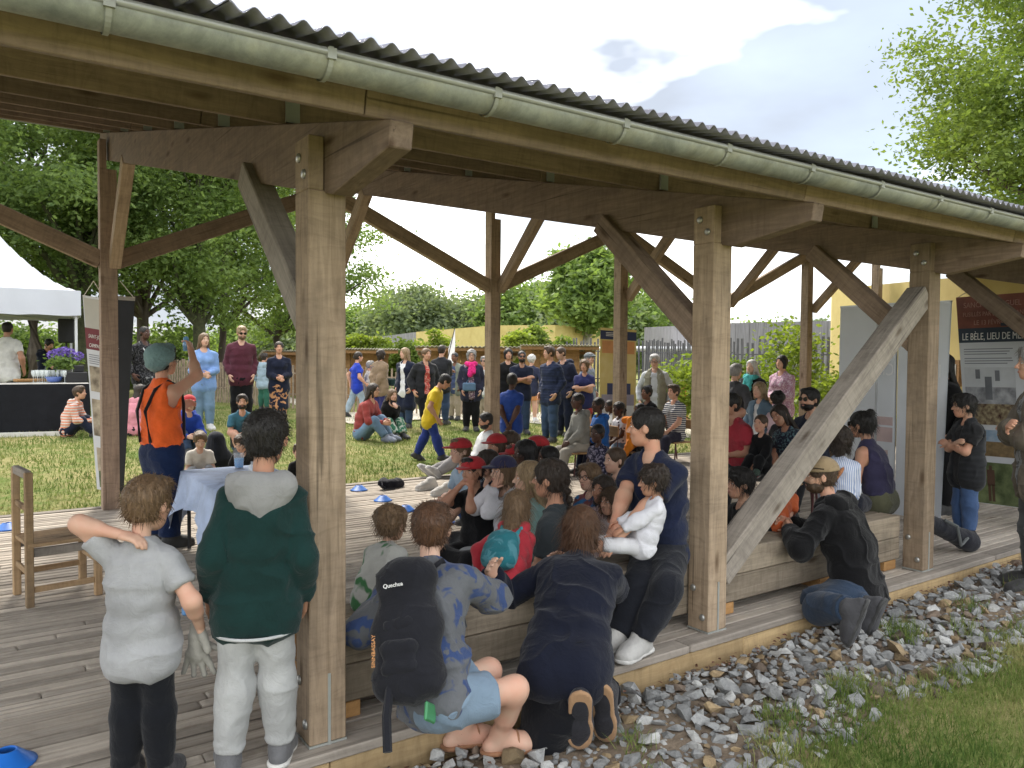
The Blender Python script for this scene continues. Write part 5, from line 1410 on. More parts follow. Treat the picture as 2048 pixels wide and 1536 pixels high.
person('dark-haired woman mostly hidden behind the second back post', on(1016, 15.8), 10, S('stand', 'down'), top=(1022, 697), fem=True, skin='light', hairs=('bob', BLACK), topw=('long', BLK), group=G1)
person('bearded man in navy tee and sunglasses with folded arms', at_lawn(1042, 868), 8, S('stand', 'crossed', wide=1.08), top=(1040, 702), skin='olive', hairs=('crop', BLACK), topw=('t', NAVY), bot=('long', DENIM), glasses='sun', beard=BLACK, group=G1)
person('white-haired person in navy top and orange shorts with back turned', at_lawn(1062, 844), 165, S('stand', 'down'), top=(1064, 710), skin='fair', hairs=('curly', WHITEH), topw=('long', (.03, .035, .07)), bot=('shorts', (.66, .30, .12)), shoes=WHT, group=G1, face=False)
person('boy in blue tee and grey trousers leaning on the post, hands behind his back', at_z(1022, 938, 0), 165, S('stand', 'back'), top=(1022, 746), skin='dark', hairs=('buzz', BLACK), topw=('t', (.02, .055, .25)), bot=('long', (.20, .19, .19)), group=G1, face=False)
person('tall man in navy quilted jacket and jeans, hands in pockets', at_lawn(1100, 884), -42, S('stand', 'pockets', head=(20, 0)), top=(1099, 693), skin='light', hairs=('short', BROWN), topw=('jacket', (.018, .026, .06), 'quilt'), bot=('long', DENIM, 'denim'), group=G1)
person('smiling man in navy hooded jacket with orange strap leaning in', at_lawn(1130, 872), -35, S('stand', 'pockets', lean=6, head=(20, 14)), top=(1134, 695), skin='fair', hairs=('crop', BROWN), topw=('hood', (.018, .022, .045)), bot=('long', NAVY), group=G1)
person('older man in grey flat cap looking right', on(1176, 15.5), 60, S('stand', 'down'), top=(1172, 706), skin='fair', hairs=('short', GREY), hat=('flat', (.14, .16, .17)), topw=('long', (.20, .23, .28)), group=G1)
person('woman in blue vee-neck top and red shorts with folded arms', at_lawn(1168, 880), -5, S('stand', 'crossed', head=(8, 0)), top=(1168, 720), fem=True, skin='light', hairs=('curlymid', LTBR), topw=('t', (.03, .035, .12)), bot=('shorts', (.42, .06, .07)), group=G1)
person('white-haired old man in khaki waistcoat and pale shirt', at_lawn(1308, 900), -8, S('stand', 'down', head=(0, 12)), top=(1310, 709), skin='fair', hairs=('short', WHITEH), topw=('long', (.50, .52, .54)), over=('vest', (.24, .23, .17)), bot=('long', CHAR), glasses='clear', group=G1)
person('grey-haired man in dark jacket glimpsed at the right of the middle post', on(1470, 11.5), 150, S('stand', 'down'), top=(1470, 728), skin='light', hairs=('short', GREY), topw=('jacket', (.06, .06, .065)), group=G1, face=False)
person('white-haired woman with teal scarf over black cardigan', at_lawn(1502, 905), -35, S('stand', 'belly', head=(-5, -6)), top=(1502, 720), fem=True, skin='fair', hairs=('half', WHITEH), topw=('long', (.06, .08, .16), 'floral', (.5, .5, .55)), over=('open', BLK), bot=('skirt', (.06, .08, .16), 'floral', (.5, .5, .55)), scarf=(.08, .42, .42), group=G1)
person('woman with dark bob and mauve floral blouse', at_lawn(1562, 900), -40, S('stand', 'belly', head=(-5, -4)), top=(1560, 711), fem=True, skin='light', hairs=('bob', BLACK), topw=('long', (.40, .22, .30), 'floral', (.6, .5, .55)), bot=('long', CHAR), group=G1)
person('blonde girl in denim jacket and white top', at_z(1518, 958, 0), -35, S('stand', 'down'), top=(1516, 764), fem=True, skin='fair', hairs=('long', BLOND), topw=('t', WHT), over=('open', (.12, .18, .24)), bot=('long', DENIM), group=G4)
person('small child in pale pink top with dark hair, back turned', at_z(1552, 962, 0), 170, S('stand', 'down'), top=(1550, 783), skin='light', hairs=('curly', BLACK), topw=('long', (.62, .46, .50)), group=G4, face=False)
person('small child in mustard cap behind the leaning woman', at_z(1560, 975, 0), -30, S('stand', 'down'), top=(1555, 812), skin='light', hairs=('short', BROWN), hat=('cap', (.50, .31, .06)), topw=('t', CHAR), group=G4)
# --- seated rows on the deck
def sit(label, px, py, top, fa, seat=.30, **kw):
    arms = kw.pop('arms', 'lap'); pk = {k: kw.pop(k) for k in ('head', 'lean', 'side', 'twist', 'wide', 'elbR', 'elbL') if k in kw}
    return person(label, at_z(px, py, 0), fa, S('sit', arms, seat=seat, **pk), top=top, group=G4, **kw)
s1 = sit('boy in grey hoodie sitting on a chair in the second row', 1160, 948, (1150, 786), -62, skin='dark', hairs=('buzz', BLACK), topw=('hood', (.22, .22, .20)), bot=('long', (.33, .31, .27)))
s2 = sit('boy in blue hooded top sitting beside the boy in grey', 1200, 945, (1185, 795), -58, skin='dark', hairs=('crop', BLACK), topw=('hood', (.02, .12, .42)), bot=('long', NAVY))
s3 = sit('girl in white top with dark dots sitting in the second row', 1240, 940, (1230, 804), -50, fem=False, skin='dark', hairs=('pony', BLACK), topw=('t', (.62, .60, .62), 'dots', (.06, .04, .07)), bot=('long', LDEN))
s4 = sit('boy in white top behind the girl in the dotted top', 1222, 918, (1212, 800), -60, skin='dark', hairs=('buzz', BLACK), topw=('t', WHT))
s5 = sit('child holding a bright orange garment up to the chin', 1282, 948, (1264, 806), -50, skin='dark', hairs=('buzz', BLACK), topw=('long', (.70, .22, .02)), bot=('long', CHAR), arms=(('h', .38, .30, -.55), ('h', -.42, .35, -.40)), elbR=(1, 0, -.3), elbL=(-1, 0, -.2))
s6 = sit('woman with gathered dark hair and black top in the row behind', 1296, 912, (1282, 772), -45, fem=True, skin='brown', hairs=('bun', BLACK), topw=('t', BLK))
s7 = sit('woman in navy and white striped tee sitting in the back row', 1350, 922, (1338, 769), -45, fem=True, skin='light', hairs=('short', BROWN), topw=('t', (.62, .62, .60), 'stripes', (.02, .025, .06), 1.2), wide=1.15)
person('little girl in dark flowery dress standing between the rows', at_z(1196, 1030, 0), -35, S('stand', 'down'), top=(1190, 848), skin='dark', hairs=('crop', BLACK), topw=('t', (.03, .028, .055), 'floral', (.28, .25, .33)), bot=('skirt', (.03, .028, .055), 'floral', (.28, .25, .33)), group=G3)
def kid(label, px, py, H, fa, arms='lap', kind='cross', **kw):
    pk = {k: kw.pop(k) for k in ('head', 'lean', 'side', 'elbR', 'elbL', 'twist', 'wide') if k in kw}
    ps = S(kind, arms, **pk)
    return person(label, head_at(px, py, 0, ps, H), fa, ps, H=H, group=G3, **kw)
kid('boy in red cap and black tee with hands on his cheeks', 958, 914, 1.25, -40, 'face', elbR=(.6, .5, -1), elbL=(-.6, .5, -1), skin='tan', hairs=('short', BLACK), hat=('cap', RED), topw=('t', BLK), bot=('long', BLK))
kid('child in red cap and pale blue tee with knees up', 955, 876, 1.32, -58, 'hug', 'kneesup', skin='fair', hairs=('short', LTBR), hat=('cap', RED), topw=('t', (.32, .43, .55)), bot=('shorts', (.04, .1, .3)), shoes=WHT)
kid('child in navy cap and white hoodie, hands at mouth', 1022, 912, 1.3, -55, 'mouth', elbR=(.6, .4, -1), elbL=(-.6, .4, -1), skin='fair', hairs=('bob', LTBR), hat=('cap', (.03, .03, .07)), topw=('hood', (.58, .57, .6)), bot=('long', GRY))
kid('girl with dark ponytail behind the boy in the black tee', 990, 900, 1.28, -65, 'lap', skin='light', hairs=('pony', DKBR), topw=('t', NAVY), bot=('long', CHAR))
kid('child in red cap nearest the second back post, hand at mouth', 1004, 868, 1.32, -45, 'chin', skin='tan', hairs=('bob', BROWN), hat=('cap', RED), topw=('t', CHAR))
kid('girl with tied-back brown hair behind the red caps', 1032, 862, 1.36, -60, 'lap', fem=False, skin='light', hairs=('bunlow', BROWN), topw=('t', CHAR))
kid('small child in red cap between the braided girl and the ponytail', 1043, 890, 1.2, -55, 'lap', skin='light', hairs=('short', BROWN), hat=('cap', RED), topw=('t', NAVY))
kid('girl with long dark beaded braids in navy flowery top', 1066, 880, 1.36, -65, 'lap', skin='dark', hairs=('half', BLACK), topw=('t', (.03, .03, .06), 'floral', (.3, .3, .35)))
kid('girl in red cap with dark ponytail seen from behind', 1090, 874, 1.36, -110, 'lap', skin='light', hairs=('pony', DKBR), hat=('cap', RED), topw=('t', CHAR))
kid('dark-haired child behind the girl in mint', 1112, 892, 1.25, -75, 'lap', skin='brown', hairs=('crop', BLACK), topw=('t', (.03, .05, .09)))
kid('blonde girl in mint cardigan sitting in profile', 1078, 924, 1.34, -78, 'lap', fem=False, skin='fair', hairs=('long', BLOND), topw=('long', (.22, .36, .34)), bot=('long', GRY), near=.009)
kid('older girl with a thick dark braid and charcoal top', 1128, 921, 1.52, -105, 'lap', fem=True, skin='tan', hairs=('braid', DKBR), topw=('t', (.035, .043, .048)), bot=('long', CHAR), near=.008, wide=1.1)
kid('boy with glasses and blue printed tee', 1190, 926, 1.16, -40, 'lap', skin='fair', hairs=('short', LTBR), topw=('t', (.03, .16, .36), 'blotch', (.2, .06, .06)), bot=('long', NAVY), glasses='clear', near=.009)
kid('girl with long dark hair and pale pink top', 1216, 950, 1.10, -35, 'lap', skin='tan', hairs=('longwavy', DKBR), topw=('long', (.60, .44, .46)), near=.009)
kid('toddler with brown hair tucked beside the man with the baby', 1232, 974, .95, -40, 'lap', skin='light', hairs=('bob', BROWN), topw=('long', (.5, .42, .42)), near=.009)
kid('boy with short brown hair looking left between the rows', 1244, 894, 1.28, -55, 'lap', skin='fair', hairs=('crop', BROWN), topw=('long', (.10, .09, .08)), bot=('long', CHAR))
kid('dark-haired boy smiling below the diagonal brace', 1500, 936, 1.26, -62, 'lap', skin='light', hairs=('messy', BLACK), topw=('t', BLK), near=.009)
# --- right-hand group
sit('man in red tee half hidden behind the middle post', 1486, 1030, (1470, 786), -48, seat=.36, lean=14, skin='tan', hairs=('short', BLACK), topw=('t', (.36, .035, .05)), bot=('long', CHAR), arms='chin', wide=1.12)
rA, rAJ, rAH = sit('woman in dark leafy dress leaning her head on the man beside her', 1580, 1035, (1574, 812), -35, seat=.36, fem=True, skin='tan', hairs=('half', DKBR), topw=('t', (.025, .03, .05), 'floral', (.10, .18, .2)), bot=('wide', (.025, .03, .05), 'floral', (.10, .18, .2)), head=(0, 12, 22), side=6)
rB, rBJ, rBH = sit('bearded man in dark tee and sunglasses behind the diagonal brace', 1622, 1030, (1604, 776), -42, seat=.36, skin='light', hairs=('short', BLACK), topw=('t', (.02, .025, .045)), bot=('long', CHAR), glasses='sun', beard=BLACK, wide=1.08)
bp = to_world(rA, (.0, .30, 0)); bp = at_d(1524, 900, (bp - Vector((0, 0, CAMH))).dot(CF))
person('baby in dark top sitting on the lap of the leaning woman', (bp.x, bp.y, .47), -30, S('sit', 'lap', seat=.0, footR=(.09, .26, .02), footL=(-.09, .26, .02)), top=(1522, 829), skin='light', hairs=('buzz', BROWN), topw=('long', BLK), bot=('long', BLK), shoes=(.05, .08, .06), near=.010)
ps = S('sit', 'lap', seat=.377)
b_ = Vector((at_y(1535, 1080, 3.24).x, 3.24, 0)); person('child in orange tee sitting on the bench behind the brace, back turned', b_, 165, S('sit', 'lap', seat=.377, lean=10), H=1.0, fit=925, skin='light', hairs=('short', BROWN), topw=('t', (.55, .12, .04)), bot=('long', CHAR), near=.008, face=False, group=G5)
q = at_z(1672, 1050, .3); q = at_y(1672, 1030, 3.2)
person('curly-haired woman in white and blue striped blouse on the bench', (q.x, 3.2, 0), 168, S('sit', 'lap', seat=.377, lean=8, wide=1.12), top=(1668, 856), fem=True, skin='tan', hairs=('curlymid', DKBR), topw=('mid', (.60, .62, .68), 'vstripes', (.25, .32, .5), 3.), bot=('long', DENIM), near=.009, face=False, group=G5)
q = at_y(1762, 1030, 3.2)
tk, tkJ, tkH = person('woman with dark bun, sunglasses and navy camisole on the bench end', (q.x, 3.2, 0), -112, S('sit', ((.05, .2, .12), (-.05, .2, .12)), seat=.377, lean=14), top=(1722, 824), fem=True, skin='tan', hairs=('bun', BLACK), topw=('tank', (.03, .027, .06)), bot=('long', (.075, .075, .045)), glasses='sun', near=.008, group=G5)
person('boy in black quilted gilet and jeans with folded arms at right', at_z(1930, 1072, 0), -55, S('stand', 'crossed', head=(14, 4)), top=(1924, 788), skin='light', hairs=('messy', BLACK), topw=('t', (.02, .02, .022)), over=('vest', (.02, .021, .024), 'quilt'), bot=('long', (.05, .09, .19), 'denim'), shoes=(.02, .02, .025), near=.008)
person('person in dark clothes mostly hidden behind the display board edge', at_z(1900, 1042, 0) + Vector((.35, .25, 0)), -60, S('stand', 'down'), H=1.55, skin='light', hairs=('long', BLACK), topw=('long', BLK), bot=('long', BLK))
q = at_z(2074, 1180, -.08)
person('adult in brown tweed jacket and grey trousers cut by the right edge', q, -75, S('stand', 'crossed', lean=2), H=1.66, skin='light', hairs=('short', GREY), topw=('long', GRY, 'floral', (.1, .1, .1)), over=('open', (.13, .11, .085)), bot=('long', (.10, .105, .11)), near=.009)

# ------------------------------------------------------------------ the people nearest the camera
gb_, gJ, gH = person('boy in grey tee and dark joggers at the front left, hand behind his neck', at_z(286, 1565, 0), 158, S('stand', ((.168, .055, .05), ('h', -.16, -.47, -.50)), elbL=(-1.2, .15, .35), elbR=(.7, -.6, -.5), head=(18, 6), wide=.86), top=(302, 957), skin='fair', hairs=('short', LTBR), topw=('t', (.33, .335, .345)), bot=('long', (.006, .007, .010)), shoes=(.05, .05, .055), near=.0065, group=G5, loose=.008, hands=(.9, .6))
gr_, grJ, grH = person('boy in dark green hooded top and pale grey joggers beside the nearest post', at_z(515, 1530, 0), 176, S('stand', ((.128, .03, .012), (-.128, .03, .012)), elbR=(.25, -1, -.2), elbL=(-.25, -1, -.2), side=3, wide=.92, head=(10, 4), footR=(.062, .02, .045), footL=(-.075, -.02, .045)), top=(560, 823), skin='tan', hairs=('short', BLACK), topw=('long', (.0055, .027, .025)), over=('hood', (.25, .25, .247)), bot=('long', (.40, .405, .40)), shoes=(.13, .13, .135), near=.0065, face=False, loose=.009, group=G5)
# squatting woman with the rucksack
pelw = at_y(868, 1396, 2.56)
fw_, fJ, fH = custom('woman squatting in denim shorts and patterned jumper with short auburn hair', (pelw.x, pelw.y, -.13), 118, 1.42,
    S('stand', 'down', lean=12, side=-29, twist=-42, head=(-52, 8), elbR=(.9, -.3, -.4), elbL=(-.9, .2, -.5), toeR=20, toeL=10), pel=pelw,
    feet=(at_z(1000, 1508, -.13) + Vector((0, 0, .075)), at_z(925, 1500, -.13) + Vector((0, .02, .075))), hands_w=(at_y(930, 1180, 2.92), at_y(775, 1185, 3.0)), knees=((1, -.35, .55), (1, -.1, .7)),
    skin='fair', hairs=('short', AUBURN), topw=('long', (.105, .11, .12), 'blotch', (.035, .06, .15)), bot=('shorts', (.13, .18, .235), 'denim'), near=.0065, face=False, shoe=False, group=G5, loose=.02)
# kneeling woman in navy
pelw = at_y(1132, 1325, 2.56)
nw_, nJ, nH = custom('woman kneeling in navy fleece with auburn hair, arm round the child in red', (pelw.x, pelw.y, -.13), 172, 1.52,
    S('stand', 'down', lean=34, twist=0, head=(-8, 0), elbR=(.9, -.2, -.6), elbL=(-1, .1, -.5), tipR=3.2, tipL=3.0), pel=pelw,
    feet=(at_y(1212, 1385, 2.42), at_y(1160, 1398, 2.42)), hands_w=(at_y(1150, 1130, 3.0), at_y(985, 1150, 2.95)), knees=((0.2, 1, -.1), (-.2, 1, -.1)),
    skin='fair', hairs=('bob', AUBURN), topw=('long', (.0055, .0075, .018)), bot=('long', (.004, .0045, .007)), shoes=(.02, .02, .025), solecol=(.33, .20, .11), hem=.035, near=.0065, face=False, group=G5, loose=.02, fit=1013)
# man with the baby
pelw = at_y(1318, 1085, 3.05); pelw.z = .445
mw_, mJ, mH = custom('man in navy tee sitting on the bench against the post, looking left', (pelw.x, pelw.y, 0), -40, 1.48,
    S('stand', 'down', slouch=.015, lean=4, twist=8, head=(56, 2), elbR=(.8, -.3, -.7), elbL=(-.9, -.2, -.7), wide=1.12), pel=pelw,
    feet=(at_z(1240, 1312, 0) + Vector((.02, .05, .085)), at_z(1292, 1318, 0) + Vector((0, .04, .085))), hands_w=(at_y(1222, 1066, 2.98), at_y(1232, 1080, 2.92)), knees=((-.45, -1, .7), (-.3, -1, .7)),
    skin='light', hairs=('crop', BLACK), topw=('t', (.010, .015, .040)), bot=('long', (.011, .0125, .018)), shoes=(.46, .45, .43), near=.0065, group=G5, loose=.014, hands=(.3, .3))
bq = at_y(1282, 1098, 2.88)
by_, byJ, byH = person('baby in white top with dark curls on the lap of the man in navy', (bq.x, bq.y, bq.z), -72, S('sit', ((.09, .20, .10), (-.09, .22, .08)), seat=-.02, lean=-20, footR=(.07, .40, .05), footL=(-.05, .40, .06), head=(6, 6)), H=.68, skin='tan', hairs=('curly', DKBR), topw=('long', (.62, .62, .66)), bot=('long', (.55, .55, .57)), shoe=False, near=.006, group=G5)
# squatting man with the cap
pelw = at_y(1718, 1178, 2.70)
cw_, cJ, cH = custom('man in black hooded top and tan cap kneeling at the deck edge', (pelw.x, pelw.y, -.12), -106, 1.56,
    S('stand', 'down', lean=17, slouch=.02, head=(-30, 4), elbR=(.8, -.2, -.6), elbL=(-.9, -.2, -.6), tipR=2.6, tipL=2.8), pel=pelw,
    feet=(at_y(1738, 1212, 2.52), at_y(1700, 1218, 2.42)), hands_w=(Vector((at_y(1585, 1080, 3.1).x, 3.12, .42)), Vector((at_y(1580, 1085, 3.02).x, 3.03, .42))), knees=((-.6, 1, -.2), (-1, .2, -.2)),
    skin='light', hairs=('short', BROWN), hat=('cap', (.27, .20, .115)), topw=('hood', (.0045, .0045, .0055)), bot=('long', (.02, .034, .06), 'denim'), shoes=(.06, .06, .065), beard=BROWN, near=.007, group=G5, loose=.022, hem=.03)
# children sitting on the bench
ps = S('sit', ((-.02, .16, .12), (-.13, .05, .05)), seat=.377, lean=26)
rd_, rdJ, rdH = person('girl in red hoodie with wavy hair sitting on the bench, back turned', (at_y(1003, 1100, 3.10).x, 3.10, 0), 165, ps, H=.90, fit=982, skin='fair', hairs=('longwavy', LTBR), topw=('hood', (.42, .035, .05)), bot=('long', NAVY), near=.0065, face=False, group=G5)
ps = S('sit', 'lap', seat=.377, lean=4, head=(25, 4))
td_, tdJ, tdH = person('toddler with blond curls and grey top with green print on the bench', (at_y(748, 1150, 3.16).x, 3.16, 0), 165, ps, H=.80, fit=1012, skin='fair', hairs=('curly', LTBR), topw=('long', (.36, .36, .33), 'blotch', (.04, .13, .05), .7), bot=('long', (.04, .055, .13), 'floral', (.25, .32, .45)), near=.0065, face=False, group=G5)
# ================================================================== PRINTED BOARDS AND BANNERS
def text_mesh(txt, size, mat, name='lettering', extrude=.001, bold=0):
    cu = bpy.data.curves.new('t', 'FONT'); cu.body = txt; cu.size = size; cu.extrude = extrude; cu.resolution_u = 3; cu.offset = bold
    o = bpy.data.objects.new('t', cu); COL.objects.link(o)
    dg = bpy.context.evaluated_depsgraph_get(); me = bpy.data.meshes.new_from_object(o.evaluated_get(dg)); me.name = name
    bpy.data.objects.remove(o); bpy.data.curves.remove(cu)
    me.materials.clear(); me.materials.append(mat); return me
class Board:
    """sheet through four world corners (TL, TR, BR, BL); child pieces are placed by (u, v)"""
    def __init__(s, name, label, cat, TL, TR, BR, BL, mat, backm=None, th=.004, group=None):
        s.c = [Vector(q) for q in (TL, TR, BR, BL)]; s.o = (s.c[3] + s.c[2]) / 2
        s.e = empty(name, s.o, 0, label, cat, group); n = (s.c[1] - s.c[0]).cross(s.c[3] - s.c[0]).normalized()
        if n.dot(s.c[0] - Vector((0, 0, CAMH))) > 0: n = -n
        s.n = n
        s.put('sheet', 0, 0, 1, 1, mat, 0, th)
        if backm is not None: s.put('reverse', 0, 0, 1, 1, backm, -th * 1.2 - .001, .001)
    def p(s, u, v): return s.c[0].lerp(s.c[1], u).lerp(s.c[3].lerp(s.c[2], u), v) - s.o
    def put(s, name, u0, v0, u1, v1, mat, off=.002, th=.0015):
        nu, nv = max(1, int((u1 - u0) * 4)), max(1, int((v1 - v0) * 8)); V = []
        for d in (off, off - th):
            for j in range(nv + 1):
                for i in range(nu + 1): V.append(s.p(u0 + (u1 - u0) * i / nu, v0 + (v1 - v0) * j / nv) + s.n * d)
        N = (nu + 1) * (nv + 1); F = []
        for j in range(nv):
            for i in range(nu):
                a = j * (nu + 1) + i; F.append((a, a + 1, a + nu + 2, a + nu + 1)); F.append((N + a, N + a + nu + 1, N + a + nu + 2, N + a + 1))
        return obj(name, np_mesh(name, V, F, mat), s.e)
    def text(s, txt, u, v, size, mat, off=.004, mirror=False, sx=1.):
        o = obj('lettering', text_mesh(txt, size, mat), s.e)
        x = (s.p(1, v) - s.p(0, v)).normalized(); y = (s.p(u, 0) - s.p(u, 1)); y = (y - x * y.dot(x)).normalized(); q = s.p(u, v) + s.n * off
        if mirror: x = -x
        m = Matrix.Identity(4)
        for i in range(3): m[i][0], m[i][1], m[i][2], m[i][3] = x[i] * sx, y[i], s.n[i], q[i]
        o.matrix_local = m; return o
    def lines(s, u0, v0, u1, n, dv, mat, h=.35):
        for k in range(n): s.put('text_line', u0, v0 + k * dv, u1 - (.12 * (u1 - u0) if k == n - 1 else random.uniform(0, .03)), v0 + k * dv + dv * h, mat, .0035, .001)
PAPER = plain('banner vinyl', (.62, .64, .68), .5, .05, 3); INK = plain('grey print text', (.22, .23, .26), .8); NAVYP = plain('navy print', (.03, .045, .07), .6, .1)
BRICK = plain('brick red print', (.20, .065, .045), .6, .3, 6); WINE = plain('wine red print', (.16, .02, .03), .6, .1); CREAM = plain('cream print', (.58, .52, .38), .6, .2, 4); SEPIA = plain('sepia photo print', (.30, .23, .15), .6, .6, 9, col2=(.55, .47, .35))
GREENP = plain('green photo print', (.07, .12, .035), .6, .6, 7, col2=(.22, .27, .12)); SKYP = plain('blue sky print', (.22, .38, .58), .6, .25, 5, col2=(.6, .65, .7)); FLOW = plain('flower photo print', (.25, .06, .05), .6, .8, 26, col2=(.42, .36, .22)); LETW = plain('white lettering', (.78, .78, .76), .6, .02)
GREYP = plain('grey photo print', (.25, .26, .29), .6, .4, 12, col2=(.5, .51, .54)); RUST = plain('rust silhouette print', (.10, .055, .035), .7, .2); CREASE = plain('black banner back', (.02, .022, .028), .7, .3, 3)
# left hanging banner on the back post
lb = Board('hanging_banner', 'printed photo banner hanging at the left back post with wine red title', 'banner', at_y(165, 590, 8.80), at_y(228, 600, 8.55), at_y(236, 988, 8.55), at_y(194, 978, 8.72), PAPER, CREASE)
lb.put('photo_print', .03, .012, 1, .165, plain('pale drawing print', (.60, .58, .52), .6, .2, 18, col2=(.45, .44, .40)))
lb.put('title_band', .0, .165, 1, .275, WINE); lb.text('SAINT-JOSEPH, DE LA', .10, .215, .052, LETW, sx=.62); lb.text('CAMPAGNE À LA VILLE', .10, .262, .052, LETW, sx=.62)
lb.put('photo_print', .06, .36, .46, .49, SEPIA); lb.put('photo_print', .06, .53, .46, .72, SEPIA); lb.put('photo_print', .54, .30, .98, .44, plain('pale green print', (.48, .50, .36), .6, .3, 10)); lb.put('photo_print', .12, .78, .5, .9, SEPIA); lb.put('photo_print', .15, .9, .9, .985, GREENP)
lb.put('photo_print', .62, .72, .98, .9, GREENP); lb.lines(.08, .30, .46, 5, .011, INK); lb.lines(.54, .47, .96, 16, .012, INK)
lb.put('blue_sticker', .45, .955, .98, .999, plain('bright blue sticker', (.03, .30, .72), .5), .006)
rb = Board('dark_hanging_banner', 'dark reverse of a second banner hanging right of the left back post', 'banner', at_y(236, 592, 8.56), at_y(270, 594, 8.70), at_y(247, 992, 8.66), at_y(238, 985, 8.54), CREASE)
rb.put('top_hem', 0, 0, 1, .02, plain('pale hem', (.45, .42, .38), .7), .003)
for k, (a, b_) in enumerate((((165, 592), (188, 562)), ((206, 592), (188, 562)), ((240, 562), (268, 594)))):
    pass
cordm = plain('white cord', (.6, .58, .52), .8)
MB().tube([at_y(166, 594, 8.79), at_y(187, 562, 8.62)], .004, 5).tube([at_y(187, 562, 8.62), at_y(207, 594, 8.6)], .004, 5).build('cord', cordm, lb.e, loc=-Vector(lb.e.location))
MB().tube([at_y(240, 562, 8.5), at_y(268, 596, 8.69)], .004, 5).build('cord', cordm, rb.e, loc=-Vector(rb.e.location))
# memorial banner at right
X = 8.2
mbn = Board('memorial_banner', 'large memorial banner with photographs and the title LE BÈLE at far right', 'banner', at_x(1912, 595, X), at_x(1912, 595, X) + Vector((0, -1.10, .02)), Vector((X, at_x(1940, 1003, X).y - .98, at_x(1940, 1003, X).z + .02)), at_x(1940, 1003, X), PAPER, CREASE)
mbn.put('brick_print', 0, 0, 1, .155, BRICK); mbn.put('title_band', 0, .155, 1, .225, NAVYP)
mbn.text('LE BÈLE, LIEU DE MÉMOIRE', .03, .212, .098, LETW, sx=.62); PALEB = plain('pale engraved lettering', (.42, .24, .19), .7)
mbn.text('SANCHEZ   MIGUEL', .06, .055, .075, PALEB, sx=.8); mbn.text('FUSILLÉS PAR LES ALLEMANDS', .05, .098, .06, PALEB, sx=.75); mbn.text('LE 13 FÉVRIER 1943', .14, .14, .065, PALEB, sx=.8)
mbn.put('dark_mark', .405, .06, .435, .145, NAVYP, .006); mbn.put('dark_mark', .37, .135, .47, .15, NAVYP, .006)
mbn.lines(.04, .255, .46, 3, .012, INK); mbn.lines(.04, .30, .46, 3, .012, INK)
ph = mbn.put('photo_print', .03, .35, .47, .62, GREYP); mbn.put('photo_print', .03, .345, .47, .44, plain('pale sky print', (.55, .57, .60), .6, .1), .003); mbn.put('photo_print', .03, .52, .47, .62, FLOW, .0045)
for (a, b_, c_, d_) in ((.21, .39, .27, .50), (.13, .355, .17, .40), (.30, .36, .34, .41)): mbn.put('statue_print', a, b_, c_, d_, plain('statue grey', (.16, .17, .19), .6, .2), .005)
mbn.put('photo_print', .03, .645, .47, .77, SKYP); mbn.put('photo_print', .03, .70, .47, .77, plain('brown field print', (.2, .14, .07), .6, .4, 20), .003)
mbn.put('plaque_print', .56, .24, 1, .345, WINE); mbn.lines(.60, .255, .96, 5, .017, PALEB); mbn.lines(.55, .375, .98, 2, .014, NAVYP); mbn.lines(.55, .42, .98, 10, .0125, INK)
mbn.put('panel_print', .55, .60, .99, .78, plain('slate print', (.09, .11, .14), .6, .15)); mbn.lines(.60, .62, .95, 8, .018, plain('light print text', (.4, .42, .45), .7))
mbn.put('photo_print', .0, .80, 1, .998, GREENP)
for u in (.18, .45, .78):
    mbn.put('figure_print', u, .835, u + .07, .91, RUST, .004); mbn.put('figure_print', u + .005, .905, u + .03, .985, RUST, .004); mbn.put('figure_print', u + .04, .905, u + .065, .985, RUST, .004); mbn.put('figure_print', u + .022, .815, u + .048, .838, RUST, .004)
MB().tube([at_x(1913, 597, X), at_x(1955, 570, X + .2)], .004, 5).build('cord', cordm, mbn.e, loc=-Vector(mbn.e.location))
# pale display boards seen from behind
DB = plain('pale blue-white display panel', (.64, .67, .71), .55, .06, 2); SALM = plain('faint salmon brush print', (.52, .40, .39), .6, .15, 5); GHOST = plain('ghost lettering', (.76, .77, .79), .6, .02)
zt = at_x(1700, 616, 7.45).z
db = Board('display_board', 'pale blue-white display board with faint mirrored lettering behind the bench', 'board', Vector((7.30, 4.66, zt)), Vector((7.22, 4.02, zt)), Vector((7.22, 4.02, .03)), Vector((7.30, 4.66, .03)), DB, None, .02)
db.text('CIBO', .98, .34, .17, GHOST, mirror=True, sx=.8)
for (a, b_, c_, d_) in ((.30, .54, .97, .58), (.45, .59, .97, .66), (.62, .70, .9, .74), (.1, .78, .25, .86)): db.put('brush_print', a, b_, c_, d_, SALM, .003)
db2 = Board('display_board', 'narrow pale display board right of the third front post', 'board', Vector((7.22, 4.0, zt - .01)), Vector((7.16, 3.50, zt - .01)), Vector((7.16, 3.55, .03)), Vector((7.22, 4.0, .03)), DB, None, .02)
db2.text('IL S', .9, .34, .17, GHOST, mirror=True, sx=.8)
for b_ in (db, db2):
    b_.put('top_rail', 0, -.006, 1, .004, plain('aluminium rail', (.4, .41, .42), .4, metallic=.6), .006, .03)
MB().tube([(7.17, 4.18, .02), (7.17, 4.18, zt)], .012, 8).box((7.12, 4.18, .02), (.3, .3, .02)).build('support_pole', plain('aluminium rail', (.4, .41, .42), .4), db.e, loc=-Vector(db.e.location))
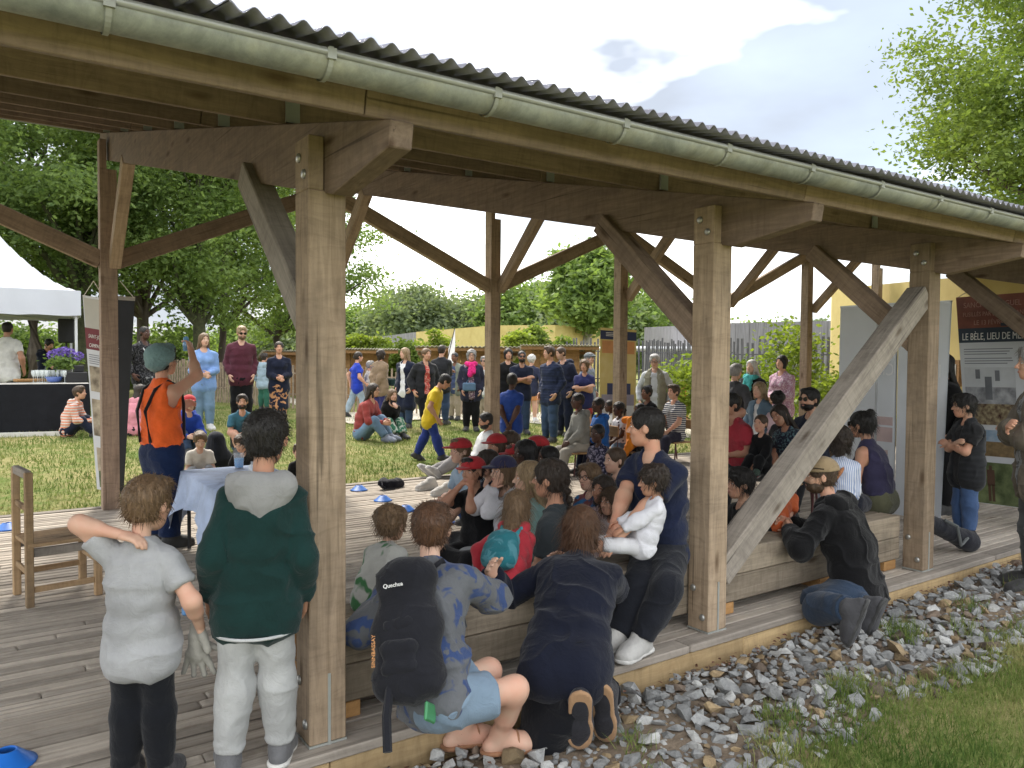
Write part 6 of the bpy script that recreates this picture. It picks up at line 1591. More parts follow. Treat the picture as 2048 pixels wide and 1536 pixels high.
# yellow roll-up
YEL = plain('yellow poster print', (.62, .47, .12), .6, .12, 4, col2=(.66, .55, .25))
q = at_y(1237, 880, 9.3); zt2 = at_y(1202, 655, 9.25).z
yb = Board('roll_up_banner', 'yellow roll-up poster with dark blue header behind the back post', 'banner', at_y(1201, 655, 9.25), at_y(1273, 660, 9.1), Vector((at_y(1273, 660, 9.1).x, 9.1, .0)), Vector((at_y(1201, 655, 9.25).x, 9.25, .0)), YEL, CREASE)
yb.put('header', .0, .02, 1, .09, plain('dark blue print', (.02, .03, .09), .6)); yb.put('orange_print', .05, .10, .95, .2, plain('orange print', (.58, .27, .10), .6, .15, 6)); yb.put('figure_print', .2, .44, .85, .53, plain('ink blue print', (.04, .05, .13), .6)); yb.put('lilac_print', .05, .53, .95, .62, plain('lilac print', (.30, .28, .36), .6)); yb.put('white_print', .05, .62, .95, .98, PAPER)
yb.lines(.15, .035, .6, 3, .012, LETW)
# red and white barrier
q = at_lawn(1368, 850); br = empty('red_barrier', q, .6, 'red striped plastic barrier behind the woman in stripes', 'barrier')
REDP = plain('red plastic', (.5, .05, .05), .5)
for k in range(12):
    MB().box((-.5 + k * .09, 0, .55), (.035, .03, .8)).build('slat', REDP, br)
MB().box((0, 0, .97), (1.12, .04, .05)).box((0, 0, .13), (1.12, .04, .05)).build('rail', REDP, br)

# ================================================================== GAZEBO AND DRINKS COUNTER
M_TENT = plain('white tent canvas', (.56, .585, .65), .7, .05, 2)
c0 = at_d(163, 712, 14.6); w_ = Vector((c0.x, c0.y, 0)).normalized(); w_ = (Matrix.Rotation(.04, 3, 'Z') @ w_); u = Vector((w_.y, -w_.x, 0))
ctr = c0 - u * 1.5 + w_ * 1.5; zg = lawn_z(c0.x, c0.y)
ang = math.atan2(u.y, u.x)
te = empty('white_gazebo', (ctr.x, ctr.y, zg), ang, 'white pop-up gazebo at the far left behind the drinks counter', 'gazebo')
zv0 = at_d(160, 632, 14.6).z - zg; zv1 = at_d(160, 582, 14.6).z - zg; za = at_d(0, 462, 16.1).z - zg
n = 16; V = []; F = []
for i in range(n + 1):
    for j in range(n + 1):
        x, y = -1.5 + 3 * i / n, -1.5 + 3 * j / n; r = max(abs(x), abs(y)) / 1.5
        V.append((x, y, zv1 + (za - zv1) * (1 - r) ** 1.55 - .03 * math.sin(math.pi * min(1, abs(abs(x) - abs(y)) / 1.5)) * r))
for i in range(n):
    for j in range(n): a = i * (n + 1) + j; F.append((a, a + n + 1, a + n + 2, a + 1))
obj('canopy', np_mesh('canopy', V, F, M_TENT, True), te)
for k in range(4):
    mb = MB(); P = []
    for i in range(13):
        t_ = -1.5 + 3 * i / 12; wv = .012 * math.sin(i * 1.9)
        for z in (zv1, zv0 + .01 * math.sin(i * 2.2)): P.append((t_, -1.505 - (wv if z == zv1 else -wv), z))
    mb.add(P, [(2 * i, 2 * i + 2, 2 * i + 3, 2 * i + 1) for i in range(12)]); o = mb.build('valance', M_TENT, te, True); o.rotation_euler = (0, 0, k * math.pi / 2)
M_ALU = plain('white aluminium', (.6, .61, .62), .45, metallic=.2)
for sx in (-1, 1):
    for sy in (-1, 1): MB().box((sx * 1.42, sy * 1.42, (zv1 - .02) / 2), (.045, .045, zv1 - .02)).build('leg', M_ALU, te, bevel=.004)
for sx in (-1, 1):
    MB().tube([(-1.42, sx * 1.42, zv0 - .02), (0, sx * 1.42, zv0 + .12), (1.42, sx * 1.42, zv0 - .02)], .016, 6).tube([(sx * 1.42, -1.42, zv0 - .02), (sx * 1.42, 0, zv0 + .12), (sx * 1.42, 1.42, zv0 - .02)], .016, 6).tube([(sx * 1.42, 0, zv0 + .1), (0, 0, zv1 + .3)], .014, 6).build('truss', M_ALU, te)
# counter
tc0 = at_d(178, 712, 13.3); L = 3.4; zc = lawn_z(tc0.x, tc0.y); ch_ = at_d(90, 766, 13.3).z - zc
cc = tc0 - u * (L / 2)
co = empty('drinks_counter', (cc.x, cc.y, zc), ang, 'long drinks counter draped in black cloth at the far left', 'counter')
MB().box((0, .35, ch_ - .02), (L, .72, .04)).build('table_top', plain('pale counter top', (.42, .40, .36), .6), co, bevel=.005)
mb = MB(); P = []
for i in range(61):
    t_ = -L / 2 + L * i / 60
    for k in range(4): P.append((t_, -.02 - .010 * math.sin(i * 1.3) * k / 3 - .008 * math.sin(i * .37 + k), ch_ - .005 - (ch_ - .03) * k / 3))
mb.add(P, [(4 * i + k, 4 * i + 4 + k, 4 * i + 5 + k, 4 * i + 1 + k) for i in range(60) for k in range(3)])
mb.box((L / 2 + .005, .35, ch_ / 2), (.01, .72, ch_ - .02)).build('cloth_skirt', cloth((.012, .013, .017)), co)
for sx in (-1, 1):
    for sy in (.05, .65): MB().box((sx * (L / 2 - .1), sy, ch_ / 2 - .02), (.04, .04, ch_ - .04)).build('leg', M_ALU, co)
rotc = Matrix.Rotation(ang, 3, 'Z')
def onc(px, yy=.35): 
    q = at_d(px, 712, 13.3 + yy); return Vector((q.x, q.y, zc + ch_ + .001))
def glassmat(name, c, al=.35):
    if name in MATS: return MATS[name]
    m, n_, l_, b = nt(name); b.inputs['Base Color'].default_value = c4(c); b.inputs['Roughness'].default_value = .08; b.inputs['Alpha'].default_value = al; b.inputs['Specular IOR Level'].default_value = .8
    MATS[name] = m; return m
GL = glassmat('clear glass', (.75, .8, .78), .4)
gm = MB().lathe([(.03, 0), (.028, .004), (.005, .01), (.004, .09), (.02, .11), (.034, .15), (.03, .21), (.028, .21), (.031, .15), (.0, .115)], n=12).mesh('wine_glass', GL, True)
k = 0
for row, yy in ((0, .18), (1, .34), (2, .5)):
    for px in range(66 + row * 4, 132, 9):
        if row == 0 and 98 < px < 122: continue
        nth = ['leftmost', 'second', 'third', 'fourth', 'fifth', 'sixth', 'seventh', 'eighth'][(px - 66 - row * 4) // 9]
        o = obj('wine_glass', gm, None, onc(px, yy)); tag(o, '%s stemmed wine glass in the %s row on the drinks counter' % (nth, ['front', 'middle', 'rear'][row]), 'glass', 'wine glasses on the drinks counter')
o = MB().lathe([(.04, 0), (.042, .02), (.042, .17), (.016, .24), (.014, .3), (.0, .3)], n=14).build('wine_bottle', plain('dark green glass', (.02, .035, .02), .15), None, True, loc=onc(92, .55)); tag(o, 'dark wine bottle standing among the glasses on the counter', 'bottle')
o = MB().lathe([(.05, 0), (.10, .02), (.14, .10), (.142, .10), (.10, .02)], n=20).build('blue_bowl', plain('blue ceramic', (.07, .12, .34), .3), None, True, loc=onc(108, .22)); tag(o, 'blue bowl in front of the glasses on the counter', 'bowl')
o = MB().box((0, 0, .03), (.5, .3, .05)).build('serving_tray', W_BLOCK, None, bevel=.01, loc=onc(62, .4)); o.rotation_euler = (0, 0, ang + .2); tag(o, 'wooden tray left of the glasses on the counter', 'tray')
pp = onc(128, .5); pot = empty('potted_hydrangea', pp, 0, 'potted purple hydrangea on the drinks counter', 'plant')
MB().lathe([(.0, 0), (.09, 0), (.12, .2), (.125, .22), (.11, .22), (.0, .2)], n=18).build('pot', plain('grey pot', (.22, .22, .2), .7), pot, True)
r_ = np.random.default_rng(5)
Pl = np.concatenate([np.array([0, 0, .34]) + r_.normal(size=(500, 3)) * [.12, .12, .07]]); obj('foliage', leaves_mesh('foliage', Pl, .045, LM['oak']), pot)
heads = [(-.18, 0, .47), (-.05, -.05, .53), (.1, .03, .52), (.23, 0, .46), (.02, .1, .55), (-.12, .08, .5), (.15, -.08, .45)]
Pf = np.concatenate([np.array(h_) + (lambda d_: d_ / np.linalg.norm(d_, axis=1)[:, None] * .075)(r_.normal(size=(130, 3))) for h_ in heads]); obj('blossom', leaves_mesh('blossom', Pf, .022, plain('purple petals', (.22, .14, .50), .7, .3, 30)), pot)
q = at_d(133, 712, 16.4); sp = empty('loudspeaker', (q.x, q.y, lawn_z(q.x, q.y)), ang, 'black loudspeaker on a stand under the gazebo', 'speaker')
zs = at_d(133, 662, 16.4).z - sp.location.z
MB().box((0, 0, zs), (.30, .28, .50)).build('cabinet', M_BLACK, sp, bevel=.02); MB().tube([(0, 0, 0), (0, 0, zs - .2)], .02, 8).build('pole', M_BLACK, sp)
for k in range(3): a = k * 2.094; MB().tube([(0, 0, .35), (.4 * math.cos(a), .4 * math.sin(a), .01)], .013, 6).build('leg', M_BLACK, sp)
q = onc(152, .4); o = MB().box((0, 0, .09), (.34, .3, .18)).box((.04, 0, .24), (.16, .1, .12)).build('black_case', M_BLACK, None, bevel=.012, loc=q); o.rotation_euler = (0, 0, ang); tag(o, 'black equipment case at the right end of the drinks counter', 'case')
a, b_ = at_lawn(-20, 875), at_lawn(148, 871)
cb = MB(); d = (b_ - a).normalized(); cb.box(((a + b_) / 2 + Vector((0, 0, .03)))[:], ((b_ - a).length, .06, .08), Matrix.Rotation(math.atan2(d.y, d.x), 3, 'Z')); o = cb.build('edging_plank', plain('pale edging', (.62, .61, .58), .8)); tag(o, 'pale edging plank lying in the grass before the drinks counter', 'plank')
a = at_d(1003 - 112, 770, 21); b_ = at_d(904, 656, 21)
fl = empty('feather_flag', (a.x, a.y, lawn_z(a.x, a.y)), 0, 'slim white feather flag behind the man in the dark jumper', 'flag')
hz = b_.z - fl.location.z; MB().tube([(0, 0, 0), (.05, 0, hz * .6), (.22, -.1, hz)], .012, 6).build('pole', M_BLACK, fl)
MB().add([(.02, 0, hz * .35), (.17, -.06, hz * .35), (.24, -.1, hz * .8), (.23, -.1, hz), (.08, -.02, hz * .75)], [(0, 1, 2, 3, 4)]).build('pennant', M_WHITE, fl)

# ================================================================== STAGE FURNITURE AND SMALL THINGS
# old wooden chair
cz = .375
chx = empty('wooden_chair', (.42, 5.567, 0), .15, 'small worn wooden chair facing right on the deck at left', 'chair')
lg = .042
def cb_(name, c_, d_, m=W_CHAIR, rot=None):
    o = MB().box((0, 0, 0), d_).build(name, m, chx, bevel=.004); o.location = c_
    if d_[2] > max(d_[0], d_[1]):
        o.data.transform(Matrix.Rotation(math.pi / 2, 4, 'Y')); o.rotation_euler = (0, -math.pi / 2, 0)
    elif d_[1] > d_[0]:
        o.data.transform(Matrix.Rotation(-math.pi / 2, 4, 'Z')); o.rotation_euler = (0, 0, math.pi / 2)
    return o
for y in (-.17, .17):
    cb_('leg', (-.185, y, .40), (lg, lg, .80)); cb_('leg', (.185, y, cz / 2 - .012), (lg, lg, cz - .025))
    cb_('stretcher', (0, y, .10 + .04 * (y > 0)), (.33, .02, .035)); cb_('apron', (0, y, cz - .055), (.33, .022, .05), W_GREY)
cb_('seat', (.015, 0, cz - .008), (.42, .39, .022)); cb_('back_rail', (-.185, 0, .785), (.036, .31, .05), W_GREY); cb_('back_rail', (-.185, 0, .58), (.022, .31, .035)); cb_('stretcher', (.185, 0, .22), (.02, .31, .035)); cb_('stretcher', (-.185, 0, .20), (.02, .31, .035))
# table and cloth
tbx = (1.32, 1.96, 5.36, 6.42); tz = .60
tb_ = empty('folding_table', ((tbx[0] + tbx[1]) / 2, (tbx[2] + tbx[3]) / 2, 0), 0, 'small table under a pale blue cloth on the deck', 'table')
MB().box((0, 0, tz - .02), (tbx[1] - tbx[0], tbx[3] - tbx[2], .03)).build('tabletop', plain('grey board', (.3, .3, .3), .6), tb_)
for sx in (-.27, .27):
    for sy in (-.48, .48): MB().tube([(sx, sy, 0), (sx, sy, tz - .03)], .014, 8).build('leg', M_BLACK, tb_)
def drape():
    hx, hy = (tbx[1] - tbx[0]) / 2 + .006, (tbx[3] - tbx[2]) / 2 + .006; V = []; F = []
    per = []
    n_ = 26
    for k in range(4):
        for i in range(n_):
            t_ = i / n_
            per.append([(-hx + 2 * hx * t_, -hy), (hx, -hy + 2 * hy * t_), (hx - 2 * hx * t_, hy), (-hx, hy - 2 * hy * t_)][k] + (k, t_))
    rows = 9; N = len(per)
    V.append((0, 0, tz + .003)); 
    for j in range(rows + 1):
        for i, (x, y, k, t_) in enumerate(per):
            corner = math.exp(-(min(t_, 1 - t_) / .16) ** 2)
            drop = (.30 + .16 * corner + .03 * math.sin(i * .5)) if k != 3 else (.22 + .26 * corner)
            d_ = max(0, j - 1) / (rows - 1); nx_, ny_ = [(0, -1), (1, 0), (0, 1), (-1, 0)][k]
            wv = (.035 * math.sin(i * .75 + k) + .02 * math.sin(i * 1.7)) * d_ + .03 * d_ + .05 * corner * d_
            if j == 0: V.append((x * .5, y * .5, tz + .003 + .003 * math.sin(i * 1.1)))
            else: V.append((x + nx_ * wv + (x / hx * .03 * corner * d_), y + ny_ * wv + (y / hy * .03 * corner * d_), tz + .003 - drop * d_))
    for i in range(N): F.append((0, 1 + i, 1 + (i + 1) % N, 1 + (i + 1) % N))
    T = [(0, 1 + i, 1 + (i + 1) % N) for i in range(N)]
    Q = [(1 + j * N + i, 1 + (j + 1) * N + i, 1 + (j + 1) * N + (i + 1) % N, 1 + j * N + (i + 1) % N) for j in range(rows) for i in range(N)]
    me = bpy.data.meshes.new('tablecloth'); me.from_pydata(V, [], T + Q); me.materials.append(cloth((.44, .53, .72))); me.polygons.foreach_set('use_smooth', [True] * len(me.polygons)); return me
o = obj('tablecloth', drape(), None, tb_.location); tag(o, 'pale blue cloth draped over the small table', 'tablecloth')
def cup(q, label):
    e = empty('plastic_cup', q, 0, label, 'cup')
    MB().lathe([(.0, .001), (.033, .001), (.042, .12), (.040, .12), (.031, .004), (0, .004)], n=20).build('cup_wall', glassmat('thin clear plastic', (.85, .88, .9), .22), e, True)
    MB().lathe([(0, .006), (.0305, .006), (.0365, .078), (0, .078)], n=20).build('blue_liquid', plain('bright blue liquid', (.0, .36, .85), .2), e, True)
cup(at_z(478, 936, tz + .004), 'clear cup of bright blue liquid on the pale blue table')
o = MB().lathe([(0, 0), (.028, 0), (.03, .01), (.03, .05), (.012, .07), (.012, .085), (0, .085)], n=14).build('small_bottle', glassmat('clear plastic', (.8, .84, .86), .45), None, True, loc=at_z(505, 945, tz + .004)); tag(o, 'small clear bottle lying behind the boy in green on the table', 'bottle')
o = MB().box((0, 0, .006), (.05, .03, .012)).build('plastic_piece', plain('light blue plastic', (.2, .42, .75), .4), None, bevel=.004, loc=at_z(458, 957, tz + .004)); tag(o, 'small light blue plastic piece on the table edge', 'cap')
o = MB().lathe([(0, 0), (.03, 0), (.032, .01), (.032, .13), (.013, .17), (.013, .19), (0, .19)], n=16).build('water_bottle', glassmat('blue plastic', (.2, .45, .8), .7), None, True, loc=at_z(375, 1228, 0)); tag(o, 'blue water bottle on the deck by the boy in grey', 'bottle')
# marker cones
M_CONE = plain('blue cone plastic', (.02, .16, .60), .35, .05)
cm = MB().lathe([(.095, 0), (.097, .004), (.085, .008), (.036, .052), (.030, .054), (.027, .050), (.078, .004)], n=28).mesh('marker_cone', M_CONE, True)
for px, py, lab in ((718, 980, 'blue marker cone farthest back in the row, nearest the lawn'), (766, 1001, 'second blue marker cone from the lawn in the row'), (812, 1021, 'middle blue marker cone of the row of five'), (890, 1045, 'fourth blue marker cone in the row, beside the front one'), (960, 1067, 'front blue marker cone of the row, nearest the bench'), (14, 1058, 'blue marker cone at the left edge behind the wooden chair'), (14, 1528, 'blue marker cone at the bottom left corner')):
    tag(obj('marker_cone', cm, None, at_z(px, py, .002)), lab, 'cone', 'blue marker cones on the deck')
# bags and shoes on the deck
def lump(name, label, cat, loc, rz, prims, c, mat, amp=.008, seed=1, extra=None):
    e = empty(name, loc, rz, label, cat); V, Q = sdf_mesh(prims, c); add_child(e, 'bag_body', folds(V, Q, amp, seed, (14, 14, 14)), Q, mat); return e
BB = cloth((.012, .013, .02))
e = lump('crumpled_bag', 'crumpled navy bag lying on the deck near the lawn', 'bag', at_z(782, 976, 0), .4, [cap((-.1, 0, .05), (.12, 0, .045), .05, .055, .03), cap((-.14, .03, .07), (-.05, .06, .09), .035, k=.03), cap((.02, -.04, .04), (.16, -.02, .03), .035, k=.03)], .012, BB)
MB().tube([(-.16, 0, .1), (-.2, -.05, .06), (-.16, -.08, .02), (-.05, -.1, .01)], .008, 6).build('strap', BB, e)
Jd = skeleton(1.7, POSE('stand'))
for px, py, rz, lab in ((862, 977, 1.9, 'left white trainer standing empty on the deck'), (896, 988, 1.75, 'right white trainer standing empty on the deck')):
    e = empty('trainer', at_z(px, py, .002), rz, lab, 'shoe', 'pair of white trainers on the deck'); off = -Jd['fbR']
    for nm_, pr, m_ in (('upper', foot(Jd, 'R', .004), cloth((.55, .53, .5))), ('sole', sole(Jd, 'R', .006), cloth((.6, .6, .58)))):
        V, Q = sdf_mesh(pr, .008); add_child(e, nm_, V + off, Q, m_)
e = lump('black_rucksack', 'black rucksack standing on the grass beside the man in teal', 'bag', at_lawn(432, 935), 0, [cap((0, 0, .12), (0, 0, .36), .16, .11, .05), cap((-.1, 0, .1), (.1, 0, .1), .12, k=.05)], .018, BB)
MB().tube([(-.08, -.14, .4), (-.1, -.2, .25), (-.08, -.16, .08)], .015, 6).build('strap', BB, e)
# tripod case by the third post
a, b_ = Vector((5.86, 3.02, .30)), at_z(1938, 1102, 0) + Vector((0, 0, .075))
e = empty('tripod_case', (a.x, a.y, 0), 0, 'long black padded tripod case leaning beside the third front post', 'case')
a_, b2 = a - Vector((a.x, a.y, 0)), b_ - Vector((a.x, a.y, 0))
V, Q = sdf_mesh([cap(a_, b2, .06, .072, .02), cap(a_.lerp(b2, .85), b2, .076, k=.02)], .010); add_child(e, 'tube', folds(V, Q, .006, 3), Q, BB)
MB().tube([a_.lerp(b2, .3) + Vector((0, -.05, .06)), a_.lerp(b2, .45) + Vector((-.02, -.1, .05)), a_.lerp(b2, .55) + Vector((-.02, -.1, -.08)), a_.lerp(b2, .75) + Vector((0, -.07, .0))], .012, 6).build('strap', plain('grey webbing', (.12, .13, .13), .8), e)
q = at_z(1790, 1012, .38); e = lump('black_camera_bag', 'black camera bag on the right end of the bench', 'bag', (min(q.x, 5.3), 3.2, .378), .2, [cap((-.07, 0, .06), (.07, 0, .06), .06, k=.02), cap((-.05, 0, .1), (.06, 0, .09), .045, k=.02)], .012, BB)
# seats of the audience rows
def school_chair(root, label, seat=.30):
    e = empty('metal_chair', (root.location.x, root.location.y, 0), root.rotation_euler.z, label, 'chair', 'chairs of the audience rows')
    SP = wood('plywood seat', (.42, .27, .14), (.30, .18, .09)); PM = plain('maroon steel tube', (.10, .03, .03), .4)
    MB().box((0, .02, seat - .012), (.36, .36, .02)).build('seat', SP, e, bevel=.006); MB().box((0, -.17, seat + .24), (.34, .018, .14)).build('backrest', SP, e, bevel=.006)
    for sx in (-.16, .16):
        MB().tube([(sx, .17, 0), (sx, .15, seat - .025)], .011, 7).build('leg', PM, e); MB().tube([(sx, -.2, 0), (sx, -.155, seat - .02), (sx, -.178, seat + .34)], .011, 7).build('leg', PM, e)
    return e
for (rt, _, _), lab in zip((s1, s2, s3, s4, s5, s6, s7), ('chair under the boy in the grey hoodie', 'chair under the boy in the blue hooded top', 'chair under the girl in the dotted top', 'chair under the boy in the white top', 'chair under the child with the orange garment', 'chair under the woman in the black top', 'chair under the woman in the striped tee')):
    school_chair(rt, lab)
for rt, lab in ((rA, 'chair under the woman in the leafy dress'), (rB, 'chair under the bearded man in dark tee')): school_chair(rt, lab, .36)

# ================================================================== THINGS WORN OR HELD BY THE NEAR PEOPLE
def on_torso(J, root, x, y, z):
    """point in the torso frame (units of H from mid-spine) -> world"""
    return to_world(root, tuple(J['mid'] + J['Bs'] @ (A3(x, y, z) * J['H'])))
def worn_pack(name, label, root, J, w_, h_, d_, zoff, mat, strapm, c=.009, amp=.008):
    e = empty(name, root.location, root.rotation_euler.z, label, 'backpack'); H = J['H']; Bs = J['Bs']; m = J['mid']
    P = lambda x, y, z: m + Bs @ (A3(x, y, z) * H)
    by = -.085
    pr = [cap(P(-w_, by - d_, zoff + h_), P(w_, by - d_, zoff + h_), d_ * H, k=.03), cap(P(-w_ * 1.1, by - d_, zoff), P(w_ * 1.1, by - d_, zoff), d_ * H * 1.15, k=.04), cap(P(-w_ * 1.1, by - d_, zoff - h_), P(w_ * 1.1, by - d_, zoff - h_), d_ * H * 1.1, k=.04),
          cap(P(0, by - d_, zoff + h_), P(0, by - d_, zoff - h_), d_ * H * 1.2, k=.05), cap(P(-w_ * .6, by - d_, zoff + h_ * .5), P(-w_ * .9, by - d_, zoff - h_ * .6), d_ * H, k=.05), cap(P(w_ * .6, by - d_, zoff + h_ * .5), P(w_ * .9, by - d_, zoff - h_ * .6), d_ * H, k=.05)]
    V, Q = sdf_mesh(pr, c); add_child(e, 'pack_body', folds(V, Q, amp, 5, (12, 12, 16)), Q, mat)
    pk = [cap(P(-w_ * .7, by - d_ * 2.15, zoff - h_ * .45), P(w_ * .7, by - d_ * 2.15, zoff - h_ * .45), d_ * H * .5, k=.02), cap(P(-w_ * .6, by - d_ * 2.1, zoff), P(w_ * .6, by - d_ * 2.1, zoff), d_ * H * .45, k=.03), cap(P(-w_ * .7, by - d_ * 2.1, zoff - h_ * .8), P(w_ * .7, by - d_ * 2.1, zoff - h_ * .8), d_ * H * .45, k=.03)]
    V, Q = sdf_mesh(pk, c); add_child(e, 'front_pocket', folds(V, Q, .006, 8, (14, 14, 18)), Q, mat)
    for s in (-1, 1):
        mb = MB(); pts = [P(s * w_ * .6, by, zoff + h_ * 1.1), P(s * .062, -.03, .19), P(s * .07, .055, .15), P(s * .085, .06, .02), P(s * w_ * 1.2, by * .6, zoff - h_ * .8)]
        mb.tube([tuple(q) for q in pts], .012, 6); mb.build('strap', strapm, e, True)
    return e, P, by - d_ * 2.0
PACKM = cloth((.012, .0125, .017))
e, P, yb_ = worn_pack('black_backpack', 'black hiking backpack worn by the squatting woman in denim shorts', fw_, fJ, .044, .13, .044, -.005, PACKM, PACKM)
def pack_text(e, P, txt, x, z, size, H, mat, vertical=False, y=-.2):
    o = obj('lettering', text_mesh(txt, size, mat), e)
    px_, pz_ = unit(P(1, 0, 0) - P(0, 0, 0)), unit(P(0, 0, 1) - P(0, 0, 0)); py_ = -unit(P(0, 1, 0) - P(0, 0, 0)); q = P(x, y, z)
    a_, b2 = (px_, pz_) if not vertical else (pz_, -px_)
    m = Matrix.Identity(4)
    for i in range(3): m[i][0], m[i][1], m[i][2], m[i][3] = a_[i], b2[i], py_[i], q[i]
    o.matrix_local = m
pack_text(e, P, 'Quechua', -.028, .085, .022, fH, LETW, y=-.215)
pack_text(e, P, 'SINNBASSAY', -.045, -.11, .020, fH, plain('orange print', (.58, .27, .10), .6), True, y=-.226)
MB().tube([tuple(P(-.03, -.17, -.135)), tuple(P(-.035, -.185, -.22)), tuple(P(-.03, -.19, -.30))], .016, 6).build('hanging_strap', PACKM, e)
TEALP = cloth((.02, .14, .17), 'blotch', (.07, .22, .26))
e2, P2, _ = worn_pack('teal_backpack', 'small teal backpack worn by the girl in the red hoodie', rd_, rdJ, .050, .075, .034, -.075, TEALP, cloth((.04, .26, .31)), .008, amp=.003)
# phone in the pocket of the shorts
q = on_torso(fJ, fw_, .05, -.115, -.215); ph = MB().box((0, 0, 0), (.065, .012, .10)).build('phone', plain('green phone case', (.05, .22, .09), .35), None, bevel=.006, loc=q); ph.rotation_euler = (.25, 1.0, fw_.rotation_euler.z - .6); tag(ph, 'phone in a green case in the back pocket of the denim shorts', 'phone')
# sandals
for nm in 'RL':
    H = fH; a, d = fJ['an' + nm], fJ['td' + nm]; upf = A3(0, 0, 1); sd = np.cross(d, upf); LTH = cloth((.30, .15, .08), rough=.6)
    V, Q = sdf_mesh([dict(p) for p in sole(fJ, nm, .004)], .007); s_ = add_child(fw_, 'sandal', V, Q, LTH)
    mb = MB()
    for o_, r_, z_ in ((.075, .027, -.022), (.05, .027, -.012), (-.005, .027, .012)):
        c_ = a + d * o_ * H + upf * z_ * H; mb.tube([tuple(c_ + sd * math.cos(t_) * r_ * H + upf * (math.sin(t_) * r_ * H * .95 - .006)) for t_ in np.linspace(-.5, math.pi + .5, 13)], .006, 5)
    mb.build('sandal_strap', LTH, fw_)
# braces of the performer
mb = MB(); H = pfH; B_ = pfJ['Bs']
for s in (-1, 1):
    pts = [pfJ['pel'] + pfJ['B'] @ (A3(s * .05, .09, .06) * H), pfJ['mid'] + B_ @ (A3(s * .05, .100, .08) * H), pfJ['S0'] + B_ @ (A3(s * .058, .066, .0) * H), pfJ['S0'] + B_ @ (A3(s * .055, .0, .030) * H), pfJ['S0'] + B_ @ (A3(s * .05, -.066, -.01) * H), pfJ['mid'] + B_ @ (A3(s * .035, -.098, .05) * H), pfJ['pel'] + pfJ['B'] @ (A3(s * .045, -.09, .06) * H)]
    mb.tube([tuple(q) for q in pts], .013, 6)
mb.build('braces', cloth((.02, .018, .02)), pf, True)
q = Vector(to_world(pf, tuple(pfJ['palmR']))); o = MB().lathe([(0, 0), (.022, 0), (.026, .05), (.02, .11), (0, .12)], n=14).build('small_flask', glassmat('blue plastic', (.2, .45, .8), .7), None, True, loc=q - Vector((0, 0, .05))); tag(o, 'small pale blue flask in the raised hand of the performer', 'flask')
# pale piping round the hem and hood of the green top, collar band of the grey tee
mb = MB(); H = grH; zc_ = grJ['pel'][2] - .073 * H
mb.tube([(grJ['pel'][0] + .112 * H * math.cos(t_), grJ['pel'][1] + .092 * H * math.sin(t_), zc_) for t_ in np.linspace(0, 2 * math.pi, 41)], .006, 6, cap=False)
mb.build('hem_piping', cloth((.45, .46, .46)), gr_, True)
mb = MB(); H = gH; cN = gJ['nb'] + gJ['B'] @ (A3(0, .008, .010) * H)
mb.tube([tuple(cN + gJ['B'] @ (A3(.044 * math.cos(t_), .044 * math.sin(t_), -.012 * math.sin(t_)) * H)) for t_ in np.linspace(0, 2 * math.pi, 31)], .008, 6, cap=False)
mb.build('collar_band', cloth((.30, .305, .315)), gb_, True)
# laces and tongue on the pale trainers of the seated man
for nm in 'RL':
    a_, d_ = mJ['an' + nm], mJ['td' + nm]; sd = np.cross(d_, A3(0, 0, 1)); mb = MB()
    for k in range(4):
        c_ = a_ + d_ * (.040 + .014 * k) * mH + A3(0, 0, (.012 - .0085 * k) * mH); mb.tube([tuple(c_ - sd * .017 * mH - A3(0, 0, .006)), tuple(c_ + A3(0, 0, .004)), tuple(c_ + sd * .017 * mH - A3(0, 0, .006))], .004, 5)
    mb.build('laces', cloth((.2, .2, .2)), mw_)
# gloves in the hand of the boy in grey
q = Vector(to_world(gb_, tuple(gJ['palmR'])))
pr = [cap((0, 0, .03), (0, .01, -.07), .022, .034, .02)] + [cap((x_, 0, -.07), (x_ * 2.1 + .005, .012, -.14 - .02 * (1 - abs(x_) * 30)), .012, .009, .008) for x_ in (-.026, -.009, .009, .026)] + [cap((.03, 0, -.03), (.075, .0, -.055), .012, .009, .01), cap((.02, -.02, .03), (.05, -.03, -.05), .016, .012, .015)]
e = empty('work_gloves', q, gb_.rotation_euler.z, 'grey cloth gloves held by the boy in the grey tee', 'gloves'); V, Q = sdf_mesh(pr, .006); add_child(e, 'glove', folds(V, Q, .004, 2, (30, 30, 30)), Q, cloth((.30, .29, .26)))
# lanyard
def strap_on(idx_label, prof, r, mat, name):
    for root, J, H in PEOPLE:
        if idx_label in root['label']:
            MB().tube([tuple((J['S0'] if f_ == 'S' else J['mid'] if f_ == 'm' else J['pel']) + J['Bs'] @ (A3(x, y, z) * H)) for f_, x, y, z in prof], r, 6).build(name, mat, root, True); return root, J, H
strap_on('white lanyard', [('S', -.05, .0, .03), ('S', -.045, .06, -.04), ('S', 0, .088, -.16), ('S', .045, .06, -.04), ('S', .05, .0, .03)], .009, M_WHITE, 'lanyard')
strap_on('orange strap', [('S', .06, 0, .01), ('S', .05, .07, -.06), ('m', -.03, .085, .0), ('p', -.09, .04, .04)], .010, cloth((.5, .16, .06)), 'strap')
strap_on('striped blouse', [('S', .055, .03, .0), ('S', .06, -.03, -.0), ('m', .03, -.095, .08), ('m', -.05, -.09, -.06)], .014, cloth((.42, .18, .08)), 'bag_strap')
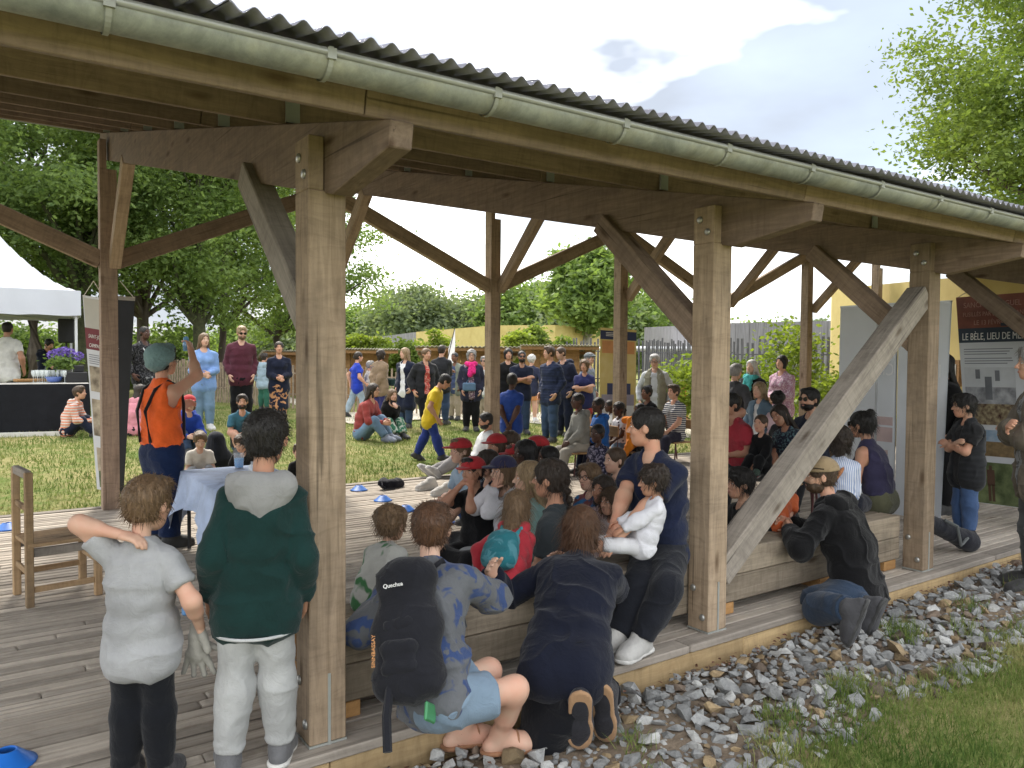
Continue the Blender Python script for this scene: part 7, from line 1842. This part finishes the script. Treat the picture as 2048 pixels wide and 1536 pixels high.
for lab_, col, nm_ in (('bright pink scarf', (.10, .17, .26), 'blue_shoulder_bag'), ('tan jacket', (.01, .03, .03), 'dark_shoulder_bag')):
    r = strap_on(lab_, [('S', -.06, .0, .02), ('S', -.03, .075, -.08), ('m', .05, .085, -.02), ('p', .10, .06, .06)], .009, cloth(col), 'bag_strap')
    if r:
        q = to_world(r[0], tuple(r[1]['pel'] + A3(.03 if 'pink' in lab_ else .10, .115, .075) * r[2])); o = MB().box((0, 0, 0), (.26, .07, .17)).build(nm_, cloth(col), None, bevel=.025, loc=q); o.rotation_euler = (0, 0, r[0].rotation_euler.z); tag(o, 'blue handbag carried by the woman with the pink scarf' if 'pink' in lab_ else 'dark crossbody bag carried by the woman in the tan jacket', 'bag')
# orange garment held up
r = [q for q in PEOPLE if 'orange garment' in q[0]['label']][0]
e = empty('orange_garment', r[0].location, r[0].rotation_euler.z, 'bright orange garment spread out in front of the seated child', 'garment'); J = r[1]; H = r[2]
pr = [cap(J['S0'] + J['Bs'] @ (A3(-.13, .10, .02) * H), J['S0'] + J['Bs'] @ (A3(.13, .10, .0) * H), .022 * H, k=.03), cap(J['S0'] + J['Bs'] @ (A3(0, .115, 0) * H), J['pel'] + A3(.02, .17, .03) * H, .085 * H, .06 * H, .04, [(J['S0'] + J['Bs'] @ (A3(0, .17, 0) * H), J['Bs'][:, 1])]), cap(J['pel'] + A3(.02, .16, .06) * H, J['pel'] + A3(.05, .22, -.08) * H, .06 * H, .04 * H, .03)]
V, Q = sdf_mesh(pr, .014); add_child(e, 'cloth', folds(V, Q, .014, 4, (14, 14, 7)), Q, cloth((.70, .22, .02)))
# sunglasses pushed up on the tan cap
h, C_, Bm = cJ['hd'], cJ['hc'], cJ['Hb']; Pc = lambda x, y, z: tuple(C_ + Bm @ (A3(x, y, z) * h)); mb = MB()
for s in (-1, 1):
    mb.add([Pc(s * .16 + .12 * math.cos(t_), .52 - .02 * math.cos(t_), .30 + .07 * math.sin(t_)) for t_ in np.linspace(0, 2 * math.pi, 13)[:-1]], [tuple(range(12))]); mb.tube([Pc(s * .27, .48, .31), Pc(s * .44, -.05, .25)], .014 * h, 5)
mb.tube([Pc(-.05, .52, .31), Pc(.05, .52, .31)], .014 * h, 5); mb.build('sunglasses', [M_LENS], cw_)
